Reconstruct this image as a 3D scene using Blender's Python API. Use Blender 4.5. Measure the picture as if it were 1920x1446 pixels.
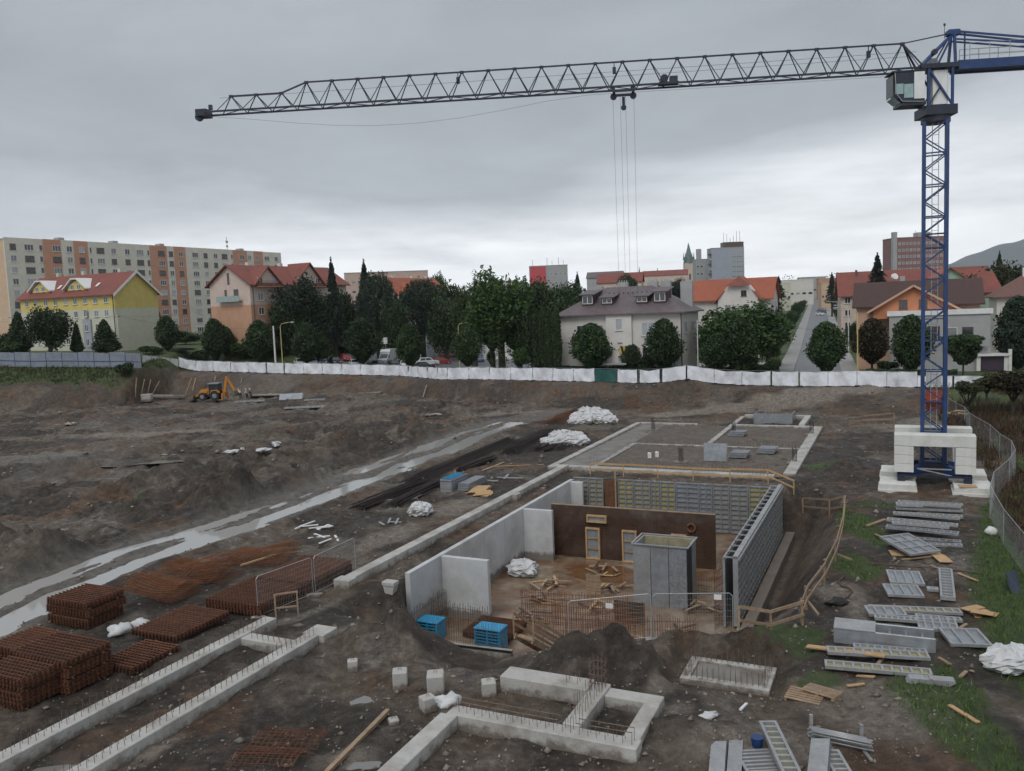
import bpy, bmesh, math, random
import numpy as np
from mathutils import Matrix, Vector
for _o in list(bpy.data.objects): bpy.data.objects.remove(_o)
SC = bpy.context.scene
COL = SC.collection
rnd = random.Random(7)
RAD = math.radians

# ------------------------------------------------------------------ camera
F_PX = 1572.0; CAM_H = 14.0
ROLL = RAD(2.3); PITCH = math.atan(148 * math.cos(ROLL) / F_PX)
_F = np.array([0, math.cos(PITCH), -math.sin(PITCH)])
_R0 = np.array([1.0, 0, 0]); _U0 = np.array([0, math.sin(PITCH), math.cos(PITCH)])
_R = _R0 * math.cos(ROLL) - _U0 * math.sin(ROLL)
_U = _U0 * math.cos(ROLL) + _R0 * math.sin(ROLL)
_C = np.array([0, 0, CAM_H])
cam_d = bpy.data.cameras.new('camera'); cam = bpy.data.objects.new('camera', cam_d); COL.objects.link(cam)
cam_d.sensor_width = 36.0; cam_d.lens = 36.0 * F_PX / 1920.0
cam_d.clip_start = 0.3; cam_d.clip_end = 9000
_m = Matrix.Identity(4)
for _i in range(3):
    _m[_i][0] = _R[_i]; _m[_i][1] = _U[_i]; _m[_i][2] = -_F[_i]; _m[_i][3] = _C[_i]
cam.matrix_world = _m
SC.camera = cam

# ------------------------------------------------------------------ world (overcast sky), sun, exposure
SUN_EL, SUN_AZ = RAD(52), RAD(205)          # behind the camera, slightly to the left
W = bpy.data.worlds.new('World'); SC.world = W; W.use_nodes = True
nt = W.node_tree; nt.nodes.clear(); N = nt.nodes.new; L = nt.links.new
def wmath(op, a, b=None, clamp=False):
    n = N('ShaderNodeMath'); n.operation = op; n.use_clamp = clamp
    for i, v in enumerate((a, b)):
        if v is None: continue
        if isinstance(v, (int, float)): n.inputs[i].default_value = v
        else: L(v, n.inputs[i])
    return n.outputs[0]
tc = N('ShaderNodeTexCoord'); sp = N('ShaderNodeSeparateXYZ'); L(tc.outputs['Generated'], sp.inputs[0])
zc = wmath('MAXIMUM', sp.outputs[2], 0.0)
den = wmath('ADD', zc, 0.10)
cx = wmath('DIVIDE', sp.outputs[0], den); cy = wmath('DIVIDE', sp.outputs[1], den)
cb = N('ShaderNodeCombineXYZ'); L(cx, cb.inputs[0]); L(cy, cb.inputs[1]); cb.inputs[2].default_value = 3.1
def wnoise(scale, detail, rough, off):
    m = N('ShaderNodeMapping'); m.inputs['Location'].default_value = off
    L(cb.outputs[0], m.inputs[0])
    n = N('ShaderNodeTexNoise'); n.inputs['Scale'].default_value = scale
    n.inputs['Detail'].default_value = detail; n.inputs['Roughness'].default_value = rough
    n.inputs['Distortion'].default_value = 0.25
    L(m.outputs[0], n.inputs['Vector']); return n.outputs['Fac']
def wramp(inp, stops):
    r = N('ShaderNodeValToRGB'); el = r.color_ramp.elements
    while len(el) < len(stops): el.new(0.5)
    for e, (p, c) in zip(el, stops):
        e.position = p; e.color = (*c, 1)
    r.color_ramp.interpolation = 'EASE' if len(stops) < 3 else 'LINEAR'
    L(inp, r.inputs[0]); return r.outputs[0]
n1 = wnoise(0.34, 7, 0.55, (2.3, 0.4, 0)); n2 = wnoise(0.95, 7, 0.6, (5.0, 1.0, 2))
# height of the cloud deck in view, wobbled so the bands are ragged
zw = wmath('ADD', zc, wmath('MULTIPLY', wmath('SUBTRACT', n1, 0.5), 0.40))
base = wramp(zw, [(0.0, (1.10, 1.14, 1.18)), (0.06, (1.0, 1.04, 1.08)), (0.115, (.68, .72, .765)), (0.185, (.395, .43, .468)), (0.28, (.365, .398, .436)), (0.45, (.445, .48, .52)), (1.0, (.62, .66, .71))])
mod = wmath('ADD', 0.37, wmath('MULTIPLY', n2, 0.62)); mod = wmath('ADD', mod, wmath('MULTIPLY', n1, 0.64))
vm = N('ShaderNodeVectorMath'); vm.operation = 'SCALE'; L(base, vm.inputs[0]); L(mod, vm.inputs['Scale'])
sky = N('ShaderNodeTexSky'); sky.sky_type = 'NISHITA'; sky.sun_disc = False
sky.sun_elevation = SUN_EL; sky.sun_rotation = SUN_AZ
mixs = N('ShaderNodeMixRGB'); mixs.inputs[0].default_value = 0.96
cs = N('ShaderNodeVectorMath'); cs.operation = 'SCALE'; L(vm.outputs[0], cs.inputs[0]); cs.inputs['Scale'].default_value = 10.0
L(sky.outputs[0], mixs.inputs[1]); L(cs.outputs[0], mixs.inputs[2])
bg = N('ShaderNodeBackground'); bg.inputs['Strength'].default_value = 0.1
L(mixs.outputs[0], bg.inputs[0]); wo = N('ShaderNodeOutputWorld'); L(bg.outputs[0], wo.inputs[0])
sd = bpy.data.lights.new('sun', 'SUN'); sd.energy = 1.3; sd.angle = RAD(30); sd.color = (1, .97, .93)
sun = bpy.data.objects.new('sun', sd); COL.objects.link(sun)
_d = Vector((math.sin(SUN_AZ) * math.cos(SUN_EL), math.cos(SUN_AZ) * math.cos(SUN_EL), math.sin(SUN_EL)))
sun.rotation_euler = _d.to_track_quat('Z', 'Y').to_euler(); sun.location = (0, -20, 60)
SC.view_settings.view_transform = 'Standard'; SC.view_settings.look = 'None'
SC.view_settings.exposure = 0.16; SC.view_settings.gamma = 1.0; SC.view_settings.use_curve_mapping = False
SC.cycles.use_denoising = True; SC.cycles.denoising_prefilter = "ACCURATE"
SC.cycles.max_bounces = 5; SC.cycles.diffuse_bounces = 2; SC.cycles.glossy_bounces = 2
SC.cycles.transmission_bounces = 3; SC.cycles.transparent_max_bounces = 6; SC.cycles.volume_bounces = 0

# ------------------------------------------------------------------ pixel -> place
def ray(px, py): return _F + _R * ((px - 960) / F_PX) - _U * ((py - 723) / F_PX)
def gp(px, py, z=0.0):
    d = ray(px, py); return Vector(_C + d * ((z - CAM_H) / d[2]))
def at(px, py, Y):
    d = ray(px, py); return Vector(_C + d * (Y / d[1]))
def proj(p):
    v = np.array(p) - _C; w = v @ _F
    return 960 + F_PX * (v @ _R) / w, 723 - F_PX * (v @ _U) / w

# ------------------------------------------------------------------ materials
MATS = {}
def mat(name, c1, c2=None, rough=.8, scale=3.0, bump=0.0, bscale=20.0, metal=0.0, stain=None, sscale=.6, samt=.5, island=0.0, spec=None, stretch=None, mud=None):
    """colour c1 mottled with c2 (noise), optional larger stains, fine bump; island = brightness spread between pieces"""
    if name in MATS: return MATS[name]
    m = bpy.data.materials.new(name); m.use_nodes = True; t = m.node_tree
    b = t.nodes['Principled BSDF']; b.inputs['Roughness'].default_value = rough; b.inputs['Metallic'].default_value = metal
    if spec is not None: b.inputs['Specular IOR Level'].default_value = spec
    c2 = c2 or tuple(x * .75 for x in c1)
    tcn = t.nodes.new('ShaderNodeTexCoord'); vec = tcn.outputs['Object']
    if stretch:
        mp = t.nodes.new('ShaderNodeMapping'); mp.inputs['Scale'].default_value = stretch
        t.links.new(vec, mp.inputs[0]); vec = mp.outputs[0]
    n = t.nodes.new('ShaderNodeTexNoise'); n.inputs['Scale'].default_value = scale; n.inputs['Detail'].default_value = 5; n.inputs['Roughness'].default_value = .6
    t.links.new(vec, n.inputs['Vector'])
    r = t.nodes.new('ShaderNodeValToRGB'); r.color_ramp.elements[0].position = .33; r.color_ramp.elements[1].position = .68
    r.color_ramp.elements[0].color = (*c2, 1); r.color_ramp.elements[1].color = (*c1, 1)
    t.links.new(n.outputs['Fac'], r.inputs[0]); col = r.outputs[0]
    if stain:
        n3 = t.nodes.new('ShaderNodeTexNoise'); n3.inputs['Scale'].default_value = sscale; n3.inputs['Detail'].default_value = 6; n3.inputs['Roughness'].default_value = .65
        t.links.new(vec, n3.inputs['Vector'])
        r3 = t.nodes.new('ShaderNodeValToRGB'); r3.color_ramp.elements[0].position = .45; r3.color_ramp.elements[1].position = .70
        r3.color_ramp.elements[0].color = (0, 0, 0, 1); r3.color_ramp.elements[1].color = (samt, samt, samt, 1)
        t.links.new(n3.outputs['Fac'], r3.inputs[0])
        mx = t.nodes.new('ShaderNodeMixRGB'); t.links.new(r3.outputs[0], mx.inputs[0]); t.links.new(col, mx.inputs[1]); mx.inputs[2].default_value = (*stain, 1)
        col = mx.outputs[0]
    if mud:                                     # splashed soil, ragged upper edge at about that height
        sx = t.nodes.new('ShaderNodeSeparateXYZ'); t.links.new(tcn.outputs['Object'], sx.inputs[0])
        n4 = t.nodes.new('ShaderNodeTexNoise'); n4.inputs['Scale'].default_value = 2.2; n4.inputs['Detail'].default_value = 7; n4.inputs['Roughness'].default_value = .7; t.links.new(tcn.outputs['Object'], n4.inputs['Vector'])
        ma = t.nodes.new('ShaderNodeMath'); ma.operation = 'MULTIPLY_ADD'; t.links.new(n4.outputs['Fac'], ma.inputs[0]); ma.inputs[1].default_value = -1.1; t.links.new(sx.outputs[2], ma.inputs[2])
        mr4 = t.nodes.new('ShaderNodeMapRange'); mr4.inputs[1].default_value = mud - .62; mr4.inputs[2].default_value = mud - .38; mr4.inputs[3].default_value = .8; mr4.inputs[4].default_value = 0; t.links.new(ma.outputs[0], mr4.inputs[0])
        mx4 = t.nodes.new('ShaderNodeMixRGB'); t.links.new(mr4.outputs[0], mx4.inputs[0]); t.links.new(col, mx4.inputs[1]); mx4.inputs[2].default_value = (.105, .078, .056, 1); col = mx4.outputs[0]
    if island:
        g = t.nodes.new('ShaderNodeNewGeometry'); ob = t.nodes.new('ShaderNodeObjectInfo')
        ad = t.nodes.new('ShaderNodeMath'); ad.operation = 'ADD'; t.links.new(g.outputs['Random Per Island'], ad.inputs[0]); t.links.new(ob.outputs['Random'], ad.inputs[1])
        mr = t.nodes.new('ShaderNodeMapRange'); mr.inputs[1].default_value = 0; mr.inputs[2].default_value = 2
        mr.inputs[3].default_value = 1 - island; mr.inputs[4].default_value = 1 + island
        t.links.new(ad.outputs[0], mr.inputs[0])
        vs = t.nodes.new('ShaderNodeVectorMath'); vs.operation = 'SCALE'; t.links.new(col, vs.inputs[0]); t.links.new(mr.outputs[0], vs.inputs['Scale']); col = vs.outputs[0]
    t.links.new(col, b.inputs['Base Color'])
    if bump:
        n2 = t.nodes.new('ShaderNodeTexNoise'); n2.inputs['Scale'].default_value = bscale; n2.inputs['Detail'].default_value = 4
        t.links.new(vec, n2.inputs['Vector'])
        bp = t.nodes.new('ShaderNodeBump'); bp.inputs['Strength'].default_value = bump; bp.inputs['Distance'].default_value = .05
        t.links.new(n2.outputs['Fac'], bp.inputs['Height']); t.links.new(bp.outputs[0], b.inputs['Normal'])
    MATS[name] = m; return m
def srgb(r, g, b):
    f = lambda c: (c / 255 / 12.92) if c / 255 <= .04045 else ((c / 255 + .055) / 1.055) ** 2.4
    return (f(r), f(g), f(b))

# ------------------------------------------------------------------ mesh builder
class MB:
    def __init__(s): s.v = []; s.f = []
    def add(s, vs, fs):
        k = len(s.v); s.v += [tuple(p) for p in vs]; s.f += [tuple(i + k for i in f) for f in fs]; return s
    def box(s, x0, x1, y0, y1, z0, z1):
        return s.add([(x0, y0, z0), (x1, y0, z0), (x1, y1, z0), (x0, y1, z0), (x0, y0, z1), (x1, y0, z1), (x1, y1, z1), (x0, y1, z1)],
                     [(3, 2, 1, 0), (4, 5, 6, 7), (0, 1, 5, 4), (1, 2, 6, 5), (2, 3, 7, 6), (3, 0, 4, 7)])
    def cbox(s, x0, x1, y0, y1, z0, z1, c=.03):
        """box with chamfered edges all round the top and the uprights"""
        p = lambda i: [(x0 + i + c, y0 + i), (x1 - i - c, y0 + i), (x1 - i, y0 + i + c), (x1 - i, y1 - i - c), (x1 - i - c, y1 - i), (x0 + i + c, y1 - i), (x0 + i, y1 - i - c), (x0 + i, y0 + i + c)]
        vs = [(a, b, z0) for a, b in p(0)] + [(a, b, z1 - c) for a, b in p(0)] + [(a, b, z1) for a, b in p(c)]
        fs = [tuple(range(7, -1, -1)), tuple(range(16, 24))]
        for r in (0, 8):
            for i in range(8): fs.append((r + i, r + (i + 1) % 8, r + 8 + (i + 1) % 8, r + 8 + i))
        return s.add(vs, fs)
    def bar(s, p, q, w, h=None, up=(0, 0, 1)):
        """rectangular bar from p to q: w across, h along 'up'"""
        h = h or w; p = Vector(p); q = Vector(q); d = (q - p).normalized(); up = Vector(up)
        if abs(d.dot(up)) > .98: up = Vector((0, 1, 0)) if abs(d.y) < .9 else Vector((1, 0, 0))
        a = d.cross(up).normalized() * (w / 2); b = a.cross(d).normalized() * (h / 2)
        vs = [p - a - b, p + a - b, p + a + b, p - a + b, q - a - b, q + a - b, q + a + b, q - a + b]
        return s.add(vs, [(3, 2, 1, 0), (4, 5, 6, 7), (0, 1, 5, 4), (1, 2, 6, 5), (2, 3, 7, 6), (3, 0, 4, 7)])
    def tube(s, p, q, r, n=6, r2=None):
        p = Vector(p); q = Vector(q); d = (q - p).normalized(); r2 = r if r2 is None else r2
        a = d.orthogonal().normalized(); b = d.cross(a)
        vs = []
        for o, rr in ((p, r), (q, r2)):
            for i in range(n):
                t = 2 * math.pi * i / n; vs.append(o + (a * math.cos(t) + b * math.sin(t)) * rr)
        fs = [tuple(range(n - 1, -1, -1)), tuple(range(n, 2 * n))] + [(i, (i + 1) % n, n + (i + 1) % n, n + i) for i in range(n)]
        return s.add(vs, fs)
    def path(s, pts, r, n=6):
        for a, b in zip(pts[:-1], pts[1:]): s.tube(a, b, r, n)
        return s
    def prism(s, poly, y0, y1):
        """polygon in (x,z) extruded along y"""
        n = len(poly); vs = [(x, y0, z) for x, z in poly] + [(x, y1, z) for x, z in poly]
        return s.add(vs, [tuple(range(n)), tuple(range(2 * n - 1, n - 1, -1))] + [(i, n + i, n + (i + 1) % n, (i + 1) % n) for i in range(n)])
    def xprism(s, poly, x0, x1):
        """polygon in (y,z) extruded along x"""
        n = len(poly); vs = [(x0, y, z) for y, z in poly] + [(x1, y, z) for y, z in poly]
        return s.add(vs, [tuple(range(n - 1, -1, -1)), tuple(range(n, 2 * n))] + [(i, (i + 1) % n, n + (i + 1) % n, n + i) for i in range(n)])
    def zprism(s, poly, z0, z1):
        n = len(poly); vs = [(x, y, z0) for x, y in poly] + [(x, y, z1) for x, y in poly]
        return s.add(vs, [tuple(range(n - 1, -1, -1)), tuple(range(n, 2 * n))] + [(i, (i + 1) % n, n + (i + 1) % n, n + i) for i in range(n)])
    def grid(s, fn, nu, nv):
        vs = [fn(i / nu, j / nv) for j in range(nv + 1) for i in range(nu + 1)]
        fs = [(j * (nu + 1) + i, j * (nu + 1) + i + 1, (j + 1) * (nu + 1) + i + 1, (j + 1) * (nu + 1) + i) for j in range(nv) for i in range(nu)]
        return s.add(vs, fs)
    def blob(s, c, r, n=10, m=7, rough=.12, seed=0, flat=None):
        """lumpy closed ball; flat clips it at that z"""
        q = random.Random(seed); c = Vector(c); r = r if isinstance(r, (tuple, list)) else (r, r, r)
        ph = [q.uniform(0, 6.28) for _ in range(8)]
        def P(i, j):
            th = 2 * math.pi * i / n; fi = math.pi * j / m
            k = 1 + rough * (math.sin(3 * th + ph[0] + 2 * fi) + .7 * math.sin(5 * th + ph[1] - 3 * fi) + .6 * math.sin(4 * fi + ph[2] + 2 * th))
            p = Vector((r[0] * math.sin(fi) * math.cos(th) * k, r[1] * math.sin(fi) * math.sin(th) * k, r[2] * math.cos(fi) * k)) + c
            if flat is not None and p.z < flat: p.z = flat
            return p
        vs = [P(0, 0)] + [P(i, j) for j in range(1, m) for i in range(n)] + [P(0, m)]
        fs = [(0, 1 + i, 1 + (i + 1) % n) for i in range(n)]
        for j in range(m - 2):
            for i in range(n):
                a = 1 + j * n + i; b = 1 + j * n + (i + 1) % n; fs.append((a, a + n, b + n, b))
        k = 1 + (m - 2) * n; fs += [(k + i, len(vs) - 1, k + (i + 1) % n) for i in range(n)]
        return s.add(vs, fs)
    def mesh(s, name, m=None, smooth=False):
        me = bpy.data.meshes.new(name); me.from_pydata(s.v, [], s.f)
        if m: me.materials.append(m)
        if smooth: me.polygons.foreach_set('use_smooth', [True] * len(me.polygons))
        me.update(); return me
def link(name, me, parent=None, M=None):
    o = bpy.data.objects.new(name, me); COL.objects.link(o)
    if parent: o.parent = parent
    if M is not None: o.matrix_basis = M
    return o
def part(name, mb, m, parent, M=None, smooth=False, label=None, kind=None):
    o = link(name, mb.mesh(name, m, smooth) if isinstance(mb, MB) else mb, parent, M)
    if label: o['label'] = label
    if kind: o['kind'] = kind
    return o
def tag(o, label=None, cat=None, group=None, kind=None):
    if label: o['label'] = label
    if cat: o['category'] = cat
    if group: o['group'] = group
    if kind: o['kind'] = kind
    return o
def thing(name, label, cat, loc=(0, 0, 0), rz=0.0, group=None, rot=None):
    o = bpy.data.objects.new(name, None); COL.objects.link(o); o.empty_display_size = .3
    o.location = loc; o.rotation_euler = rot if rot else (0, 0, rz)
    return tag(o, label, cat, group)
def one(name, mb, m, label, cat, loc=(0, 0, 0), rz=0.0, group=None, smooth=False, rot=None):
    o = link(name, mb.mesh(name, m, smooth) if isinstance(mb, MB) else mb); o.location = loc; o.rotation_euler = rot if rot else (0, 0, rz)
    return tag(o, label, cat, group)
def struct(name, mb, m, smooth=False, loc=(0, 0, 0)):
    o = link(name, mb.mesh(name, m, smooth) if isinstance(mb, MB) else mb); o.location = loc; o['kind'] = 'structure'; return o
def copy_tree(o, parent=None):
    c = o.copy(); COL.objects.link(c); c.parent = parent
    for ch in list(o.children): copy_tree(ch, c)
    return c
def T(x=0, y=0, z=0): return Matrix.Translation((x, y, z))
def RZ(a): return Matrix.Rotation(a, 4, 'Z')
def RX(a): return Matrix.Rotation(a, 4, 'X')
def RY(a): return Matrix.Rotation(a, 4, 'Y')
def SCL(x, y, z): return Matrix.Diagonal((x, y, z, 1))
# ------------------------------------------------------------------ site axes: s to the right, t away, turned 25 degrees
SITE = -RAD(25); _O = Vector((-5.76, 42.88, 0))
_b = Vector((math.cos(SITE), math.sin(SITE), 0)); _a = Vector((-math.sin(SITE), math.cos(SITE), 0))
def S(s, t, z=0.0): return _O + _b * s + _a * t + Vector((0, 0, z))
def st(px, py, z=0.0):
    d = gp(px, py, z) - _O; return d.dot(_b), d.dot(_a)

# ------------------------------------------------------------------ noise and polygon tools on arrays
def vnoise(x, y, seed=0):
    xi = np.floor(x).astype(np.int64); yi = np.floor(y).astype(np.int64); xf = x - xi; yf = y - yi
    def h(a, b):
        k = (a * 374761393 + b * 668265263 + seed * 1442695041) & 0x7fffffff
        k = ((k ^ (k >> 13)) * 1274126177) & 0x7fffffff
        return ((k ^ (k >> 16)) & 0xffff) / 65535.0
    u = xf * xf * (3 - 2 * xf); v = yf * yf * (3 - 2 * yf)
    return (h(xi, yi) * (1 - u) + h(xi + 1, yi) * u) * (1 - v) + (h(xi, yi + 1) * (1 - u) + h(xi + 1, yi + 1) * u) * v
def fbm(x, y, o=4, seed=0):
    r = np.zeros_like(x, dtype=float); a = .5; tot = 0
    for i in range(o):
        r += a * vnoise(x * 2 ** i + 17.3 * i, y * 2 ** i - 9.1 * i, seed + i); tot += a; a *= .5
    return r / tot - .5
def sstep(t): t = np.clip(t, 0, 1); return t * t * (3 - 2 * t)
def segdist(X, Y, pts, closed=False):
    """distance to a polyline, length along it, signed side"""
    best = np.full(X.shape, 1e9); along = np.zeros(X.shape); side = np.zeros(X.shape); acc = 0.0
    n = len(pts)
    for i in range(n if closed else n - 1):
        ax, ay = pts[i][0], pts[i][1]; bx, by = pts[(i + 1) % n][0], pts[(i + 1) % n][1]
        dx, dy = bx - ax, by - ay; l2 = dx * dx + dy * dy + 1e-9; l = math.sqrt(l2)
        t = np.clip(((X - ax) * dx + (Y - ay) * dy) / l2, 0, 1)
        d = np.hypot(X - ax - t * dx, Y - ay - t * dy)
        m = d < best
        best = np.where(m, d, best); along = np.where(m, acc + t * l, along)
        side = np.where(m, np.sign(dx * (Y - ay) - dy * (X - ax)), side); acc += l
    return best, along, side
def inpoly(X, Y, pts):
    r = np.zeros(X.shape, bool); n = len(pts); j = n - 1
    for i in range(n):
        xi, yi = pts[i][0], pts[i][1]; xj, yj = pts[j][0], pts[j][1]
        r ^= ((yi > Y) != (yj > Y)) & (X < (xj - xi) * (Y - yi) / (yj - yi + 1e-12) + xi); j = i
    return r

# ------------------------------------------------------------------ where the land lies
FENCE = [at(*q) for q in [(-300, 690, 155), (0, 688, 151), (265, 690, 147), (340, 695, 160), (500, 700, 155), (750, 705, 150), (830, 713, 137), (880, 712, 133), (1000, 714, 127), (1240, 720, 118), (1500, 725, 110), (1720, 727, 104), (1920, 730, 98)]]
_fx = np.array([p.x for p in FENCE]); _fy = np.array([p.y for p in FENCE]); _fz = np.array([p.z for p in FENCE])
TOP = [S(-.42, 24.9), S(-.42, -.4), gp(748, 1168), gp(800, 1254), gp(960, 1272), gp(1040, 1218), gp(1100, 1200), gp(1230, 1206), gp(1380, 1199), gp(1500, 1150), gp(1530, 1090), gp(1566, 1020), gp(1578, 935), gp(1510, 897), S(15.3, 26.2), S(2, 26.0)]
FLOOR = [S(-.3, 24.7), S(-.3, -.3), gp(812, 1216, -3.2), gp(962, 1236, -3.2), gp(1080, 1222, -3.2), gp(1240, 1205, -3.2), gp(1395, 1198, -3.2), S(17.0, 6.4), S(17.1, 24.9), S(15.3, 25.4)]
_h0 = st(1274, 1270, -.28)
HOLE_F = [S(_h0[0] + a, _h0[1] + b) for a, b in ((-.45, -.3), (3.5, -.3), (3.6, 2.5), (-.45, 2.5))]
HOLE_T = [S(_h0[0] + a, _h0[1] + b) for a, b in ((-.9, -1.6), (3.9, -1.6), (4.5, 1.2), (4.2, 3.0), (1.8, 3.2), (-.7, 3.0), (-1.1, 1.0))]
TRACK = [gp(*q) for q in [(-160, 1235), (-60, 1180), (90, 1105), (250, 1045), (420, 990), (640, 908), (800, 848), (880, 815), (960, 790), (1080, 770)]]
RUTS = [[gp(*q) for q in L_] for L_ in ([(-40, 850), (250, 815), (500, 800), (760, 772), (1000, 756), (1300, 757), (1560, 775), (1640, 840)], [(1640, 840), (1640, 930), (1612, 1010), (1590, 1110), (1545, 1300), (1430, 1440)], [(880, 775), (960, 800), (1010, 790)], [(560, 1350), (700, 1240), (640, 1150)], [(-40, 905), (150, 850), (330, 800)], [(1180, 1420), (1300, 1330), (1480, 1200)])]
MOUNDS = []                                       # centre, half sizes, turn, height
for px, py, rx, ry, an, h in [
        (85, 1062, 4.2, 3.0, .1, 2.0), (10, 1060, 2.8, 2.4, .3, 1.3),
        (470, 945, 4.6, 3.6, .35, 2.5), (590, 905, 3.6, 3.2, .3, 1.9), (370, 940, 4.0, 3.0, .2, 1.5), (250, 960, 4.5, 2.6, .2, 1.0),
        (700, 842, 4.0, 3.2, .3, 1.7), (775, 825, 3.6, 3.4, .3, 1.6), (620, 850, 6.0, 3.0, .4, 1.5), (520, 872, 7.0, 3.0, .4, 1.4), (400, 895, 8.0, 3.2, .35, 1.5), (270, 920, 8.0, 3.2, .3, 1.2),
        (120, 880, 9.0, 3.0, .1, 1.3), (40, 925, 6.0, 3.0, .1, .9), (300, 850, 12, 2.6, .2, .9), (560, 815, 10, 3.0, .3, 1.0), (700, 790, 8, 3.0, .3, 1.0), (830, 775, 6, 3.0, .2, .9), (200, 815, 12, 2.5, .1, .6),
        (1175, 1248, 3.4, 1.3, -.25, .95), (1095, 1240, 1.8, 1.1, -.1, .7), (1330, 1212, 2.6, .9, -.35, .75), (1425, 1212, 1.3, .9, -.3, .6),
        (700, 1205, 2.4, 1.8, .2, .75), (760, 1205, 1.3, 1.5, .2, .8), (600, 1250, 1.8, 1.0, .3, .35), (530, 1300, 2.0, 1.0, .3, .3), (1290, 1385, 2.2, 1.4, 0, .6),
        (1440, 742, 5, 2.5, 0, 1.1), (1330, 748, 8, 2, 0, .7), (1560, 800, 2.5, 2, 0, .8), (1590, 885, 2.2, 3, 0, .7), (1230, 757, 8, 3, 0, .5), (1000, 762, 8, 3, 0, .6), (600, 760, 9, 3, 0, .5), (1640, 752, 2.6, 1.6, 0, 1.0)]:
    MOUNDS.append((gp(px, py), rx, ry, an, h * (.8 if py > 780 and px < 900 and py < 1100 else 1.1)))
DIPS = [(gp(698, 1128), 1.5, 1.2, 1.6), (gp(735, 1142), 1.0, 1.0, 1.2), (gp(1650, 792), 3.0, 1.6, .9), (gp(1240, 775), 4.5, 2.2, .7), (gp(675, 1302), 1.3, .5, .3), (gp(690, 1425), .9, .5, .25), (gp(105, 1436), 1.3, .8, .3), (gp(300, 815), 5, 1.2, .3), (gp(455, 788), 8, 2.6, .28), (gp(142, 992), 2.0, .9, .25), (gp(60, 860), 5, 1.6, .25), (gp(1650, 748), 2.0, 1.2, .6), (gp(200, 805), 9, 2.0, .2), (gp(230, 873), 4, 1.4, .25)]
_zbx = np.array([-400, -150, -83, -56, -38, -20, 0, 60, 400.]); _zbz = np.array([9.5, 9.5, 8.3, 7.6, 5.4, 3.0, 2.3, 2.3, 2.3])
def RISE(X, Y): return np.clip(Y - 175, 0, 900) * .0165 * sstep((X + 25) / 40)          # the streets beyond climb gently
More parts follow.
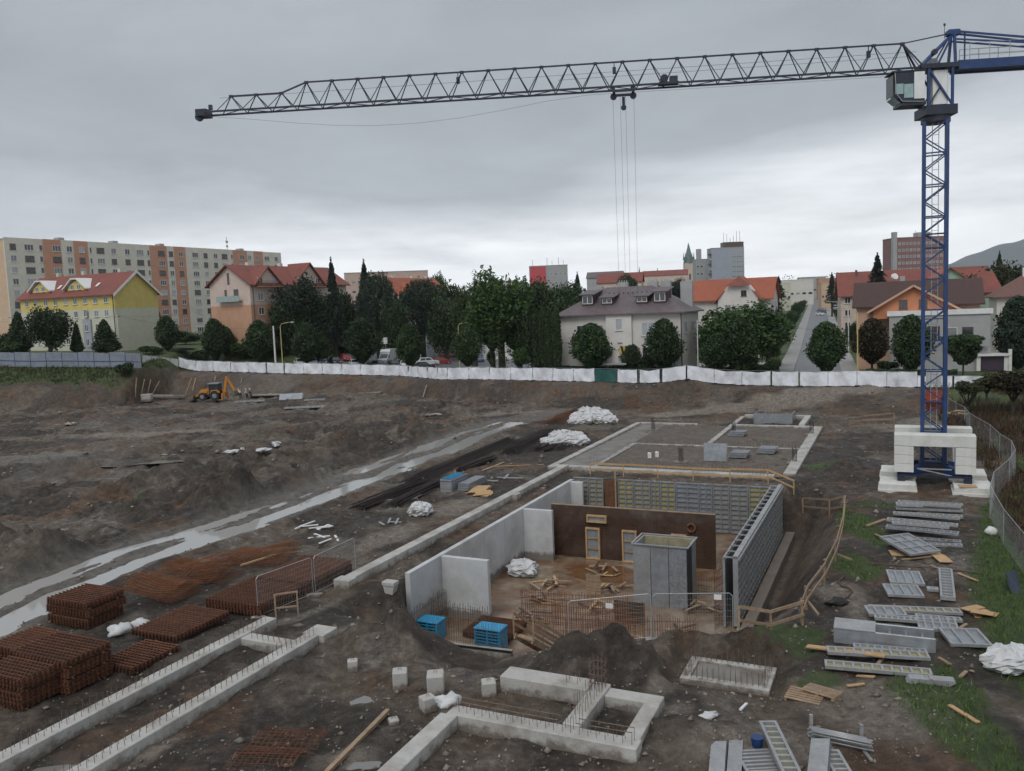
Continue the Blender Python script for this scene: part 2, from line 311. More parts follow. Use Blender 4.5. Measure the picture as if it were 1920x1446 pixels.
def ground(X, Y, masks=False):
    X = np.asarray(X, float); Y = np.asarray(Y, float); shp = X.shape; X = X.ravel(); Y = Y.ravel()
    Yf = np.interp(X, _fx, _fy); zf = np.interp(X, _fx, _fz)
    w = np.interp(X, [-130, -90, -64, -62, -30, -15, -8, 5, 40, 62], [13, 13, 11, 9.5, 9, 7, 4.5, 7, 14, 22])
    b = (Y - (Yf - w - 1.2 * 0)) / w
    b = b + .10 * fbm(X / 3.0, Y / 3.0, 3, 5) * (b > 0) * (b < 1)
    gr = sstep((-62 - X) / 10)                                             # grassy bank on the left: cut only half way up
    zl = np.where(b < .45, sstep(b / .45) * .62, .62 + .38 * np.clip((b - .45) / .55, 0, 1))
    zr = sstep(np.clip(b, 0, 1) ** .9)
    z = zf * (gr * np.where(b <= 0, 0, np.clip(zl, 0, 1)) + (1 - gr) * zr)
    out = sstep((Y - Yf) / 16); z = z * (1 - out) + (np.interp(X, _zbx, _zbz) + RISE(X, Y)) * out
    site = 1 - sstep((Y - (Yf - w * .4)) / (w * .5))
    rough = sstep((-(X * .42 + 0) - 0) / 1.0 * 0 + (Y - 62 - X * 0) / 40) * .6 + .4
    dtr, al, sd = segdist(X, Y, TRACK)
    left = sstep((dtr * sd - 2) / 6)
    near = np.exp(-((Y - 40) / 40) ** 2)
    n_big = fbm(X / 11, Y / 11, 4, 11); n_mid = fbm(X / 2.6, Y / 2.6, 4, 23); n_fine = fbm(X / .8, Y / .8, 3, 37); n_clod = np.abs(fbm(X / 1.5 + n_big * 2, Y / 1.5, 4, 71)) * 2
    z = z + site * (n_big * (.2 + .8 * left) + n_mid * (.24 + .75 * left) + n_fine * (.30 + .30 * left) - (n_clod - .25) * (.22 + .42 * left))
    for tk in RUTS:
        d2, a2, s2 = segdist(X, Y, tk); l2 = d2 * s2; k2 = (1 - sstep((np.abs(l2) - 1.9) / 1.2)) * site
        z = z * (1 - .55 * k2) + k2 * (-.03 - .13 * np.exp(-((np.abs(l2) - .95) / .28) ** 2) + .03 * np.sin(a2 * 9 + np.sign(l2)) * np.exp(-((np.abs(l2) - .95) / .3) ** 2) + .07 * n_mid)
    m_mound = np.zeros_like(X)
    for c, rx, ry, an, h in MOUNDS:
        dx, dy = X - c.x, Y - c.y; ca, sa = math.cos(an), math.sin(an)
        u = (dx * ca + dy * sa) / rx; v = (-dx * sa + dy * ca) / ry; r = np.sqrt(u * u + v * v) * (1 + .45 * n_mid)
        k = np.clip(1 - r / 1.25, 0, 1) ; k = k * k * (3 - 2 * k) * .7 + k * .3
        z = z + h * k * (1 + 1.3 * n_mid + .6 * n_fine - .9 * (n_clod - .25)); m_mound = np.maximum(m_mound, k)
    m_dip = np.zeros_like(X)
    for c, rx, ry, h in DIPS:
        k = np.exp(-(((X - c.x) / rx) ** 2 + ((Y - c.y) / ry) ** 2) * 1.3); z = z - h * k; m_dip = np.maximum(m_dip, k)
    # the wet haul track with its ruts
    lat = dtr * sd; lat = lat + 1.2 * fbm(al / 12, al * 0 + 2.5, 3, 3); tr = 1 - sstep((np.abs(lat) - 2.5) / 1.3); tr = tr * site * sstep((Yf - 8 - Y) / 6)
    berm = .30 * np.exp(-((np.abs(lat) - 3.5) / .7) ** 2) * (1 + 1.6 * n_mid) * site * (al < 78); z = z + berm
    ra = np.exp(-((lat + 1.35) / .75) ** 2); rb = np.exp(-((lat - 1.5) / .6) ** 2); rut = .125 + fbm(al / 4.0, lat * 1.5, 5, 51) * .62 + .11 * n_fine + .16 * n_mid - .34 * ra * (1 + 1.2 * fbm(al / 10, al * 0, 3, 9)) - .30 * rb * (.75 + 2.4 * fbm(al / 8, al * 0 + 7, 3, 4))
    z = z * (1 - tr) + tr * (-.13 + rut)
    # second, dry track along the far side
    # excavation
    pit = np.zeros_like(X); wall = np.zeros_like(X)
    for tp, fl, dep in ((TOP, FLOOR, 3.42), (HOLE_T, HOLE_F, .52)):
        bx = [p.x for p in tp]; by = [p.y for p in tp]
        idx = np.where((X > min(bx) - 1) & (X < max(bx) + 1) & (Y > min(by) - 1) & (Y < max(by) + 1))[0]
        if not len(idx): continue
        x, y = X[idx], Y[idx]; it = inpoly(x, y, tp); fi = inpoly(x, y, fl)
        dt = segdist(x, y, tp, True)[0]; df = segdist(x, y, fl, True)[0]
        k = np.where(fi, 1, np.where(it, dt / (dt + df + 1e-6), 0))
        kk = np.where(fi, 1, np.clip(k + .35 * n_mid[idx] * np.minimum(k, 1 - k) * 2, 0, 1))
        z[idx] = z[idx] * (1 - kk) - dep * kk + (.7 * n_mid[idx] + .5 * n_fine[idx]) * np.minimum(1, 4 * kk * (1 - kk)) * (1 - fi); pit[idx] = np.maximum(pit[idx], kk); wall[idx] = np.where(fi, 0, kk)
    if not masks: return z.reshape(shp)
    grass = np.clip(gr * sstep((b - .38 + .5 * n_mid) / .12), 0, 1)
    grass = np.maximum(grass, (out > .02) * 1.0)
    R_ = segdist(X, Y, [gp(*q) for q in [(1800, 770), (1845, 850), (1905, 905), (1862, 955), (1870, 1010), (1905, 1060), (1960, 1150)]])
    rg = sstep((X - np.interp(Y, [24, 30, 34, 40, 46, 52, 60, 70, 90, 105], [16.0, 16.6, 18.4, 21.5, 25.2, 28.5, 36.0, 40, 46, 54])) / 1.4 + .9 * n_mid)
    grass = np.maximum(grass, rg * (Y < 125))
    for c, rx, ry in [(gp(1608, 985), 1.5, 6.0), (gp(1595, 1060), 1.3, 2.6), (gp(1680, 945), 3.0, .6), (gp(1490, 1190), 1.2, 1.0), (gp(1525, 1275), 1.0, .8), (gp(1830, 1385), 1.4, 5.0), (gp(1800, 1290), .8, 2.0), (gp(255, 955), 2.0, 1.0), (gp(1480, 1215), 1.5, .7), (gp(1540, 880), 1.2, 1.6)]:
        k = np.exp(-(((X - c.x) / rx) ** 2 + ((Y - c.y) / ry) ** 2)); grass = np.maximum(grass, sstep((k - .35 + .8 * n_mid) / .3) * .9)
    grass = grass * (pit < .05)
    gravel = np.clip(np.maximum(.5 + 2.2 * n_big, 0) * .8 + m_mound * .35, 0, 1) * (1 - grass)
    spill = np.zeros_like(X)
    for px, py, rx, ry, an in [(645, 1185, 1.3, .5, 1.0), (590, 1142, 2.2, .45, 1.1), (530, 1165, .9, .4, 1.1), (1238, 1285, .45, .9, -.4), (1500, 762, 14, 4, 0), (1330, 770, 10, 3, 0), (1700, 800, 5, 6, 0), (1000, 775, 8, 2, 0), (860, 950, 3, 1.2, 1.1), (720, 1010, 4, 1.2, 1.1), (1240, 1330, 1.2, .6, 0), (300, 1400, 1.4, .5, 1.1), (640, 1420, 1.5, .7, .3), (1620, 1150, 1.2, 4, 0), (1440, 1400, 2.5, 1.2, 0), (1680, 1330, 2.5, 2, 0), (250, 815, 10, 1.6, .1), (100, 850, 7, 1.2, .1), (980, 1190, .9, .5, 0)]:
        c = gp(px, py); dx, dy = X - c.x, Y - c.y; ca, sa = math.cos(an), math.sin(an); kk = np.exp(-(((dx * ca + dy * sa) / rx) ** 2 + ((-dx * sa + dy * ca) / ry) ** 2)); spill = np.maximum(spill, sstep((kk - .25 + 1.1 * n_mid) / .4))
    wet = np.clip(tr * .9 + m_dip * .6 + np.clip(-n_big * 2.2, 0, .6) * left, 0, 1)
    red = np.clip(sstep(b / .2) * (1 - sstep((b - .95) / .1)) * .9 + wall * .8 + np.clip(n_mid + .1, 0, 1) * .5, 0, 1)
    weeds = (segdist(X, Y, [gp(1775, 800), gp(1870, 900), gp(1862, 960), gp(1960, 1120)])[2] > 0) * (Y < 110) * (Y > 30) * (X > 24)
    return z.reshape(shp), np.stack([grass, gravel, wet, spill], 1), np.stack([red, np.clip(pit * .5 + m_mound * .7, 0, 1), weeds * np.clip(.5 + 2.5 * n_mid, 0, 1), np.ones_like(X)], 1)
def gz(x, y): return float(ground(np.array([x]), np.array([y]))[0])
def on(p, dz=0.0): return Vector((p[0], p[1], gz(p[0], p[1]) + dz))
def gt(px, py, y0=22.0, y1=420.0):
    """first meeting of the sight line with the land"""
    d = ray(px, py); Ys = np.linspace(y0, y1, 3000); t = Ys / d[1]
    P = _C[None, :] + d[None, :] * t[:, None]; zz = ground(P[:, 0], P[:, 1]); hit = np.where(P[:, 2] <= zz)[0]
    i = hit[0] if len(hit) else len(Ys) - 1
    return Vector((P[i, 0], P[i, 1], zz[i]))

def _lines(spec):
    r = []
    for a, b, st_ in spec: r += list(np.arange(a, b, st_))
    return np.array(r + [spec[-1][1]])
_gx = _lines([(-4200, -400, 200), (-400, -150, 12), (-150, -75, 1.0), (-75, -32, .45), (-32, 36, .25), (36, 66, .5), (66, 150, 4), (150, 400, 12), (400, 4200, 200)])
_gy = _lines([(-80, 16, 6), (16, 66, .25), (66, 112, .4), (112, 165, .6), (165, 260, 4), (260, 500, 12), (500, 4200, 185)])
GX, GY = np.meshgrid(_gx, _gy); _gz, _m1, _m2 = ground(GX, GY, True)
def np_mesh(name, co, quads, m, smooth=True):
    me = bpy.data.meshes.new(name); nv = len(co); nq = len(quads); k = quads.shape[1]
    me.vertices.add(nv); me.vertices.foreach_set('co', np.asarray(co, np.float32).ravel())
    me.loops.add(nq * k); me.loops.foreach_set('vertex_index', quads.astype(np.int32).ravel())
    me.polygons.add(nq); me.polygons.foreach_set('loop_start', np.arange(0, nq * k, k, dtype=np.int32)); me.polygons.foreach_set('loop_total', np.full(nq, k, np.int32))
    if smooth: me.polygons.foreach_set('use_smooth', np.ones(nq, bool))
    me.update(calc_edges=True)
    if m: me.materials.append(m)
    return me
nx, ny = len(_gx), len(_gy); ii = np.arange(nx * ny).reshape(ny, nx)
quads = np.stack([ii[:-1, :-1].ravel(), ii[:-1, 1:].ravel(), ii[1:, 1:].ravel(), ii[1:, :-1].ravel()], 1)

def mud_material():
    m = bpy.data.materials.new('site mud'); m.use_nodes = True; t = m.node_tree; b = t.nodes['Principled BSDF']
    def nd(k, **kw):
        n = t.nodes.new(k)
        for a, v in kw.items(): n.inputs[a].default_value = v
        return n
    lk = t.links.new
    a1 = t.nodes.new('ShaderNodeVertexColor'); a1.layer_name = 'cover'; a2 = t.nodes.new('ShaderNodeVertexColor'); a2.layer_name = 'soil'
    s1 = t.nodes.new('ShaderNodeSeparateColor'); s2 = t.nodes.new('ShaderNodeSeparateColor'); lk(a1.outputs[0], s1.inputs[0]); lk(a2.outputs[0], s2.inputs[0])
    geo = t.nodes.new('ShaderNodeNewGeometry'); P = geo.outputs['Position']
    def noise(sc, de=6, ro=.6):
        n = nd('ShaderNodeTexNoise', Scale=sc, Detail=de, Roughness=ro); lk(P, n.inputs['Vector']); return n.outputs['Fac']
    def ramp(i, a, bb, c0=(0, 0, 0), c1=(1, 1, 1)):
        r = t.nodes.new('ShaderNodeValToRGB'); e = r.color_ramp.elements; e[0].position = a; e[1].position = bb; e[0].color = (*c0, 1); e[1].color = (*c1, 1)
        lk(i, r.inputs[0]); return r.outputs[0]
    def mix(f, x, y):
        n = t.nodes.new('ShaderNodeMixRGB')
        for i, v in enumerate((f, x, y)):
            if isinstance(v, float): n.inputs[i].default_value = v
            elif isinstance(v, tuple): n.inputs[i].default_value = (*v, 1)
            else: lk(v, n.inputs[i])
        return n.outputs[0]
    def mul(x, y):
        n = t.nodes.new('ShaderNodeMath'); n.operation = 'MULTIPLY'
        for i, v in enumerate((x, y)):
            if isinstance(v, (int, float)): n.inputs[i].default_value = v
            else: lk(v, n.inputs[i])
        return n.outputs[0]
    nA, nB, nC = noise(.30, 12, .72), noise(1.6, 12, .78), noise(6, 12, .82)
    def ramp3(i, p, cols):
        r = t.nodes.new('ShaderNodeValToRGB'); e = r.color_ramp.elements; e.new(.5)
        for el, pp, cc in zip(e, p, cols): el.position = pp; el.color = (*cc, 1)
        lk(i, r.inputs[0]); return r.outputs[0]
    brown = ramp3(nB, (.38, .50, .64), ((.037, .028, .020), (.102, .076, .053), (.215, .174, .130)))
    grey = ramp3(noise(2.1, 12, .80), (.37, .50, .64), ((.040, .033, .028), (.122, .102, .084), (.270, .238, .200)))   # gravelly
    dark = ramp3(noise(1.9, 12, .80), (.38, .52, .68), ((.020, .016, .0125), (.048, .038, .030), (.130, .108, .088)))  # wet black spoil
    clay = ramp3(noise(1.4, 12, .78), (.36, .50, .66), ((.038, .023, .015), (.094, .058, .037), (.185, .125, .083)))
    c = mix(ramp(nA, .50, .57), brown, grey)
    c = mix(mul(s1.outputs[1], .7), c, grey)
    c = mix(ramp(noise(.10, 9, .62), .478, .512), c, dark)
    c = mix(ramp(noise(.13, 9, .62), .55, .585), c, clay)
    c = mix(mul(s2.outputs[0], .55), c, mix(ramp(nA, .44, .56), clay, dark))
    c = mix(mul(ramp(s2.outputs[1], .2, .9), .55), c, mix(ramp(nA, .45, .55), dark, brown))
    c = mix(mul(a1.outputs[1], .85), c, ramp3(noise(2.6, 12, .78), (.36, .50, .66), ((.095, .076, .060), (.190, .160, .130), (.330, .295, .250))))
    wet = ramp(s1.outputs[2], .15, .8); c = mix(mul(wet, .75), c, ramp3(nB, (.36, .50, .66), ((.062, .054, .046), (.135, .122, .106), (.22, .205, .185))))
    gcol = mix(ramp(noise(1.7), .35, .65), (.036, .058, .018), (.070, .106, .030))
    c = mix(mul(s1.outputs[0], ramp(noise(3.5), .25, .45)), c, gcol)
    c = mix(mul(s2.outputs[2], .8), c, mix(ramp(noise(2.8), .4, .6), (.075, .045, .033), (.050, .058, .026)))
    lk(c, b.inputs['Base Color'])
    rr = ramp(s1.outputs[2], .1, .9, (.85,) * 3, (.40,) * 3); lk(mix(mul(ramp(nA, .42, .56), .6), rr, (.32,) * 3), b.inputs['Roughness'])
    bp = nd('ShaderNodeBump', Strength=1.0, Distance=.16); lk(noise(3.5, 12, .78), bp.inputs['Height'])
    bp2 = nd('ShaderNodeBump', Strength=.8, Distance=.05); lk(noise(22, 6, .75), bp2.inputs['Height']); lk(bp.outputs[0], bp2.inputs['Normal']); lk(bp2.outputs[0], b.inputs['Normal'])
    b.inputs['Specular IOR Level'].default_value = .35
    return m
gme = np_mesh('ground', np.stack([GX.ravel(), GY.ravel(), _gz.ravel()], 1), quads, mud_material())
for nm, arr in (('cover', _m1), ('soil', _m2)):
    at_ = gme.color_attributes.new(nm, 'FLOAT_COLOR', 'POINT'); at_.data.foreach_set('color', arr.astype(np.float32).ravel())
struct('ground', gme, None)

# ------------------------------------------------------------------ standing water
def water_mat(nm='cement grey water', base=(.35, .345, .33)):
    m = bpy.data.materials.new(nm); m.use_nodes = True; b = m.node_tree.nodes['Principled BSDF']
    b.inputs['Base Color'].default_value = (*base, 1); b.inputs['Roughness'].default_value = .07; b.inputs['IOR'].default_value = 1.45; b.inputs['Specular IOR Level'].default_value = 1.0
    n = m.node_tree.nodes.new('ShaderNodeTexNoise'); n.inputs['Scale'].default_value = 2.5
    bp = m.node_tree.nodes.new('ShaderNodeBump'); bp.inputs['Strength'].default_value = .03; m.node_tree.links.new(n.outputs['Fac'], bp.inputs['Height']); m.node_tree.links.new(bp.outputs[0], b.inputs['Normal'])
    return m
WATER = water_mat(); WATER2 = water_mat('puddle water', (.17, .165, .155))
def strip(pts, hw, z):
    mb = MB(); L_ = []; R_ = []
    for i, p in enumerate(pts):
        d = (pts[min(i + 1, len(pts) - 1)] - pts[max(i - 1, 0)]).normalized(); n = Vector((-d.y, d.x, 0)) * hw
        L_.append(p + n); R_.append(p - n)
    for a, b_ in zip(L_, R_): mb.v += [(a.x, a.y, z), (b_.x, b_.y, z)]
    mb.f += [(2 * i, 2 * i + 1, 2 * i + 3, 2 * i + 2) for i in range(len(pts) - 1)]
    return mb
struct('puddle', strip(TRACK[:9], 3.0, -.105), WATER)
def puddle(c, rx, ry, z, seed):
    q = random.Random(seed); n = 28; ph = [q.uniform(0, 6.3) for _ in range(3)]
    mb = MB(); vs = []
    for i in range(n):
        t = 2 * math.pi * i / n; k = 1 + .22 * math.sin(2 * t + ph[0]) + .16 * math.sin(3 * t + ph[1]) + .1 * math.sin(5 * t + ph[2])
        vs.append((c.x + rx * k * math.cos(t), c.y + ry * k * math.sin(t), z))
    mb.add(vs, [tuple(range(n))]); struct('puddle', mb, WATER2)
for i, (px, py, rx, ry, dz) in enumerate([(455, 788, 6.5, 2.0, .06), (142, 992, 1.6, .7, .04), (60, 860, 4, 1.2, .05), (200, 805, 8, 1.5, .04), (230, 873, 3, 1.0, .05), (675, 1302, 1.15, .34, .05), (690, 1425, .8, .3, .02), (105, 1436, 1.3, .7, .05), (300, 815, 5, 1.0, .02)]):
    c = gp(px, py); q_ = np.array([[c.x + .5 * rx * a, c.y + .5 * ry * bb_] for a in (-1, 0, 1) for bb_ in (-1, 0, 1)])
    puddle(c, rx * 1.5, ry * 1.7, float(np.percentile(ground(q_[:, 0], q_[:, 1]), 30)) + .04, i)
# ------------------------------------------------------------------ materials of the site
m_conc = mat('fresh concrete', (.47, .465, .44), (.35, .34, .32), .85, 1.3, .4, 14, stain=(.20, .17, .14), sscale=.7, samt=.75, mud=.12)
m_concw = mat('pale concrete wall', (.53, .54, .55), (.43, .44, .45), .8, .9, .15, 10, stain=(.30, .28, .25), sscale=.5, samt=.6, mud=.45)
m_concb = mat('white ballast concrete', (.66, .66, .63), (.55, .55, .52), .8, 1.2, .2, 12, stain=(.38, .36, .30), sscale=.8, samt=.4)
m_slab = mat('muddy concrete floor', (.29, .23, .165), (.11, .064, .036), .3, .8, .3, 6, stain=(.13, .052, .021), sscale=.34, samt=1.0)
m_rust = mat('rusty steel', (.15, .060, .030), (.075, .032, .019), .85, 3, 0, island=.35)
m_rusto = mat('orange rust', (.215, .085, .032), (.11, .042, .02), .85, 3, 0, island=.35)
m_rebar = mat('grey rebar', (.16, .125, .10), (.10, .06, .04), .6, 4, 0, island=.25)
m_rebard = mat('dark rebar', (.045, .032, .028), (.028, .02, .018), .6, 4, 0, island=.4)
m_galv = mat('galvanised steel', (.40, .41, .42), (.28, .29, .30), .45, 6, 0, metal=.35, stain=(.16, .12, .09), sscale=1.5, samt=.35, island=.12)
m_galvd = mat('weathered galvanised rib', (.30, .32, .35), (.18, .19, .21), .5, 6, 0, metal=.3, stain=(.13, .10, .08), sscale=1.3, samt=.5, island=.15)
m_plate = mat('steel plate', (.36, .39, .42), (.26, .28, .31), .4, 2.5, .1, 12, metal=.4, stain=(.17, .14, .11), sscale=.8, samt=.45)
m_ply_y = mat('yellow plywood', (.42, .36, .12), (.26, .23, .10), .6, 2.2, 0, stain=(.22, .20, .15), sscale=1.2, samt=.7)
m_ply_g = mat('grey plywood', (.27, .27, .26), (.19, .19, .185), .6, 2.2, 0, stain=(.30, .27, .16), sscale=1.0, samt=.5)
m_ply_b = mat('beige plywood', (.34, .31, .20), (.24, .22, .15), .6, 2.2, 0, stain=(.20, .18, .14), sscale=1.0, samt=.6)
m_dark = mat('dark membrane', (.030, .033, .038), (.018, .02, .023), .6, 5, .3, 12); m_outer = mat('outer sheet', (.115, .125, .145), (.075, .082, .095), .55, 2, .2, 10)
m_brown = mat('brown wet form board', (.075, .042, .028), (.036, .022, .017), .55, .9, .15, 8, stain=(.17, .15, .13), sscale=.5, samt=.55)
m_wood = mat('weathered timber', (.33, .235, .15), (.22, .15, .095), .75, 4, .2, 25, stain=(.15, .12, .09), sscale=1.4, samt=.4, island=.18)
m_woodl = mat('fresh timber', (.47, .31, .16), (.36, .225, .11), .7, 4, .15, 25, island=.15)
m_bag = mat('white woven bag', (.60, .61, .62), (.46, .465, .475), .7, 3.5, .45, 9, stain=(.30, .27, .23), sscale=1.6, samt=.6)
m_blue = mat('blue plastic', (.03, .30, .52), (.02, .20, .38), .45, 3, 0, stain=(.05, .08, .1), sscale=1.1, samt=.4)
m_bluep = mat('crane blue paint', (.014, .052, .175), (.009, .034, .12), .4, 2, 0, stain=(.02, .025, .04), sscale=1.2, samt=.5)
m_blued = mat('dark crane paint', (.018, .026, .05), (.01, .013, .024), .45, 2, 0)
m_black = mat('black rubber', (.018, .018, .019), (.012, .012, .012), .6, 6)
m_glass = mat('dark glass', (.035, .045, .05), (.02, .026, .03), .08, 1, 0, spec=.8)
m_white = mat('white paint', (.70, .70, .69), (.60, .60, .59), .5, 2)
m_red = mat('orange-red sheet', (.50, .10, .055), (.38, .07, .04), .55, 3)
m_cable = mat('steel cable', (.10, .105, .11), None, .5, 2)
m_jutec = mat('hose rubber', (.10, .055, .035), (.06, .03, .02), .6, 5)

# ------------------------------------------------------------------ strip footings with starter bars
def starters(mb, x0, y0, x1, y1, z, h=.45, step=.28, off=.14, r=.009, jit=.04, seed=1):
    q = random.Random(seed); d = Vector((x1 - x0, y1 - y0, 0)); n = max(1, int(d.length / step)); nn = Vector((-d.y, d.x, 0)).normalized() * off
    for i in range(n + 1):
        for k in (-1, 1):
            p = Vector((x0, y0, z)) + d * (i / n) + nn * k
            e = p + Vector((q.uniform(-jit, jit), q.uniform(-jit, jit), h * q.uniform(.85, 1.15))); mb.tube(p - Vector((0, 0, .05)), e, r, 4)
    return mb
def footing(label, segs, bars, z0=-.35, top=.5, name='strip_footing', group=None, m=None, bar_h=.42):
    """segs: rectangles (s0,s1,t0,t1) butted together; bars: lines (s0,t0,s1,t1)"""
    s, t = segs[0][0], segs[0][2]; base = S(s, t)
    o = thing(name, label, 'footing', base, SITE, group)
    for i, (a, b, c, d) in enumerate(segs):
        tp = top - .003 * i
        part('concrete_beam', MB().cbox(a - s, b - s, c - t, d - t, z0, tp, .025), m or m_conc, o)
    if bars:
        mb = MB()
        for j, (a, c, b, d) in enumerate(bars): starters(mb, a - s, c - t, b - s, d - t, top, bar_h, seed=j + len(segs))
        part('starter_bars', mb, m_rebar, o, kind='stuff')
    return o
footing('long strip footing running beside the deep pit with a stepped near end', [(-2.75, -2.1, -1.9, 29.0), (-2.95, -2.0, -2.6, -1.9), (-2.1, -1.75, 17.4, 18.2)], [])
footing('long strip footing between steel mesh stacks and its twin beam', [(-2.75, -2.1, -24, -7.9)], [(-2.42, -23.6, -2.42, -8.4)], bar_h=.4)
footing('twin long strip footing ending in a stepped block by the muddy yard', [(.35, 1.0, -24, -8.9), (.15, 1.25, -8.9, -7.9)], [(.68, -23.6, .68, -9.0)], bar_h=.4)
footing('short cross footing joining the two long strip footings', [(-2.1, .35, -10.2, -9.55)], [(-1.6, -9.9, .2, -9.9)], top=.44)
footing('thick short beam of the small foundation beside the earth mound', [(10.1, 13.45, -10.1, -9.2)], [(12.6, -9.65, 13.4, -9.65)], top=.62)
footing('middle cross beam of the small foundation carrying a rebar cage', [(13.45, 14.05, -12.4, -9.2)], [(13.75, -12.3, 13.75, -9.4)], top=.55, bar_h=.6)
footing('front beam of the small foundation lined with starter bars', [(9.5, 16.1, -13.05, -12.4)], [(9.9, -12.7, 15.9, -12.7)], top=.5, bar_h=.5)
footing('end beam closing the small foundation on its far side', [(14.05, 16.0, -9.95, -9.3)], [], top=.46)
footing('worn end beam of the small foundation half buried in soil', [(15.45, 16.0, -12.4, -9.95)], [], top=.44)
footing('beam of the small foundation with a round mark on top', [(9.3, 9.95, -18.6, -13.05)], [], top=.5)
footing('front strip of the large ground slab above the pit edge', [(-3.4, 14.6, 28.7, 29.4)], [(-.2, 29.05, 14.4, 29.05)], top=.4, bar_h=.75)
footing('pale strip closing the large ground slab on the crane side', [(15.1, 16.0, 30.3, 55.2)], [], top=.34)
footing('strip along the large ground slab next to the white bags', [(-4.0, -3.4, 28.7, 55.3)], [], top=.34)
footing('inner strip of the large ground slab beside the wet bay', [(-.6, -.1, 29.4, 42.0)], [], top=.2)
footing('cross strip half way along the large ground slab', [(-.6, 15.1, 42.0, 42.45)], [(0, 42.2, 15, 42.2)], top=.2, bar_h=.6)
footing('middle strip of the large ground slab running to the far pit', [(6.5, 7.0, 42.45, 62.0)], [], top=.3)
footing('far strip of the large ground slab near the white bags', [(-3.4, 3.0, 55.0, 55.4)], [], top=.34)
footing('far strip of the large ground slab on the crane side', [(7.0, 15.1, 54.9, 55.4)], [], top=.34)
# lift pit box at the slab's far end
o = thing('lift_pit', 'open concrete lift pit box at the far end of the large slab', 'foundation', S(7.0, 55.4), SITE)
for nm, bx in (('concrete_wall', (0, 7.2, 6.4, 7.0)), ('concrete_wall', (6.6, 7.2, 0, 6.4))): part(nm, MB().cbox(*bx, -.4, .5, .02), m_conc, o)
part('inner_form', MB().box(1.5, 5.6, 3.2, 3.35, -.3, 1.1), m_plate, o); part('inner_form', MB().box(1.5, 1.65, 3.35, 6.4, -.3, 1.05), m_plate, o); part('inner_form', MB().box(5.45, 5.6, 3.35, 6.4, -.3, 1.05), m_plate, o)
part('starter_bars', starters(starters(starters(MB(), 1.6, 3.3, 5.5, 3.3, 1.0, 1.1, .35), 1.6, 3.3, 1.6, 6.2, 1.0, 1.3, .35), 5.5, 3.3, 5.5, 6.2, 1.0, 1.3, .35), m_rebar, o, kind='stuff')
# slab bays (thin gravel and concrete fill)
m_fill = mat('grey gravel fill', (.155, .135, .112), (.070, .056, .046), .85, 2.2, .8, 14, stain=(.085, .058, .040), sscale=.45, samt=.9)
m_fillw = mat('wet concrete fill', (.24, .225, .205), (.11, .095, .082), .35, .6, .1, 6)
def bay(s0, s1, t0, t1, z, m, seed):
    mb = MB(); mb.grid(lambda u, v: (u * (s1 - s0), v * (t1 - t0), z + .05 * math.sin(seed + 7 * u) * math.sin(5 * v + seed)), 12, 12)
    o = struct('slab_bay', mb, m, True, S(s0, t0)); o.rotation_euler = (0, 0, SITE); return o
bay(-3.38, -.62, 29.42, 54.9, .16, m_fillw, 1); bay(-.08, 15.08, 29.42, 41.98, .13, m_fill, 2); bay(-.58, 6.48, 42.47, 54.95, .15, m_fill, 3); bay(7.02, 15.08, 42.47, 54.85, .15, m_fill, 4)

# ------------------------------------------------------------------ deep pit: floor, concrete walls
mb = MB(); poly = [S(-.05, 24.5), S(-.05, -.3), gp(830, 1214, -3.2), gp(956, 1231, -3.2), gp(1080, 1215, -3.2), gp(1240, 1200, -3.2), gp(1385, 1192, -3.2), S(15.9, 6.4), S(15.9, 24.5)]
mb.zprism([(p.x, p.y) for p in reversed(poly)], -3.9, -3.2); struct('pit_floor', mb, m_slab)
o = thing('retaining_wall', 'pale cast concrete basement wall with three short return walls in the pit', 'wall', S(-.3, 0, -3.2), SITE)
part('concrete_wall', MB().cbox(0, .3, 0, 24.4, -.15, 3.5, .015), m_concw, o)
for t0, ln in ((3.3, 2.9), (14.6, 2.1), (23.6, 1.0)): part('return_wall', MB().cbox(.3, .3 + ln, t0, t0 + .3, 0, 3.45, .015), m_concw, o)
for t0 in (5.6, 8.6, 11.6, 17.6, 20.6): part('pour_joint', MB().box(.3, .306, t0, t0 + .03, 0, 3.45), m_conc, o)
o = thing('front_kerb', 'low concrete kerb along the open front of the pit', 'kerb', gp(820, 1214, -3.2), 0)
p0, p1 = gp(812, 1213, -3.2) - o.location, gp(960, 1231, -3.2) - o.location
part('kerb_beam', MB().bar(p0 + Vector((0, -.1, .05)), p1 + Vector((0, -.1, .05)), .3, .6), m_conc, o)
mb = MB()
for i in range(34):
    p = p0.lerp(p1, (i + .5) / 34); mb.tube(p, p + Vector((rnd.uniform(-.03, .03), 0, 1.6 * rnd.uniform(.9, 1.1))), .012, 4)
mb.tube(p0 + Vector((0, 0, .5)), p1 + Vector((0, 0, .5)), .01, 4); mb.tube(p0 + Vector((0, 0, 1.0)), p1 + Vector((0, 0, 1.0)), .01, 4)
part('starter_bars', mb, m_rebar, o, kind='stuff')
part('kerb_tape', MB().bar(p0 + Vector((0, -.27, .33)), p1 + Vector((0, -.27, .33)), .05, .1), m_black, o)
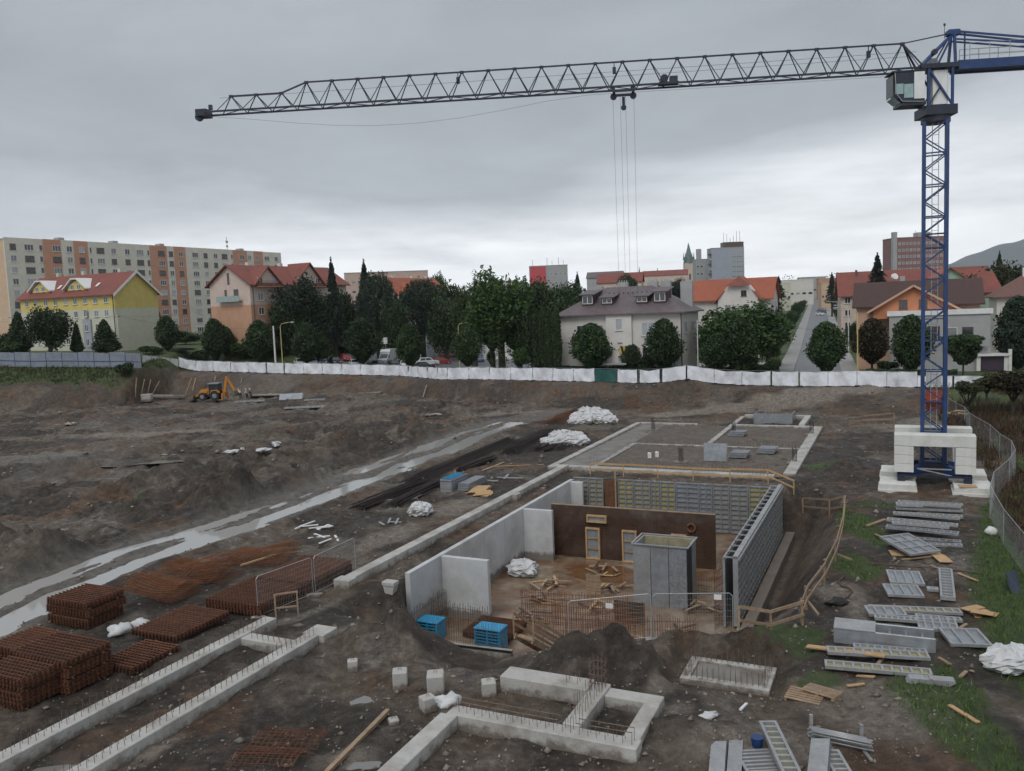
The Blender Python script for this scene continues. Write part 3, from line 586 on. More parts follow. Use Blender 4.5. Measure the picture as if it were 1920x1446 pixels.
def bar_screen(label, s0, t0, s1, t1, h, step=.15, z=-3.2, rows=3, m=None, r=.016):
    o = thing('rebar_screen', label, 'rebar', S(s0, t0, z), SITE); mb = MB(); d = Vector((s1 - s0, t1 - t0, 0)); n = int(d.length / step)
    for i in range(n + 1):
        p = d * (i / n); mb.tube(p, p + Vector((rnd.uniform(-.03, .03), rnd.uniform(-.03, .03), h * rnd.uniform(.93, 1.05))), r, 4)
    part('upright_bars', mb, m or m_rebar, o, kind='stuff'); mb = MB()
    for k in range(rows): mb.tube(Vector((0, 0, h * (k + .5) / rows)), d + Vector((0, 0, h * (k + .5) / rows)), r, 4)
    part('tie_bars', mb, m or m_rebar, o)
bar_screen('row of upright rebar in front of the first return wall', .2, 1.4, 3.9, 1.2, 1.7)
bar_screen('rusty rebar screen standing free in the middle of the pit', 4.6, 3.8, 10.4, 4.6, 1.9, .12, rows=6, m=m_rusto)
bar_screen('row of upright rebar along the pale wall by the pit front', .25, -.4, .25, 3.2, 1.7)
bar_screen('rusty rebar screen at the open end of the formwork wall', 14.6, 6.1, 15.0, 7.6, 3.3, .14, m=m_rust, rows=8, r=.016)
bar_screen('dense pale rebar screen behind the fence panels at the pit front', 9.4, -2.0, 15.2, -.4, 3.1, .11, -3.2, 8, m_rusto)
bar_screen('rusty rebar screen between stair and shuttered column', 7.4, 1.6, 11.6, 2.0, 2.2, .12, -3.2, 7, m_rusto)
bar_screen('thin rebar row behind the shuttered column', 9.0, 11.4, 13.4, 11.3, 1.0)

# ------------------------------------------------------------------ formwork panels
_FW = {}
def fw_mesh(key, fn):
    if key not in _FW: _FW[key] = fn()
    return _FW[key]
def formwork(label, w, h, loc, rot, sheet, ribs=8, posts=1, frame=None, group=None, d=.12, name='ribbed_formwork', rh=.042, pw_=.045):
    """ribbed face towards local -y, standing on z = 0"""
    frame = frame or m_galv; o = thing(name, label, 'formwork', loc, group=group, rot=rot); k = (round(w, 2), round(h, 2), frame.name, d)
    e = .09
    def fr():
        mb = MB(); mb.box(0, e, 0, d, 0, h); mb.box(w - e, w, 0, d, 0, h); mb.box(e, w - e, 0, d, 0, e); mb.box(e, w - e, 0, d, h - e, h); return mb.mesh('frame', frame)
    part('frame', fw_mesh(('f',) + k, fr), None, o)
    part('plywood_sheet', fw_mesh(('s',) + k + (sheet.name,), lambda: MB().box(e, w - e, d - .025, d - .004, e, h - e).mesh('plywood_sheet', sheet)), None, o)
    rm = fw_mesh(('r', rh) + k, lambda: MB().box(e, w - e, .012, d - .026, -rh, rh).mesh('rib', frame))
    for i in range(ribs): part('rib', rm, None, o, T(0, 0, h * (i + 1) / (ribs + 1)))
    pm = fw_mesh(('p', pw_) + k, lambda: MB().box(-pw_, pw_, .004, d - .026, e, h - e).mesh('stiffener', frame))
    for i in range(posts): part('stiffener', pm, None, o, T(w * (i + 1) / (posts + 1), 0, 0))
    return o
# wall formwork at the back of the pit (ribbed side towards the pit)
back = [(-.05, 1.2, m_ply_b, 'beige ribbed formwork panel meeting the pale pit wall'), (1.18, 1.2, m_ply_b, 'beige ribbed formwork panel beside the earth gap'),
        (3.55, 1.25, m_ply_y, 'dull yellow ribbed formwork panel beside the tall timber stake'), (4.83, 1.3, m_ply_b, 'beige ribbed panel between two dull yellow panels'), (6.16, .7, m_ply_y, 'narrow dull yellow panel in the back formwork'),
        (6.89, 1.15, m_ply_y, 'bright yellow ribbed panel next to the grey formwork'), (8.07, 1.75, m_plate, 'wide grey ribbed panel next to the bright yellow one'), (9.85, .95, m_plate, 'narrow grey ribbed panel in the back formwork'),
        (10.83, 1.2, m_ply_g, 'grey ribbed panel above the puddled floor strip'), (12.06, 1.3, m_ply_g, 'grey ribbed panel left of the corner yellow panel'), (13.4, 1.6, m_ply_y, 'bright yellow ribbed panel in the pit corner')]
for s0, w, sh, lb in back: formwork(lb, w, 3.6, S(s0, 24.5, -3.15), (0, 0, SITE), sh, 9, 1, m_galvd, 'formwork panels at the back of the pit')
one('earth_face', MB().grid(lambda u, v: (2.45 + u * 1.1 - 2.4, .15 + .2 * math.sin(9 * u + 4 * v) * .5 - .25 * (1 - v), v * 3.5), 8, 10), mat('orange clay', (.16, .075, .035), (.09, .04, .02), .9, 2, .6, 8), 'orange clay face showing through a gap in the back formwork', 'soil', S(2.4, 24.5, -3.2), SITE, smooth=True)
# double formwork wall on the crane side; outer skin seen from outside
for i in range(8):
    t0 = 6.6 + i * 2.25
    formwork(('first', 'second', 'third', 'fourth', 'fifth', 'sixth', 'seventh', 'eighth')[i] + ' grey outer formwork panel from the open end, facing the earth bank', 2.2, 3.75, S(15.86, t0 + 2.2, -3.05) if False else S(15.74, t0, -3.05), (0, 0, SITE + math.pi / 2), m_dark, 8, 2, m_galv, 'outer formwork panels along the crane side', d=.26, rh=.07, pw_=.09)
    formwork(('first', 'second', 'third', 'fourth', 'fifth', 'sixth', 'seventh', 'eighth')[i] + ' inner formwork panel from the open end, facing the pit', 2.2, 3.6, S(14.95, t0 + 2.2, -3.15), (0, 0, SITE - math.pi / 2), m_plate, 9, 1, m_galv, 'inner formwork panels along the crane side')
o = thing('wall_tie_ladder', 'row of steel ties bridging the top of the double formwork wall', 'formwork', S(15.0, 6.6, .42), SITE)
for i in range(17): part('tie', MB().box(-.02, .78, i * 1.1, i * 1.1 + .07, .16, .22), m_galv, o)
for x in (-.05, .74): part('rail', MB().box(x, x + .09, 0, 18, .06, .155), m_galv, o)
footing('concrete kickers at the foot of the crane side formwork wall', [(15.95, 16.55, 5.6, 24.7)], [], -3.6, -2.75, 'kicker_beam')
# rusty reinforced wall with door frames
o = thing('reinforced_wall', 'dark brown wall panel covered by a rusty rebar mat in the pit', 'wall', S(1.5, 15.9, -3.2), SITE)
part('form_board', MB().box(0, 11.2, .1, .22, 0, 3.55), m_brown, o); part('top_plank', MB().box(0, 11.2, .08, .24, 3.551, 3.6), m_wood, o)
mb = MB()
for i in range(75): mb.tube((i * .15 + .05, .06, 0), (i * .15 + .05, .06, 3.1 + .12 * math.sin(i * 1.7)), .011, 4)
for k in range(20): mb.tube((0, .045, .1 + k * .15), (11.2, .045, .1 + k * .15), .010, 4)
part('rebar_mat', mb, m_rust, o, kind='stuff')
def frame_box(label, x, z, w, h, rungs=2):
    o = thing('timber_box_out', label, 'timber frame', S(1.5 + x, 15.82, -3.2 + z), SITE, 'timber box outs in the rusty wall')
    for a, b_, c, d in ((0, .1, 0, h), (w - .1, w, 0, h), (.1, w - .1, 0, .1), (.1, w - .1, h - .1, h)): part('board', MB().box(a, b_, -.12, .09, c, d), m_woodl, o)
    for i in range(rungs): zz = h * (i + 1) / (rungs + 1); part('brace', MB().box(.1, w - .1, -.08, .06, zz - .05, zz + .05), m_wood, o)
    part('inner_board', MB().box(.1, w - .1, .0, .05, .1, h - .1), m_plate, o)
frame_box('tall timber door frame under a small timber window box', 2.55, .02, 1.0, 2.15, 2); frame_box('tall timber door frame next to the shuttered column', 5.1, .02, 1.0, 2.15, 2)
frame_box('timber door frame mostly hidden behind the shuttered column', 8.4, .02, 1.0, 2.15, 1); frame_box('small timber window box near the top of the rusty wall', 2.65, 2.55, 1.4, .5, 0)
mb = MB()
for i in range(14):
    a, b_ = 2 * math.pi * i / 14, 2 * math.pi * (i + 1) / 14
    mb.tube((.26 * math.cos(a), 0, .26 * math.sin(a)), (.26 * math.cos(b_), 0, .26 * math.sin(b_)), .07, 6)
one('pipe_sleeve', mb, m_rusto, 'round rusty pipe sleeve on the brown rebar wall', 'pipe', S(11.2, 15.86, -.55), SITE)
# shuttered column
o = thing('column_formwork', 'tall square steel column shutter standing in the pit', 'formwork', S(9.55, 8.5, -3.2), SITE)
for i in range(3): part('steel_panel', MB().cbox(i * 1.03, i * 1.03 + 1.0, 0, .12, 0, 3.5, .015), (m_galv, m_plate, m_galvd)[i], o)
for i in range(2): part('steel_panel', MB().cbox(3.0, 3.12, .12 + i * .95, 1.05 + i * .95, 0, 3.5, .015), (m_dark, m_plate)[i], o); part('steel_panel', MB().cbox(0, .12, .12 + i * .95, 1.05 + i * .95, 0, 3.5, .015), m_plate, o)
part('steel_panel', MB().cbox(0, 3.12, 2.0, 2.12, 0, 3.5, .015), m_ply_b, o)
mb = MB(); mb.bar((-.05, -.06, 3.55), (3.2, -.06, 3.55), .09, .06); mb.bar((-.05, 2.16, 3.55), (3.2, 2.16, 3.55), .09, .06); mb.bar((-.05, 0, 3.56), (-.05, 2.1, 3.56), .09, .06); mb.bar((3.17, 0, 3.56), (3.17, 2.1, 3.56), .09, .06); part('top_rail', mb, m_galv, o)
for i in (1, 2): part('inner_tie', MB().box(i * 1.03, i * 1.03 + .1, .13, 1.99, 2.9, 3.0), m_wood, o)
part('column_cage', starters(starters(MB(), .5, .5, 2.7, .5, .1, 2.9, .5), .5, 1.6, 2.7, 1.6, .1, 2.9, .5), m_rust, o, kind='stuff')

# ------------------------------------------------------------------ bags
def bag_mesh(seed, r=.56, h=.72):
    q = random.Random(seed); n, m = 22, 12; mb = MB(); ph = [q.uniform(0, 6.3) for _ in range(6)]
    vs = []; fs = []
    for j in range(m + 1):
        v = j / m; z = h * v
        rr = r * (.80 + .32 * math.sin(math.pi * min(v * 1.15, 1))) if v < .8 else r * (1 - (v - .8) / .2 * .72)
        for i in range(n):
            th = 2 * math.pi * i / n; sq = 1 / max(abs(math.cos(th)), abs(math.sin(th))) ** .55
            k = rr * sq * (1 + .10 * math.sin(3 * th + ph[0] + 4 * v) + .08 * abs(math.sin(3.5 * th + ph[1] + 5 * v)) + .07 * math.sin(8 * th + ph[2] - 9 * v) + .04 * math.sin(17 * th + 13 * v + ph[5]))
            k *= 1 + q.uniform(-.09, .09); vs.append((k * math.cos(th), k * math.sin(th), z + q.uniform(-.035, .035) + .07 * math.sin(4 * th + ph[3]) * v * v + .05 * v * math.sin(9 * th + ph[4])))
    for j in range(m):
        for i in range(n): a = j * n + i; b_ = j * n + (i + 1) % n; fs.append((a, b_, b_ + n, a + n))
    fs += [tuple(range(n - 1, -1, -1)), tuple(range(m * n, m * n + n))]
    mb.add(vs, fs); return mb.mesh('bag_body', m_bag, False)
BAGS = [bag_mesh(i) for i in range(4)]
LOOP = MB()
for a in range(4):
    t0 = math.pi / 4 + a * math.pi / 2; p = Vector((.42 * math.cos(t0), .42 * math.sin(t0), .8)); LOOP.path([p, p * 1.05 + Vector((0, 0, .12)), p * .75 + Vector((.1, 0, .16)), p * .6 + Vector((0, .05, .06))], .022, 5)
LOOP = LOOP.mesh('lifting_loop', m_bag)
def big_bag(p, label, group=None, sc=1.0, seed=0, tilt=0, loops=False):
    o = thing('bulk_bag', label, 'bag', p, rot=(tilt, tilt * .6, seed * 1.3), group=group); o.scale = (sc, sc, sc * (.9 + .1 * (seed % 3)))
    part('bag_body', BAGS[seed % 4], None, o); loops and part('lifting_loop', LOOP, None, o)
_w = ['lowest front', 'upright', 'slumped', 'tilted', 'bulging', 'flattened', 'half open', 'crumpled', 'tied', 'topmost']
def bag_heap(px0, px1, py, n, rows, what, seed):
    q = random.Random(seed); k = 0; a = gp(px0, py); b_ = gp(px1, py - 3)
    for r_ in range(rows):
        m = n - r_ * 1
        for i in range(m):
            p = a.lerp(b_, (i + .5 + .5 * r_) / n) + Vector((q.uniform(-.2, .2), r_ * .75, 0)); p.z = gz(p.x, p.y) + (.35 * r_ if r_ else 0) - .05
            big_bag(p, 'white bulk bag in the heap ' + what, 'white bags heaped ' + what, q.uniform(1.25, 1.5), k + seed, q.uniform(-.3, .3), False); k += 1
bag_heap(1068, 1152, 796, 4, 3, 'at the far end beside the slab', 0)
bag_heap(1026, 1096, 836, 4, 2, 'lying on the dark rebar bundles', 3)
big_bag(S(1.3, 11.3, -3.2), 'single fat white bulk bag on the pit floor by the pale wall', sc=1.35, seed=1, tilt=.08)
big_bag(gp(788, 968), 'lone white bulk bag between footing and rebar bundles', sc=1.15, seed=2, tilt=.2)
big_bag(gp(1893, 1252), 'white bulk bag in the grass beside the wire fence', sc=1.2, seed=3, tilt=.15)
for px, py, s_, lb in ((225, 1188, .55, 'crumpled white sack between two low mesh bundles'), (262, 1176, .5, 'smaller crumpled white sack tucked against a mesh bundle')):
    mb = MB().blob((0, 0, .18), (.75, .5, .42), 16, 10, .16, int(px), 0); one('plastic_sack', mb, m_bag, lb, 'sack', on(gp(px, py)), .4, smooth=True).scale = (s_ * 1.3,) * 3

# ------------------------------------------------------------------ crates, mats and timber in the pit
def crate_stack(label, p, w, d, n):
    o = thing('blue_crate_stack', label, 'crates', p, SITE, None)
    for k in range(n):
        z = k * .16; c = part('crate', MB().box(0, w, 0, d, z, z + .05), m_blue, o)
        for x in (0, w / 2 - .05, w - .1): part('crate_runner', MB().box(x, x + .1, 0, d, z + .05, z + .15), m_blue, c)
    part('wrap_sheet', MB().cbox(-.03, w + .03, -.03, d + .03, n * .16 + .002, n * .16 + .08, .03), m_blue, o)
crate_stack('stack of bright blue pallets against the foot of the pale pit wall', S(.35, -.1, -3.2), 1.2, .9, 6)
crate_stack('stack of bright blue pallets beside the dark mesh mat in the pit', S(3.85, -.35, -3.2), 1.45, .9, 7)
def mesh_layers(nx, ny, lx, ly, n, dz, r=.012, jit=.03, seed=0, bars=True):
    q = random.Random(seed); mb = MB()
    for k in range(n):
        ox, oy = q.uniform(-jit, jit), q.uniform(-jit, jit); z = k * dz + r
        for i in range(nx): x = lx * (i + .5) / nx + ox; mb.bar((x, oy, z), (x, ly + oy, z), r * 2)
        for j in range(ny): y = ly * (j + .5) / ny + oy; mb.bar((ox, y, z + r * 2), (lx + ox, y, z + r * 2), r * 2)
    return mb
def mesh_bundle(label, p, lx, ly, n, dz=.03, cell=.16, rz=None, group='bundles of steel mesh mats', m=None, seed=0):
    o = thing('steel_mesh_bundle', label, 'steel mesh', p, SITE if rz is None else rz, group)
    part('stacked_mats', mesh_layers(int(lx / cell), int(ly / cell), lx, ly, n - 1, dz, .0125, .03, seed), m or m_rust, o, kind='stuff')
    part('top_mat', mesh_layers(int(lx / cell), int(ly / cell), lx, ly, 1, dz, .017, 0, seed), m_rust if m is None else m, o, T(0, 0, (n - 1) * dz + .002))
    part('bearer', MB().box(.1, lx - .1, .3, .38, -.07, -.003), m_wood, o); part('bearer', MB().box(.1, lx - .1, ly - .4, ly - .32, -.07, -.003), m_wood, o)
    return o
mesh_bundle('dark mesh bundle lying on the pit floor behind the blue pallets', S(2.5, .8, -3.12), 2.7, 2.4, 10)
def at_corner(px, py, z): d = gp(px, py, z) - _O; return d.dot(_b), d.dot(_a)
def stack_at(px, py, ztop, lx, ly, bundles, labels, seed, z0=.06, cell=.2):
    s_, t_ = at_corner(px, py, ztop); z = z0     # px,py: near right-hand... corner nearest to us (right end of the left face)
    for (n, dx, dy, sx, sy), lb in zip(bundles, labels):
        mesh_bundle(lb, S(s_ - lx + dx, t_ + dy, z + gz(*S(s_, t_)[:2])), lx + sx, ly + sy, n, seed=seed, cell=cell); z += n * .03 + .09; seed += 1
stack_at(158, 1128, 1.45, 2.7, 2.1, [(14, 0, 0, 0, 0), (11, -.1, .05, .15, .1), (10, .05, 0, -.05, .1)], ['bottom mesh bundle of the tall stack beside the wet track', 'middle mesh bundle of the tall stack, jutting out sideways', 'top mesh bundle of the tall stack beside the wet track'], 1)
stack_at(120, 1240, 1.4, 3.1, 2.1, [(17, 0, 0, 0, 0), (12, .02, .02, 0, 0), (9, -.05, -.05, .1, .05)], ['bottom mesh bundle of the stack beside the sack', 'middle mesh bundle of the stack with the flat rusty top', 'flat topped mesh bundle crowning the stack near the sacks'], 11)
stack_at(32, 1275, 1.3, 2.6, 2.1, [(20, 0, 0, 0, 0), (16, .05, .02, 0, 0)], ['bottom mesh bundle of the stack with small white end caps', 'top mesh bundle of the stack with small white end caps'], 21)
stack_at(247, 1253, .35, 2.0, 2.5, [(9, 0, 0, 0, 0)], ['low single mesh bundle in front of the crumpled sacks'], 31)
stack_at(328, 1200, .35, 2.7, 3.3, [(9, 0, 0, 0, 0)], ['low wide mesh bundle lying between sacks and long footing'], 41)
stack_at(485, 1138, .6, 3.4, 3.6, [(17, 0, 0, 0, 0)], ['long dark mesh bundle behind the temporary fence panel'], 51)
stack_at(572, 1092, .75, 3.2, 4.0, [(22, 0, 0, 0, 0)], ['long dark mesh bundle carrying a loose timber, beyond the fence panel'], 61)
stack_at(40, 1222, .7, 2.2, 2.2, [(18, 0, 0, 0, 0)], ['mesh bundle wedged behind the flat topped stack'], 71)
# loose bent mats
def bent_mat(label, c, lx, ly, lift, rz, n=3, m=None, seed=0):
    q = random.Random(seed); o = thing('bent_mesh_mat', label, 'steel mesh', c, rz, 'loose bent mesh mats beside the track')
    for k in range(n):
        mb = MB(); f = lambda x, y: .06 + k * .12 + lift * (.55 + .45 * math.sin(3.2 * x / lx + .35 * k + seed)) * math.sin(math.pi * min(1, .15 + .8 * y / ly)) + .06 * math.sin(5 * y / ly + seed + k)
        ox, oy = q.uniform(-.3, .3), q.uniform(-.3, .3)
        for i in range(int(lx / .2) + 1):
            x = i * .2
            for j in range(6): y0, y1 = ly * j / 6, ly * (j + 1) / 6; mb.bar((x + ox, y0 + oy, f(x, y0)), (x + ox, y1 + oy, f(x, y1)), .014)
        for j in range(int(ly / .2) + 1):
            y = j * .2
            for i in range(8): x0, x1 = lx * i / 8, lx * (i + 1) / 8; mb.bar((x0 + ox, y + oy, f(x0, y)), (x1 + ox, y + oy, f(x1, y)), .014)
        part('mat', mb, m or m_rusto, o)
bent_mat('bent rusty mesh mats sagging next to the tall mesh stack', on(gp(232, 1130)), 3.0, 2.2, .8, -.35, 6, seed=1)
bent_mat('heap of orange bent mesh mats at the edge of the wet track', on(gp(300, 1100)), 3.4, 2.4, 1.0, -.25, 7, seed=2)
bent_mat('orange bent mesh mats behind the long dark mesh bundle', on(gp(425, 1068)), 3.6, 2.4, .7, -.2, 5, seed=3)
bent_mat('flat rusty mesh mats sinking into mud near the twin footing', on(gp(470, 1405)), 2.4, 1.5, .1, -.2, 2, m=m_rust, seed=4)
bent_mat('narrower pair of flat rusty mats sunk in mud beside the twin footing', on(gp(410, 1446)), 2.2, 1.2, .1, -.2, 2, m=m_rust, seed=5)
# dark bundles of straight rebar
def rebar_bundle(label, A, B, n, spread, seed, r=.022, m=None):
    q = random.Random(seed); base = on(A); o = thing('rebar_bundle', label, 'rebar', base, 0, 'bundles of straight rebar'); d = on(B) - base; nn = Vector((-d.y, d.x, 0)).normalized()
    mb = MB()
    for i in range(n):
        k = q.gauss(0, spread * .5); z = .05 + abs(q.gauss(0, .22)) * max(0, 1 - abs(k) / (spread * 1.6)) + .02
        a = d * q.uniform(-.05, .08) + nn * k; b_ = d * q.uniform(.9, 1.05) + nn * (k + q.gauss(0, spread * .14)); mid = (a + b_) / 2 + Vector((0, 0, z + q.uniform(.0, .08)))
        mb.tube(a + Vector((0, 0, z)), mid, r, 4); mb.tube(mid, b_ + Vector((0, 0, z)), r, 4)
    part('steel_bars', mb, m or m_rebard, o, kind='stuff')
    for f in (.3, .7):
        p = d * f; part('bearer', MB().bar(p - nn * spread * 1.1 + Vector((0, 0, .03)), p + nn * spread * 1.1 + Vector((0, 0, .03)), .12, .1), m_wood, o)
rebar_bundle('black rebar bundle under the near white bag heap', gp(955, 850), gp(1040, 808), 90, 1.3, 1); rebar_bundle('black rebar bundle jutting out from below the white bags', gp(1010, 848), gp(1075, 812), 80, 1.2, 2)
rebar_bundle('long dark rebar bundle parallel to the wet track', gp(770, 905), gp(960, 826), 70, .9, 3); rebar_bundle('dark rebar bundle near the crate of blue formwork', gp(672, 958), gp(800, 905), 60, .7, 4)
rebar_bundle('second dark rebar bundle ending near the lone white bag', gp(735, 952), gp(835, 905), 60, .7, 5); rebar_bundle('curved black pipe-like bundle behind the blue formwork', gp(862, 885), gp(925, 862), 30, .5, 6, .05)
rebar_bundle('thin rusty rebar lying behind the far white bags', gp(1035, 795), gp(1085, 770), 60, 1.6, 7, m=m_rusto)
bar_screen('rusty rebar mat standing upright beyond the far white bags', *at_corner(1172, 768, 0), *at_corner(1197, 767, 0), 2.1, .12, 0, 12, m_rusto, .02)
rebar_bundle('dark rebar lying on the ground beside the lift pit', gp(1050, 845), gp(1100, 815), 30, .6, 8)
# blue formwork crate and boards beside them
o = thing('formwork_crate', 'stack of blue and grey formwork frames beside the rebar bundles', 'formwork', on(gp(826, 922)), SITE)
for k in range(5): f_ = part('stacked_frame', MB().box(0, 1.0, 0, 2.6, k * .2, k * .2 + .05), m_bluep if k > 3 else m_galvd, o); part('frame_edge', MB().box(0, 1.0, 0, .06, k * .2 + .05, k * .2 + .19), m_galv, f_); part('frame_edge', MB().box(.94, 1.0, .06, 2.6, k * .2 + .05, k * .2 + .19), m_galv, f_); part('frame_edge', MB().box(0, .06, .06, 2.6, k * .2 + .05, k * .2 + .19), m_galv, f_)
for i in range(7): part('blue_rib', MB().box(.07, .93, .25 + i * .34, .33 + i * .34, 1.002, 1.06), m_blue, o)
o = thing('steel_sheet_stack', 'long grey steel sheets stacked between blue frames and plywood', 'steel sheet', on(gp(858, 922)), SITE)
for k in range(6): part('sheet', MB().box(0, .9, .04 * k, 3.4 - .05 * k, .09 * k, .09 * k + .07), (m_plate, m_galvd)[k % 2], o)
o = thing('plywood_stack', 'pale plywood boards slid apart beside the long footing', 'plywood', on(gp(872, 925)), SITE)
for k in range(5): part('board', MB().box(0, 1.2, 0, 2.4, k * .05, k * .05 + .035), m_woodl, o, T(.12 * k, -.1 * k, 0) @ RZ(.06 * k))
for k in range(3): part('board', MB().box(0, 1.25, 0, 1.0, 0, .03), m_woodl, o, T(1.0 + .25 * k, -.7 - .1 * k, .05 + .045 * k) @ RZ(.35 * k) @ RX(.10))
# ------------------------------------------------------------------ formwork lying on the crane side
def lying(label, A, B, far, z=.10, ribs=8, posts=0, sheet=None, width=None, group='formwork panels laid out on the ground', swap=False, m=None, d=.12):
    """A,B: ends of the near edge, far: a point on the far edge (pixels); lies ribbed side up"""
    a, b_ = gp(*A, z), gp(*B, z); e = b_ - a; L_ = e.length; rz = math.atan2(e.y, e.x)
    n = Vector((-e.y, e.x, 0)).normalized(); wd = width or max(.3, (gp(*far, z) - a).dot(n))
    zg = max(gz(a.x, a.y), gz(b_.x, b_.y), gz(*((a + b_) / 2 + n * wd)[:2]))
    if swap:   # long way away from us: ribs across the short side
        o = formwork(label, L_, wd, Vector((a.x, a.y, zg + .01 + z - .1 + d)), Matrix.Rotation(rz, 4, 'Z').to_euler(), sheet or m_ply_g, ribs, posts, m, group, d)
        o.rotation_euler = (Matrix.Rotation(rz, 4, 'Z') @ Matrix.Rotation(-math.pi / 2, 4, 'X')).to_euler()
    else:
        o = formwork(label, wd, L_, Vector((a.x, a.y, zg + .01 + z - .1 + d)), (0, 0, 0), sheet or m_ply_g, ribs, posts, m, group, d)
        # local z along the near edge, local -y up, local x away
        X_ = n; Z_ = e.normalized(); Y_ = Z_.cross(X_)
        M_ = Matrix((X_, Y_, Z_)).transposed()
        if Y_.z > 0:
            X_ = -n; Y_ = Z_.cross(X_); M_ = Matrix((X_, Y_, Z_)).transposed(); o.location = Vector((a.x, a.y, zg + .01 + z - .1 + d)) + n * wd
        o.rotation_euler = M_.to_euler()
    return o
def plank(label, A, B, w=.2, h=.04, z=.06, m=None, name='timber_plank', group=None):
    a, b_ = gp(*A), gp(*B); a = on(a, z); b_ = on(b_, z); d = b_ - a
    one(name, MB().bar((0, 0, 0), d, w, h), m or m_woodl, label, 'timber', a, 0, group)
lying('long formwork panel nearest the crane footings', (1684, 941), (1806, 947), (1686, 935), .1, 9, 0, width=.55)
lying('short wide formwork panel overlapping the row by the crane footings', (1681, 951), (1731, 953), (1684, 941), .26, 4, 1, width=.8)
lying('second long formwork panel from the crane footings', (1680, 956), (1806, 962), (1680, 950), .1, 9, 0, width=.45)
lying('third long formwork panel from the crane footings', (1675, 965), (1806, 972), (1678, 958), .22, 10, 0, width=.55)
lying('long formwork panel lying aslant with a blue smear', (1662, 976), (1796, 988), (1664, 968), .3, 11, 0, width=.55)
lying('long dark edged formwork panel across the middle of the row', (1660, 990), (1797, 1004), (1664, 980), .3, 9, 0, width=.6, m=m_galvd)
lying('long formwork panel partly under the tilted square panel', (1668, 1008), (1803, 1017), (1664, 1000), .1, 9, 0, width=.5, m=m_galvd)
o = lying('square formwork panel tilted up on top of the row', (1708, 1040), (1765, 1033), (1692, 1011), .3, 2, 2, m_plate, swap=True); o.rotation_euler.rotate_axis('X', .12)
lying('square six cell formwork panel in the pair on bare soil', (1665, 1115), (1734, 1118), (1668, 1095), .12, 3, 0, m_plate)
lying('twin square formwork panel behind the six cell one', (1669, 1092), (1735, 1096), (1673, 1069), .12, 3, 0, m_plate)
lying('ladder-like formwork panel with nine rungs', (1763, 1123), (1792, 1126), (1770, 1070), .15, 9, 0, swap=True, d=.18)
lying('very long formwork panel behind the hollow steel box', (1632, 1141), (1806, 1148), (1637, 1121), .12, 10, 0, m_ply_y, .62)
lying('small four cell formwork panel against the very long one', (1630, 1151), (1702, 1153), (1635, 1135), .28, 3, 0, m_plate)
lying('small formwork panel leaning on the hollow steel box', (1722, 1176), (1800, 1183), (1725, 1150), .12, 4, 1, m_plate)
lying('formwork panel with three wide cells near the wire fence', (1783, 1212), (1862, 1215), (1786, 1182), .12, 2, 0, m_plate)
lying('long yellow sheeted formwork panel under the loose plank', (1552, 1229), (1745, 1241), (1553, 1200), .12, 10, 0, m_ply_y, .6)
lying('long yellow sheeted formwork panel at the end of the row', (1547, 1254), (1750, 1272), (1549, 1228), .12, 10, 0, m_ply_y, .6)
for lb, A_, B_, z_, r_, m_ in [('formwork panel stacked on the panels nearest the crane footings', (1700, 948), (1802, 953), .36, 8, m_ply_y), ('grey formwork panel stacked slightly askew over the third long one', (1690, 966), (1800, 975), .36, 8, m_ply_g), ('formwork panel laid across the aslant one with the blue smear', (1672, 983), (1780, 992), .44, 8, m_ply_y), ('narrow formwork panel wedged before the tilted square panel', (1665, 1017), (1700, 1021), .12, 3, m_ply_g), ('lowest formwork panel of the pile under the tilted square one', (1700, 1023), (1806, 1026), .1, 8, m_ply_g), ('short formwork panel lying between the twin square ones and the rungs', (1738, 1108), (1760, 1110), .1, 3, m_ply_g), ('narrow formwork panel slid under the very long yellow one', (1700, 1158), (1806, 1162), .1, 8, m_ply_g), ('narrow grey panel leaning along the hollow steel box', (1640, 1160), (1720, 1166), .2, 6, m_ply_g), ('yellow sheeted formwork panel tucked behind the loose plank', (1600, 1216), (1740, 1228), .1, 9, m_ply_y)]:
    lying(lb, A_, B_, (0, 0), z_, r_, 0, m_, .42)
for A_, B_, lb in (((1640, 1000), (1668, 1012), 'bleached timber lying before the dark edged panel'), ((1690, 1050), (1750, 1046), 'bleached timber under the worn plywood sheet'), ((1745, 1062), (1775, 1075), 'crooked batten beside the small plywood sheet'), ((1560, 1186), (1600, 1178), 'bleached timber near the end of the hollow steel box'), ((1640, 1258), (1656, 1236), 'timber packer between the two yellow sheeted panels'), ((1760, 1240), (1782, 1252), 'stub of timber beyond the yellow sheeted panels'), ((1800, 1180), (1812, 1170), 'orange batten behind the three cell panel'), ((1800, 1275), (1812, 1262), 'round wooden stub in the grass strip')):
    plank(lb, A_, B_, .12, .06, .07, m_wood)
o = thing('steel_trough', 'small pointed galvanised trough at the end of the panel row', 'formwork', on(gp(1700, 1284)), -.3)
part('trough_body', MB().prism([(0, .05), (.25, 0), (1.35, 0), (1.6, .18), (1.55, .24), (.1, .22)], 0, .4), m_galv, o); part('trough_rib', MB().box(.75, .85, -.02, .42, .241, .27), m_galv, o)
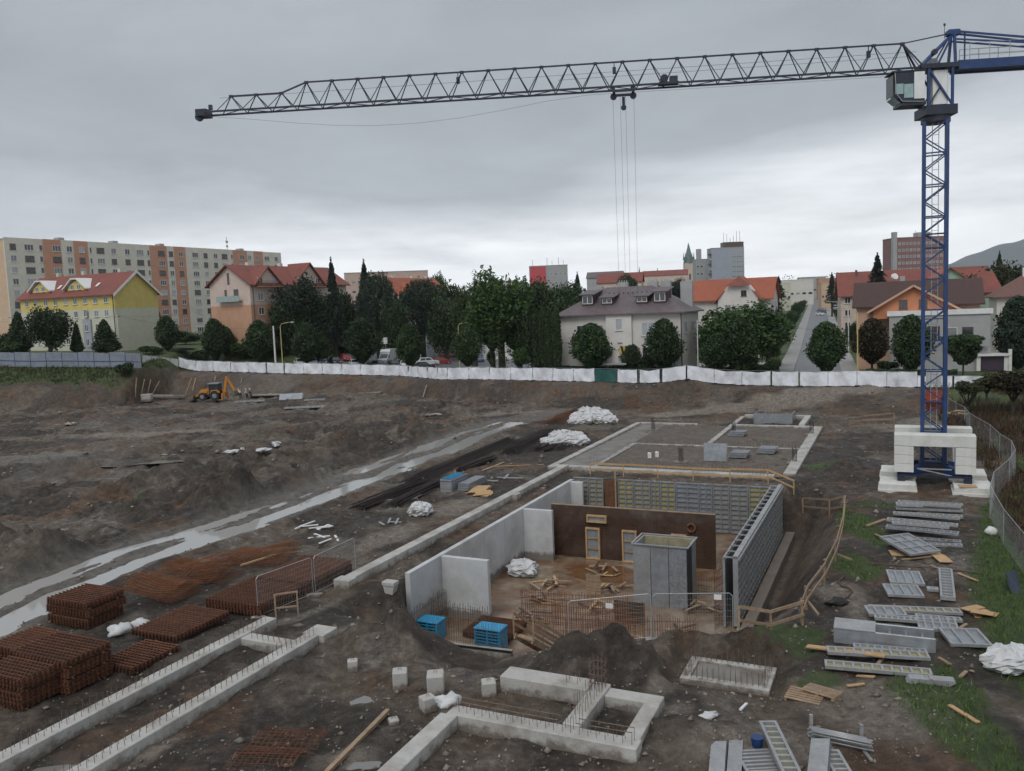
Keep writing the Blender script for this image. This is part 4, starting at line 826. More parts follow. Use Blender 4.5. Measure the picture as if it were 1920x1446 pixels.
# hollow steel box
a, b_ = gp(1563, 1200, .1), gp(1755, 1222, .1); e = b_ - a; rz = math.atan2(e.y, e.x); Lb = e.length
o = thing('steel_box_form', 'long hollow steel box form with a plate over one end', 'formwork', on(a), rz)
part('side_plate', MB().cbox(0, Lb, 0, .12, .02, .62, .02), m_plate, o); part('side_plate', MB().cbox(0, Lb, 1.0, 1.12, .02, .62, .02), m_plate, o)
part('end_plate', MB().box(0, .1, .121, .999, .02, .6), m_galv, o); part('cover_plate', MB().box(.0, Lb * .42, -.02, 1.14, .622, .66), m_galv, o); part('floor_sheet', MB().box(.11, Lb, .121, .999, .03, .06), m_ply_y, o)
for i in range(3): part('cross_tie', MB().box(Lb * (.55 + .16 * i), Lb * (.55 + .16 * i) + .08, .121, .999, .3, .4), m_galvd, o)
# bottom group
lying('tall ladder-like formwork panel leaning over the tube rack', (1468, 1452), (1505, 1452), (1484, 1352), .42, 8, 0, m_ply_y, swap=True, d=.16)
lying('small yellow sheeted formwork panel beside the raised plate', (1564, 1452), (1600, 1452), (1571, 1407), .2, 4, 0, m_ply_y, swap=True, d=.16)
lying('grille of grey steel slats beside the ladder-like panel', (1400, 1450), (1470, 1446), (1416, 1406), .1, 5, 0, m_fill if 'm_fill' in globals() else None, swap=True)
def plate(label, A, B, far, z0, lift, side):
    a, b_, c = gp(*A, z0), gp(*B, z0), gp(*far, z0 + lift); o = thing('steel_plate', label, 'steel plate', on(a), 0, None); w = b_ - a; h = c - a; w.z = 0
    k = MB(); n = Vector((0, 0, .03)); base = Vector((0, 0, z0))
    k.add([base, base + w, base + w + h, base + h, base - n, base + w - n, base + w + h - n, base + h - n], [(0, 1, 2, 3), (7, 6, 5, 4), (0, 4, 5, 1), (1, 5, 6, 2), (2, 6, 7, 3), (3, 7, 4, 0)]); part('plate_face', k, m_galv, o)
    f = base + (w if side > 0 else Vector((0, 0, 0))); part('folded_edge', MB().add([f + Vector((.012 * side, 0, 0)), f + h + Vector((.012 * side, 0, 0)), f + h + Vector((.05 * side, 0, -.22)), f + Vector((.05 * side, 0, -.22))], [(0, 1, 2, 3)]), m_galvd, o)
plate('angled grey plate forming the first half of a V by the grille', (1328, 1452), (1358, 1452), (1334, 1390), .15, .1, 1); plate('angled grey plate forming the second half of a V by the grille', (1362, 1452), (1390, 1452), (1367, 1386), .12, .08, -1)
plate('raised flat grey plate beside the ladder-like panel', (1513, 1452), (1551, 1452), (1521, 1384), .55, .02, 1)
o = thing('prop_rack', 'steel rack holding a bundle of galvanised props', 'steel props', on(gp(1520, 1385)), 0)
A0, B0 = gp(1515, 1362, .35) - o.location, gp(1628, 1385, .35) - o.location
for i in range(14):
    dz = Vector((0, -.07 * (i // 4) * 1.4, -.09 * (i % 4))); part('steel_prop', MB().tube(A0 + dz + (B0 - A0) * rnd.uniform(-.02, .03), B0 + dz + (B0 - A0) * rnd.uniform(-.03, .06), .032, 8), m_galv, o, smooth=True)
for f in (.08, .92):
    p = A0.lerp(B0, f); part('rack_post', MB().box(p.x - .05, p.x + .05, p.y + .1, p.y + .18, -.05, .75), m_galv, o); part('rack_foot', MB().box(p.x - .05, p.x + .05, p.y - .6, p.y + .095, -.04, .02), m_galv, o)
one('blue_bucket', MB().tube((0, 0, 0), (0, 0, .3), .16, 14, .2), m_bluep, 'dark blue plastic bucket beside the angled plates', 'bucket', on(gp(1420, 1402)), smooth=False)

# ------------------------------------------------------------------ planks, timbers, pallets
plank('long fresh plank lying across the yellow formwork panels', (1513, 1214), (1660, 1244), .3, .05, .28)
plank('plank lying on bare soil near the green strip', (1780, 1327), (1834, 1361), .16, .05)
plank('short offcut near the end of the panel row', (1606, 1264), (1640, 1273), .14); plank('short pale offcut on bare soil beyond the pallets', (1588, 1289), (1621, 1286), .12)
plank('long grey timber running towards the small concrete block', (612, 1449), (728, 1340), .16, .12, .08, m_wood); plank('timber lying on the dark mesh bundle', (452, 1083), (520, 1061), .1, .08, .55)
plank('loose timber near the plywood stack', (905, 885), (945, 868), .15); plank('timber lying across the soil behind the plywood', (925, 878), (1020, 872), .12); plank('stick of timber beside the ladder-like panel', (1796, 1080), (1834, 1092), .1)
plank('brown timber crossing the green strip beside the panel row', (1626, 988), (1660, 972), .22, .08, .1, m_wood); plank('white plastic pipe curved on the soil', (1388, 1330), (1400, 1316), .09, .06, .05, m_white, 'plastic_pipe')
o = thing('plywood_sheet', 'worn plywood sheet under the tilted square panel', 'plywood', on(gp(1672, 1042)), -.25); part('board', MB().box(0, 2.6, 0, 1.0, .02, .05), m_woodl, o); part('edge_strip', MB().box(0, 2.6, -.02, -.002, .01, .055), m_wood, o)
o = thing('plywood_sheet', 'small plywood sheet lying loose beside the tilted panel', 'plywood', on(gp(1762, 1060)), -.15); part('board', MB().box(0, .65, 0, 1.2, .05, .08), m_woodl, o); part('edge_strip', MB().box(0, .65, -.02, -.002, .04, .085), m_wood, o)
o = thing('plywood_offcuts', 'heap of orange plywood offcuts in the grass by the wire fence', 'plywood', on(gp(1825, 1160)), -.2)
for i in range(7): part('offcut', MB().box(0, rnd.uniform(.6, 1.0), 0, rnd.uniform(.35, .6), 0, .025), m_woodl, o, T(rnd.uniform(-.2, .3), rnd.uniform(-.1, .5), .03 + .045 * i) @ RZ(rnd.uniform(-.6, .6)) @ RX(rnd.uniform(-.05, .05)))
o = thing('plywood_offcuts', 'heap of orange boards behind the crane ballast', 'plywood', on(gp(1785, 785)), -.4)
for i in range(8): part('offcut', MB().box(0, rnd.uniform(1, 1.8), 0, rnd.uniform(.5, .9), 0, .04), m_woodl, o, T(rnd.uniform(-.6, .6), rnd.uniform(-.5, .5), .05 + .1 * i) @ RZ(rnd.uniform(-.8, .8)) @ RX(rnd.uniform(-.1, .1)))
def pallet(label, p, rz, rx=0):
    o = thing('wooden_pallet', label, 'pallet', p, rot=(rx, 0, rz))
    for i in range(6): part('slat', MB().box(0, 1.2, i * .15, i * .15 + .1, .11, .135), m_wood, o)
    for x in (0, .55, 1.1): part('runner', MB().box(x, x + .1, 0, .85, 0, .108), m_wood, o)
pallet('grey wooden pallet half sunk in soil beside the footing hole', on(gp(1470, 1308)), -.6, .08); pallet('broken wooden pallet lying against the sunken one', on(gp(1500, 1300), .06), -.75, -.1)
o = thing('timber_trestle', 'small timber frame standing between the long footing and fence panel', 'timber frame', on(gp(518, 1165)), .35)
for q0, q1 in (((0, 0, 0), (.0, .1, 1.25)), ((1.0, 0, 0), (1.0, .1, 1.25)), ((-.05, .1, 1.22), (1.05, .1, 1.22)), ((0, .05, .6), (1.0, .05, .55))): part('timber', MB().bar(q0, q1, .07), m_wood, o)
# concrete test blocks
for i, (px, py, s_, rz, lb) in enumerate([(662, 1256, .40, .2, 'small squat concrete block at the edge of the gravel heap'), (751, 1285, .55, .1, 'upright concrete block beside the grey gravel patch'), (818, 1300, .62, .05, 'tallest upright concrete block in the row by the small foundation'), (803, 1330, .5, .5, 'concrete block lying skewed in front of the upright ones'), (917, 1304, .5, .15, 'concrete block with a metal strip next to the short beam'), (738, 1352, .34, .4, 'flat concrete block at the end of the long timber')]):
    p = on(gp(px, py)); o = thing('concrete_block', lb, 'block', p - Vector((0, 0, .05)), rz, 'concrete blocks near the small foundation'); h = (.42, .68, .8, .5, .62, .25)[i]
    part('block_body', MB().cbox(-s_ / 2, s_ / 2, -s_ / 2, s_ / 2, 0, h, .03), m_conc, o, RX(.05 * (i % 3 - 1)))
    part('lifting_eye', MB().path([(-.06, 0, h - .02), (-.05, 0, h + .07), (.05, 0, h + .07), (.06, 0, h - .02)], .01, 5), m_rebar, o)
o = thing('concrete_pier', 'slender flared concrete pier standing in a dug hole', 'pier', gp(735, 1150, -1.2), SITE); part('shaft', MB().prism([(-.2, -.6), (.2, -.6), (.2, 1.0), (.34, 1.5), (-.34, 1.5), (-.2, 1.0)], -.2, .2), m_conc, o); part('cap', MB().cbox(-.36, .36, -.25, .25, 1.503, 1.68, .02), m_conc, o)
# footing in the small hole
o = thing('pad_footing', 'grey pad footing with upright bars in a dug hole', 'footing', S(_h0[0], _h0[1], -.5), SITE)
zt = .22; fw_, fd_ = 3.3, 2.1
for bx in ((0, fw_, 0, .35), (0, fw_, fd_ - .3, fd_), (0, .35, .351, fd_ - .301), (fw_ - .35, fw_, .351, fd_ - .301)): part('rim', MB().cbox(*bx, -.3, zt, .02), m_conc, o)
part('wet_concrete', MB().box(.351, fw_ - .351, .351, fd_ - .301, -.3, zt - .1), m_fillw, o); mb = MB()
for q0 in ((.2, .2, fw_ - .2, .2), (.2, fd_ - .2, fw_ - .2, fd_ - .2), (.2, .2, .2, fd_ - .2), (fw_ - .2, .2, fw_ - .2, fd_ - .2)): starters(mb, *q0, zt, .5, .2, .06)
part('starter_bars', mb, m_rebar, o, kind='stuff')
o = thing('rebar_cage', 'upright rebar cage on the middle cross beam of the small foundation', 'rebar', S(13.55, -9.9, .55), SITE)
part('cage_bars', starters(starters(MB(), 0, 0, .4, 0, 0, 1.1, .12, .05), 0, .4, .4, .4, 0, 1.1, .12, .05), m_rebar, o, kind='stuff')
for z in (.3, .6, .9): part('hoop', MB().path([(-.05, -.05, z), (.45, -.05, z), (.45, .45, z), (-.05, .45, z), (-.05, -.05, z)], .012, 4), m_rebar, o)
for lb, q0, q1 in (('ladder of rebar laid along the front beam of the small foundation', (9.9, -12.75), (13.5, -12.75)), ('short ladder of rebar behind the middle cross beam', (14.1, -12.75), (15.9, -12.7))):
    o = thing('rebar_ladder', lb, 'rebar', S(*q0, .9), SITE); d = Vector((q1[0] - q0[0], q1[1] - q0[1], 0))
    for k in (-.16, .16): part('long_bar', MB().tube(Vector((0, k, 0)), d + Vector((0, k, .0)), .016, 5), m_rebar, o)
one('plastic_sack', MB().blob((0, 0, .14), (.45, .3, .22), 14, 9, .2, 5, 0), m_bag, 'torn white sack draped on the corner of the small foundation', 'sack', S(9.3, -12.5, .5), .3, smooth=True)
mb = MB().blob((0, 0, .05), (.38, .2, .1), 12, 8, .25, 9, 0); one('plastic_scrap', mb, m_bag, 'scrap of white plastic on brown soil near the angled plates', 'scrap', on(gp(1327, 1347)), .3, smooth=True)
# slab clutter
def slab_plate(label, px, py, w, h, m, lean=.0): 
    p = gp(px, py, .2); o = thing('form_sheet', label, 'formwork', p, SITE); part('sheet_face', MB().box(0, w, 0, .06, 0, h), m, o, RX(-lean)); part('sheet_frame', MB().box(-.05, w + .05, .061, .1, 0, h + .04), m_galvd, o, RX(-lean))
slab_plate('grey stained form sheet standing upright on the slab', 1320, 864, 1.9, 1.5, m_plate, .12)
for px, py, lb in ((1365, 858, 'low stack of grey steel sheets beside the upright form sheet'), (1418, 850, 'pair of grey steel sheets tilted on the slab'), (1365, 818, 'pale stack of sheets by the column starters')):
    o = thing('steel_sheet_stack', lb, 'steel sheet', gp(px, py, .2), SITE)
    for k in range(4): part('sheet', MB().box(0, 1.5, 0, 1.6, .11 * k, .11 * k + .09), (m_plate, m_galvd)[k % 2], o, T(.06 * k, .05 * k, 0))
for px, py, lb in ((1218, 859, 'white plastic canister with a plain side on the slab'), (1232, 857, 'white canister with a blue base on the slab')):
    o = thing('canister', lb, 'canister', gp(px, py, .2)); part('body', MB().cbox(-.16, .16, -.14, .14, 0, .5, .05), m_white, o); part('cap', MB().tube((.06, 0, .502), (.06, 0, .56), .05, 8), m_bluep, o)
for px, py, lb in ((1277, 866, 'column starter bars on a pale pad in the slab'), (1376, 815, 'column starter bars near the pale sheet stack'), (1522, 815, 'column starter bars on the pale crane side strip'), (1490, 868, 'column starter bars at the slab corner by the railing'), (1225, 806, 'column starter bars in the far bay of the slab')):
    o = thing('column_starters', lb, 'rebar', gp(px, py, .2), SITE, 'column starter bars on the slab'); part('bars', starters(starters(MB(), -.15, -.15, .15, -.15, 0, 1.25, .1, .02, .016), -.15, .15, .15, .15, 0, 1.25, .1, .02, .016), m_rebard, o, kind='stuff'); part('pad', MB().cbox(-.6, .6, -.5, .5, -.06, .05, .02), m_conc, o)
# pit clutter: planks and debris
q = random.Random(5)
for i, (s_, t_, lb) in enumerate([(4.3, 7.2, 'scatter of brown boards near the pale wall stub'), (6.3, 13.2, 'timber offcuts beside the white bag in the pit'), (8.2, 7.0, 'torn boards in front of the rebar screen'), (13.2, 4.8, 'broken boards between column shutter and formwork'), (11.0, 2.8, 'heap of timber scraps behind the fence panels'), (4.6, 4.4, 'dark scrap timber behind the mesh mat'), (3.4, 9.9, 'leaning planks against the second return wall'), (7.6, 10.3, 'planks lying in the orange puddle'), (13.6, 8.6, 'long timber props beside the shuttered column')]):
    o = thing('timber_scraps', lb, 'timber', S(s_, t_, -3.2), SITE)
    for k in range(9):
        l = q.uniform(.5, 1.9); part('board', MB().box(-l / 2, l / 2, -.07, .07, 0, .035), q.choice((m_wood, m_woodl, m_brown)), o, T(q.uniform(-.9, .9), q.uniform(-.7, .7), .02 + .037 * k) @ RZ(q.uniform(0, 3.1)) @ RY(q.uniform(-.03, .03)))
o = thing('leaning_planks', 'tall planks leaning against the pale wall behind the first return wall', 'timber', S(.7, 4.6, -3.2), SITE)
for i in range(4): part('plank', MB().bar((.8 - .2 * i, .1 * i, .0), (-.25 - .1 * i, .3 * i, 2.6), .18, .04), m_wood, o)
for s_, t_, lb, w_ in ((9.3, 5.6, 'brown form board standing behind the fence panel', 1.7), (6.4, 9.2, 'crate of boards in the orange mud', .9)):
    o = thing('board_crate', lb, 'timber', S(s_, t_, -3.2), SITE)
    for k in range(6): part('board', MB().box(0, w_, 0, .04, .03 + k * .2, .2 + k * .2), m_brown if w_ > 1 else m_wood, o)
    for x in (.1, w_ - .2): part('batten', MB().box(x, x + .1, .041, .09, 0, 1.25), m_wood, o)
one('puddle_mud', MB().zprism([(2 + 3.2 * math.cos(t * .42) * (1 + .2 * math.sin(3 * t)), 1.2 * math.sin(t * .42) * (1.3 + .3 * math.sin(2 * t))) for t in range(15)], 0, .012), mat('orange puddle', (.16, .085, .04), (.12, .06, .028), .12, 1.2, 0), 'orange muddy puddle on the pit floor before the rusty wall', 'puddle', S(5.0, 13.0, -3.199), SITE)
del bpy.data.objects['puddle_mud']['category']; bpy.data.objects['puddle_mud']['kind'] = 'structure'; bpy.data.objects['puddle_mud'].name = 'puddle'

# ------------------------------------------------------------------ timber railings
def railing(label, posts, h=1.1, m=None, z=None, rails=(1.0, .5)):
    P = [on(p) if z is None else Vector((p.x, p.y, z)) for p in posts]; o = thing('timber_railing', label, 'railing', P[0]); P = [p - P[0] for p in P]
    for p in P: part('post', MB().bar(p + Vector((0, 0, -.2)), p + Vector((rnd.uniform(-.05, .05), 0, h)), .08), m or m_wood, o)
    for a, b_ in zip(P[:-1], P[1:]):
        for r_ in rails: part('rail', MB().bar(a + Vector((.05, -.05, h * r_ + rnd.uniform(-.05, .05))), b_ + Vector((.05, -.05, h * r_ + rnd.uniform(-.05, .05))), .045, .13), m or m_wood, o)
    return o
railing('timber railing along the crane side rim of the pit', [gp(*p_) for p_ in ((1505, 918), (1555, 942), (1583, 965), (1578, 1000), (1566, 1048), (1545, 1095), (1512, 1140), (1503, 1168))])
railing('timber railing with crossed boards at the near corner of the pit', [gp(*p_) for p_ in ((1505, 1172), (1445, 1190), (1385, 1205))])
o = railing('timber handrail above the back formwork of the pit', [S(s_, 27.2) for s_ in (0.4, 3.2, 6, 8.8, 11.6, 14.4, 16.2)], 1.0, m_woodl)
railing('small timber railing guarding the hole near the crane', [gp(*p_) for p_ in ((1592, 806), (1618, 790), (1675, 788), (1676, 805), (1594, 808))], 1.0)
plank('timber prop bracing the railing towards the green strip', (1568, 1048), (1596, 1062), .08, .08, .4, m_wood); plank('timber prop bracing the railing near the hose', (1508, 1130), (1534, 1162), .09, .09, .4, m_wood)
o = thing('timber_stair', 'timber stair with a plank handrail leading down into the pit', 'stairs', gp(985, 1246, 0), SITE)
A0 = Vector((0, 0, 0)); st0 = S(8.3, -4.9, -.1); st1 = S(9.4, -1.2, -2.9); o.location = st0; o.rotation_euler = (0, 0, 0); d = st1 - st0; n = Vector((d.y, -d.x, 0)).normalized()
for k in (0, 1.0): part('stringer', MB().bar(n * k, d + n * k, .06, .25), m_wood, o)
for i in range(10): p = d * ((i + .5) / 10); part('tread', MB().bar(p + Vector((0, 0, .1)), p + n + Vector((0, 0, .1)), .26, .04), m_wood, o)
for k in (-.05, 1.05):
    for r_ in (.55, 1.0): part('handrail', MB().bar(n * k + Vector((0, 0, r_)), d + n * k + Vector((0, 0, r_)), .04, .12), m_wood, o)
    for f in (0, .5, 1): part('rail_post', MB().bar(n * k + d * f, n * k + d * f + Vector((0, 0, 1.1)), .07), m_wood, o)
one('timber_stake', MB().box(-.06, .06, -.06, .06, -3.3, 1.0), m_wood, 'tall timber stake between beige panels at the back of the pit', 'timber', S(3.45, 24.35, .1), SITE)

# ------------------------------------------------------------------ temporary fence panels by the pit
def fence_panel(label, A, B, h=2.0, name='temporary_fence', group=None, step=.1, wm=None):
    a, b_ = on(A), on(B); d = b_ - a; o = thing(name, label, 'fence', a, 0, group); L_ = d.length; u = d.normalized(); up = Vector((0, 0, 1))
    P = [up * .05, up * (h - .12), u * .12 + up * h, d - u * .12 + up * h, d + up * (h - .12), d + up * .05]; part('tube_frame', MB().path(P, .021, 6).tube(up * .15, d + up * .15, .016, 5), m_galv, o); mb = MB()
    n = int(L_ / step)
    for i in range(1, n): p = d * (i / n); mb.bar(p + up * .15, p + up * h, .006)
    for k in range(1, 8): mb.bar(up * (h * k / 8), d + up * (h * k / 8), .006)
    part('wire_mesh', mb, wm or m_galv, o, kind='stuff')
    for p in (Vector((0, 0, 0)), d): part('foot_block', MB().cbox(p.x - .35, p.x + .35, p.y - .11, p.y + .11, -.02, .12, .03), m_conc, o)
    return o
HX = [S(10.67, -4.6), S(13.98, -3.6), S(17.05, -2.2)]
fence_panel('wire fence panel beside the timber stair at the pit front', HX[0], HX[1]); o = fence_panel('wire fence panel at the pit front next to the crossed railing', HX[1] + Vector((.08, 0, 0)), HX[2])
fence_panel('wire fence panel standing before the long dark mesh bundle', gp(485, 1160), gp(588, 1118)); fence_panel('wire fence panel running up to the long strip footing', gp(592, 1116), gp(668, 1080))
for p in ((HX[0] + HX[1]) / 2, (HX[1] + HX[2]) / 2 + Vector((1, -.3, 0))):
    one('fence_sign', MB().box(-.15, .15, -.012, -.002, 0, .22), m_white, 'small white plate tied to a wire fence panel at the pit', 'sign', Vector((p.x, p.y - .04, gz(p.x, p.y) + 1.45)), -.28, 'white plates on the pit fence')
# wire mesh fence on the crane side
m_wire = mat('fence wire', (.30, .31, .32), None, .5, 2)
FP = [(1777, 782), (1792, 790), (1808, 797), (1818, 815), (1856, 838), (1874, 857), (1896, 874), (1903, 893), (1892, 913), (1863, 941), (1856, 972), (1881, 1023), (1925, 1087), (1990, 1190)]
FPw = [on(gp(*p_)) for p_ in FP]; o = thing('mesh_fence', 'galvanised wire mesh fence curving round the weedy plot', 'fence', FPw[0]); Q = [p - FPw[0] for p in FPw]; up = Vector((0, 0, 1))
for p in Q: part('post', MB().tube(p - up * .2, p + up * 2.05, .03, 6), m_galv, o)
for a, b_ in zip(Q[:-1], Q[1:]):
    part('top_rail', MB().tube(a + up * 2.0, b_ + up * 2.0, .022, 5), m_galv, o); mb = MB(); d = b_ - a; n = max(4, int(d.length / .28)); f = d.copy()
    for i in range(-7, n): 
        for sg in (1, -1):
            x0, x1 = i / n, (i + 7) / n; z0, z1 = (0, 1.95) if sg > 0 else (1.95, 0)
            def cl(x, z): return a + d * x + up * (z + .04)
            xa, xb = max(x0, 0), min(x1, 1)
            if xb <= xa: continue
            za = z0 + (z1 - z0) * (xa - x0) / (x1 - x0); zb = z0 + (z1 - z0) * (xb - x0) / (x1 - x0); mb.bar(cl(xa, za), cl(xb, zb), .005)
    part('wire_mesh', mb, m_wire, o, kind='stuff')
mb = MB().grid(lambda u, v: (u * 1.6, -.5 * v + .15 * math.sin(6 * u + 3 * v), .9 * (1 - v) ** 1.5 + .08 * math.sin(9 * u)), 14, 8); one('tarpaulin', mb, mat('dark blue tarp', (.03, .045, .075), (.02, .03, .05), .5, 3, .2, 8), 'dark blue tarpaulin slumped against the wire fence', 'tarpaulin', on(gp(1888, 1112)), .9, smooth=True)
one('hose', MB().path([on(gp(*p_), .04) for p_ in ((1628, 1056), (1680, 1062), (1760, 1068), (1800, 1072), (1840, 1080), (1862, 1092))], .035, 6), m_jutec, 'brown hose snaking across the soil below the tilted panel', 'hose')
one('hose', MB().path([on(gp(*p_), .05) for p_ in ((1583, 1082), (1572, 1092), (1578, 1102), (1592, 1106), (1598, 1112), (1590, 1120), (1578, 1125))], .045, 6), m_jutec, 'brown hose curled beside the timber railing', 'hose')
mb = MB().blob((0, 0, .12), (.5, .28, .2), 12, 8, .2, 3, 0); one('black_tool_bag', mb, m_black, 'black bundle lying at the end of the curled hose', 'bundle', on(gp(1570, 1132)), .2, smooth=True)
one('stone_block', MB().blob((0, 0, .2), (.34, .3, .26), 10, 7, .1, 4, 0), m_concb, 'pale boulder in the grass at the wire fence', 'stone', on(gp(1858, 1003)), smooth=True)

# ------------------------------------------------------------------ loose scraps on the mud
q = random.Random(21)
for px, py, n, m, lb in [(590, 990, 9, m_white, 'scatter of white painted battens in the mud by the track'), (606, 1012, 4, m_white, 'small white frame pieces lying near the battens'), (745, 980, 4, m_galv, 'short pair of galvanised props standing near the lone bag'), (760, 938, 3, m_plate, 'flat grey sheets lying on the rebar bundle'), (925, 902, 3, m_galv, 'small galvanised frame beside the long footing'), (465, 880, 6, m_bag, 'torn pale plastic film on the big spoil heap'), (130, 800, 6, m_conc, 'broken concrete lumps in the wet far yard'), (330, 855, 7, m_conc, 'grey rubble strewn along the dark spoil ridge'), (500, 838, 3, m_bag, 'scrap of pale film on the spoil ridge'), (820, 782, 3, m_conc, 'pale slab fragment on the far spoil heap'), (1450, 735, 4, m_bag, 'white scrap lying before the tarp fence')]:
    c = on(gp(px, py)); o = thing('scrap_heap', lb, 'scraps', c, q.uniform(-.4, .4)); k_ = 1 + .5 * (c.y > 60)
    for i in range(n):
        l = q.uniform(.5, 1.5) * k_; part('scrap', MB().box(-l / 2, l / 2, -.07 * k_, .07 * k_, 0, .05 * k_) if m not in (m_bag, m_conc) else MB().blob((0, 0, .05), (l * .35, l * .22, .10 * k_), 9, 6, .25, i, 0), m, o, T(q.uniform(-1, 1) * k_, q.uniform(-.6, .6) * k_, .02 + .012 * i) @ RZ(q.uniform(0, 3)))
# ------------------------------------------------------------------ tower crane
CB = gp(1752, 905); CY = 60.0
CP = at(1752, 540, CY); cx, cyy = CP.x, CP.y; cz = gz(cx, cyy)
zs = at(1752, 205, CY).z                                    # slewing ring
zj = at(1735, 133, CY).z                                    # underside of jib at the root
tip = at(372, 214, 64.6); jd = Vector((tip.x - cx, tip.y - cyy, 0)); jl = jd.length - .75; jrz = math.atan2(jd.y, jd.x)
HW = .72; zb = 1.75                                          # mast half width, chassis top
cr = thing('tower_crane', 'tall blue tower crane with lattice jib and cab above the site', 'crane', (cx, cyy, cz), SITE); jrz -= SITE
mrz = 0.0
for sx in (-1, 1):
    for sy in (-1, 1): part('mast_leg', MB().box(sx * HW - .12, sx * HW + .12, sy * HW - .12, sy * HW + .12, zb - .5, zs - cz - .9), m_bluep, cr)
nseg = 22; hz = (zs - cz - .9 - zb) / nseg
bm = {}
for sg in (1, -1): bm[sg] = MB().bar((-sg * HW, 0, 0), (sg * HW, 0, hz), .08).mesh('mast_brace', m_bluep)
hm = MB().bar((-HW, 0, 0), (HW, 0, 0), .09).mesh('mast_strut', m_bluep)
for k in range(nseg):
    for f in range(4): part('mast_brace', bm[1 if (k + f // 2) % 2 else -1], None, cr, RZ(f * math.pi / 2) @ T(0, -HW, zb + k * hz))
    if k % 2 == 0:
        for f in range(4): part('mast_strut', hm, None, cr, RZ(f * math.pi / 2) @ T(0, -HW, zb + k * hz + .02))
ld = part('ladder', MB().bar((-.2, -.25, zb), (-.2, -.25, zs - cz - 1), .05).bar((.2, -.25, zb), (.2, -.25, zs - cz - 1), .05), m_galv, cr)
rm = MB().bar((-.2, -.25, 0), (.2, -.25, 0), .03).mesh('rung', m_galv)
for i in range(int((zs - cz - 1 - zb) / .6)): part('rung', rm, None, ld, T(0, 0, zb + .3 + .6 * i))
for zz in (6, 12, 18): part('mast_platform', MB().box(-.6, .6, -.55, .55, zz, zz + .05), m_blued, cr)
part('mast_poster', MB().box(-.5, .5, .30, .31, at(1750, 770, CY).z - cz, at(1750, 732, CY).z - cz), m_red, cr, label='orange-red sheet hung inside the mast'); part('mast_poster', MB().box(-.5, .5, .30, .31, at(1750, 722, CY).z - cz, at(1750, 695, CY).z - cz), m_white, cr, label='white sheet hung inside the mast')
# chassis
for a in range(4): part('chassis_arm', RZ and MB().prism([(.6, .95), (.6, 1.75), (3.05, 1.25), (3.05, .95)], -.2, .2), m_bluep, cr, RZ(math.pi / 4 + a * math.pi / 2))
part('chassis_hub', MB().box(-.95, .95, -.95, .95, 1.0, 1.72), m_blued, cr)
for a, b_ in (((-2.3, -2.3), (2.3, -2.3)), ((2.3, -2.3), (2.3, 2.3)), ((2.3, 2.3), (-2.3, 2.3)), ((-2.3, 2.3), (-2.3, -2.3))): part('chassis_tie', MB().bar((*a, 1.05), (*b_, 1.05), .14), m_blued, cr)
for sx in (-1, 1):
    for sy in (-1, 1): part('chassis_foot', MB().box(sx * 2.1 - .25, sx * 2.1 + .25, sy * 2.1 - .25, sy * 2.1 + .25, .62, .97), m_blued, cr)
part('chassis_brace', MB().bar((-1.1, -2.2, 1.55), (1.1, -2.2, 1.1), .08).bar((-1.1, -2.2, 1.55), (1.1, -2.2, 1.55), .08), m_galv, cr)
# slewing part: everything above turns with the jib, local x along the jib
up = part('slewing_ring', MB().tube((0, 0, zs - cz - .95), (0, 0, zs - cz - .55), .95, 20).box(-1.05, 1.05, -1.05, 1.05, zs - cz - .549, zs - cz + .1), m_blued, cr, RZ(jrz))
zr = zs - cz + .1; zjl = zj - cz; th = 1.95
for sx in (-1, 1):
    for sy in (-1, 1): part('tower_post', MB().bar((sx * .8, sy * .75, zr), (sx * .8, sy * .75, zjl + .1), .16), m_bluep, cr, RZ(jrz))
for sy in (-1, 1):
    part('tower_brace', MB().bar((-.8, sy * .75, zr), (.8, sy * .75, zjl), .12), m_bluep, cr, RZ(jrz)); part('tower_brace', MB().bar((.8, sy * .75, zr), (0, sy * .75, (zr + zjl) / 2), .08), m_blued, cr, RZ(jrz))
part('machine_box', MB().cbox(-.55, .45, .0, .65, zr + .1, zr + 2.4, .04), m_white, cr, RZ(jrz))
part('turntable_deck', MB().box(-1.2, 1.3, -.9, .9, zjl - .02, zjl + .28), m_blued, cr, RZ(jrz))
apex = zjl + 2.5; AX = -1.1
for sx in (-1.05, .1):
    for sy in (-.6, .6): part('apex_post', MB().bar((sx + .0, sy, zjl + .28), (AX, sy * .4, apex), .16 if sx < 0 else .10), m_bluep, cr, RZ(jrz))
for sy in (-.6, .6): part('apex_post', MB().bar((1.1, sy, zjl + .28), (AX, sy * .3, apex - .1), .16), m_bluep, cr, RZ(jrz))
part('apex_head', MB().cbox(AX - .4, AX + .4, -.35, .35, apex - .22, apex + .13, .05), m_bluep, cr, RZ(jrz)); part('apex_mast', MB().tube((-.55, 0, apex - .4), (-.55, 0, apex + .45), .02, 5), m_blued, cr, RZ(jrz)); part('wind_vane', MB().box(-.62, -.48, -.02, .02, apex + .451, apex + .62), m_blued, cr, RZ(jrz)); part('apex_pulley', MB().tube((.36, .5, zjl + 1.08), (.36, .74, zjl + 1.08), .2, 14), m_blued, cr, RZ(jrz))
part('apex_sheet', MB().box(.0, .8, -.3, .3, zjl + .29, zjl + .75), m_galvd, cr, RZ(jrz))
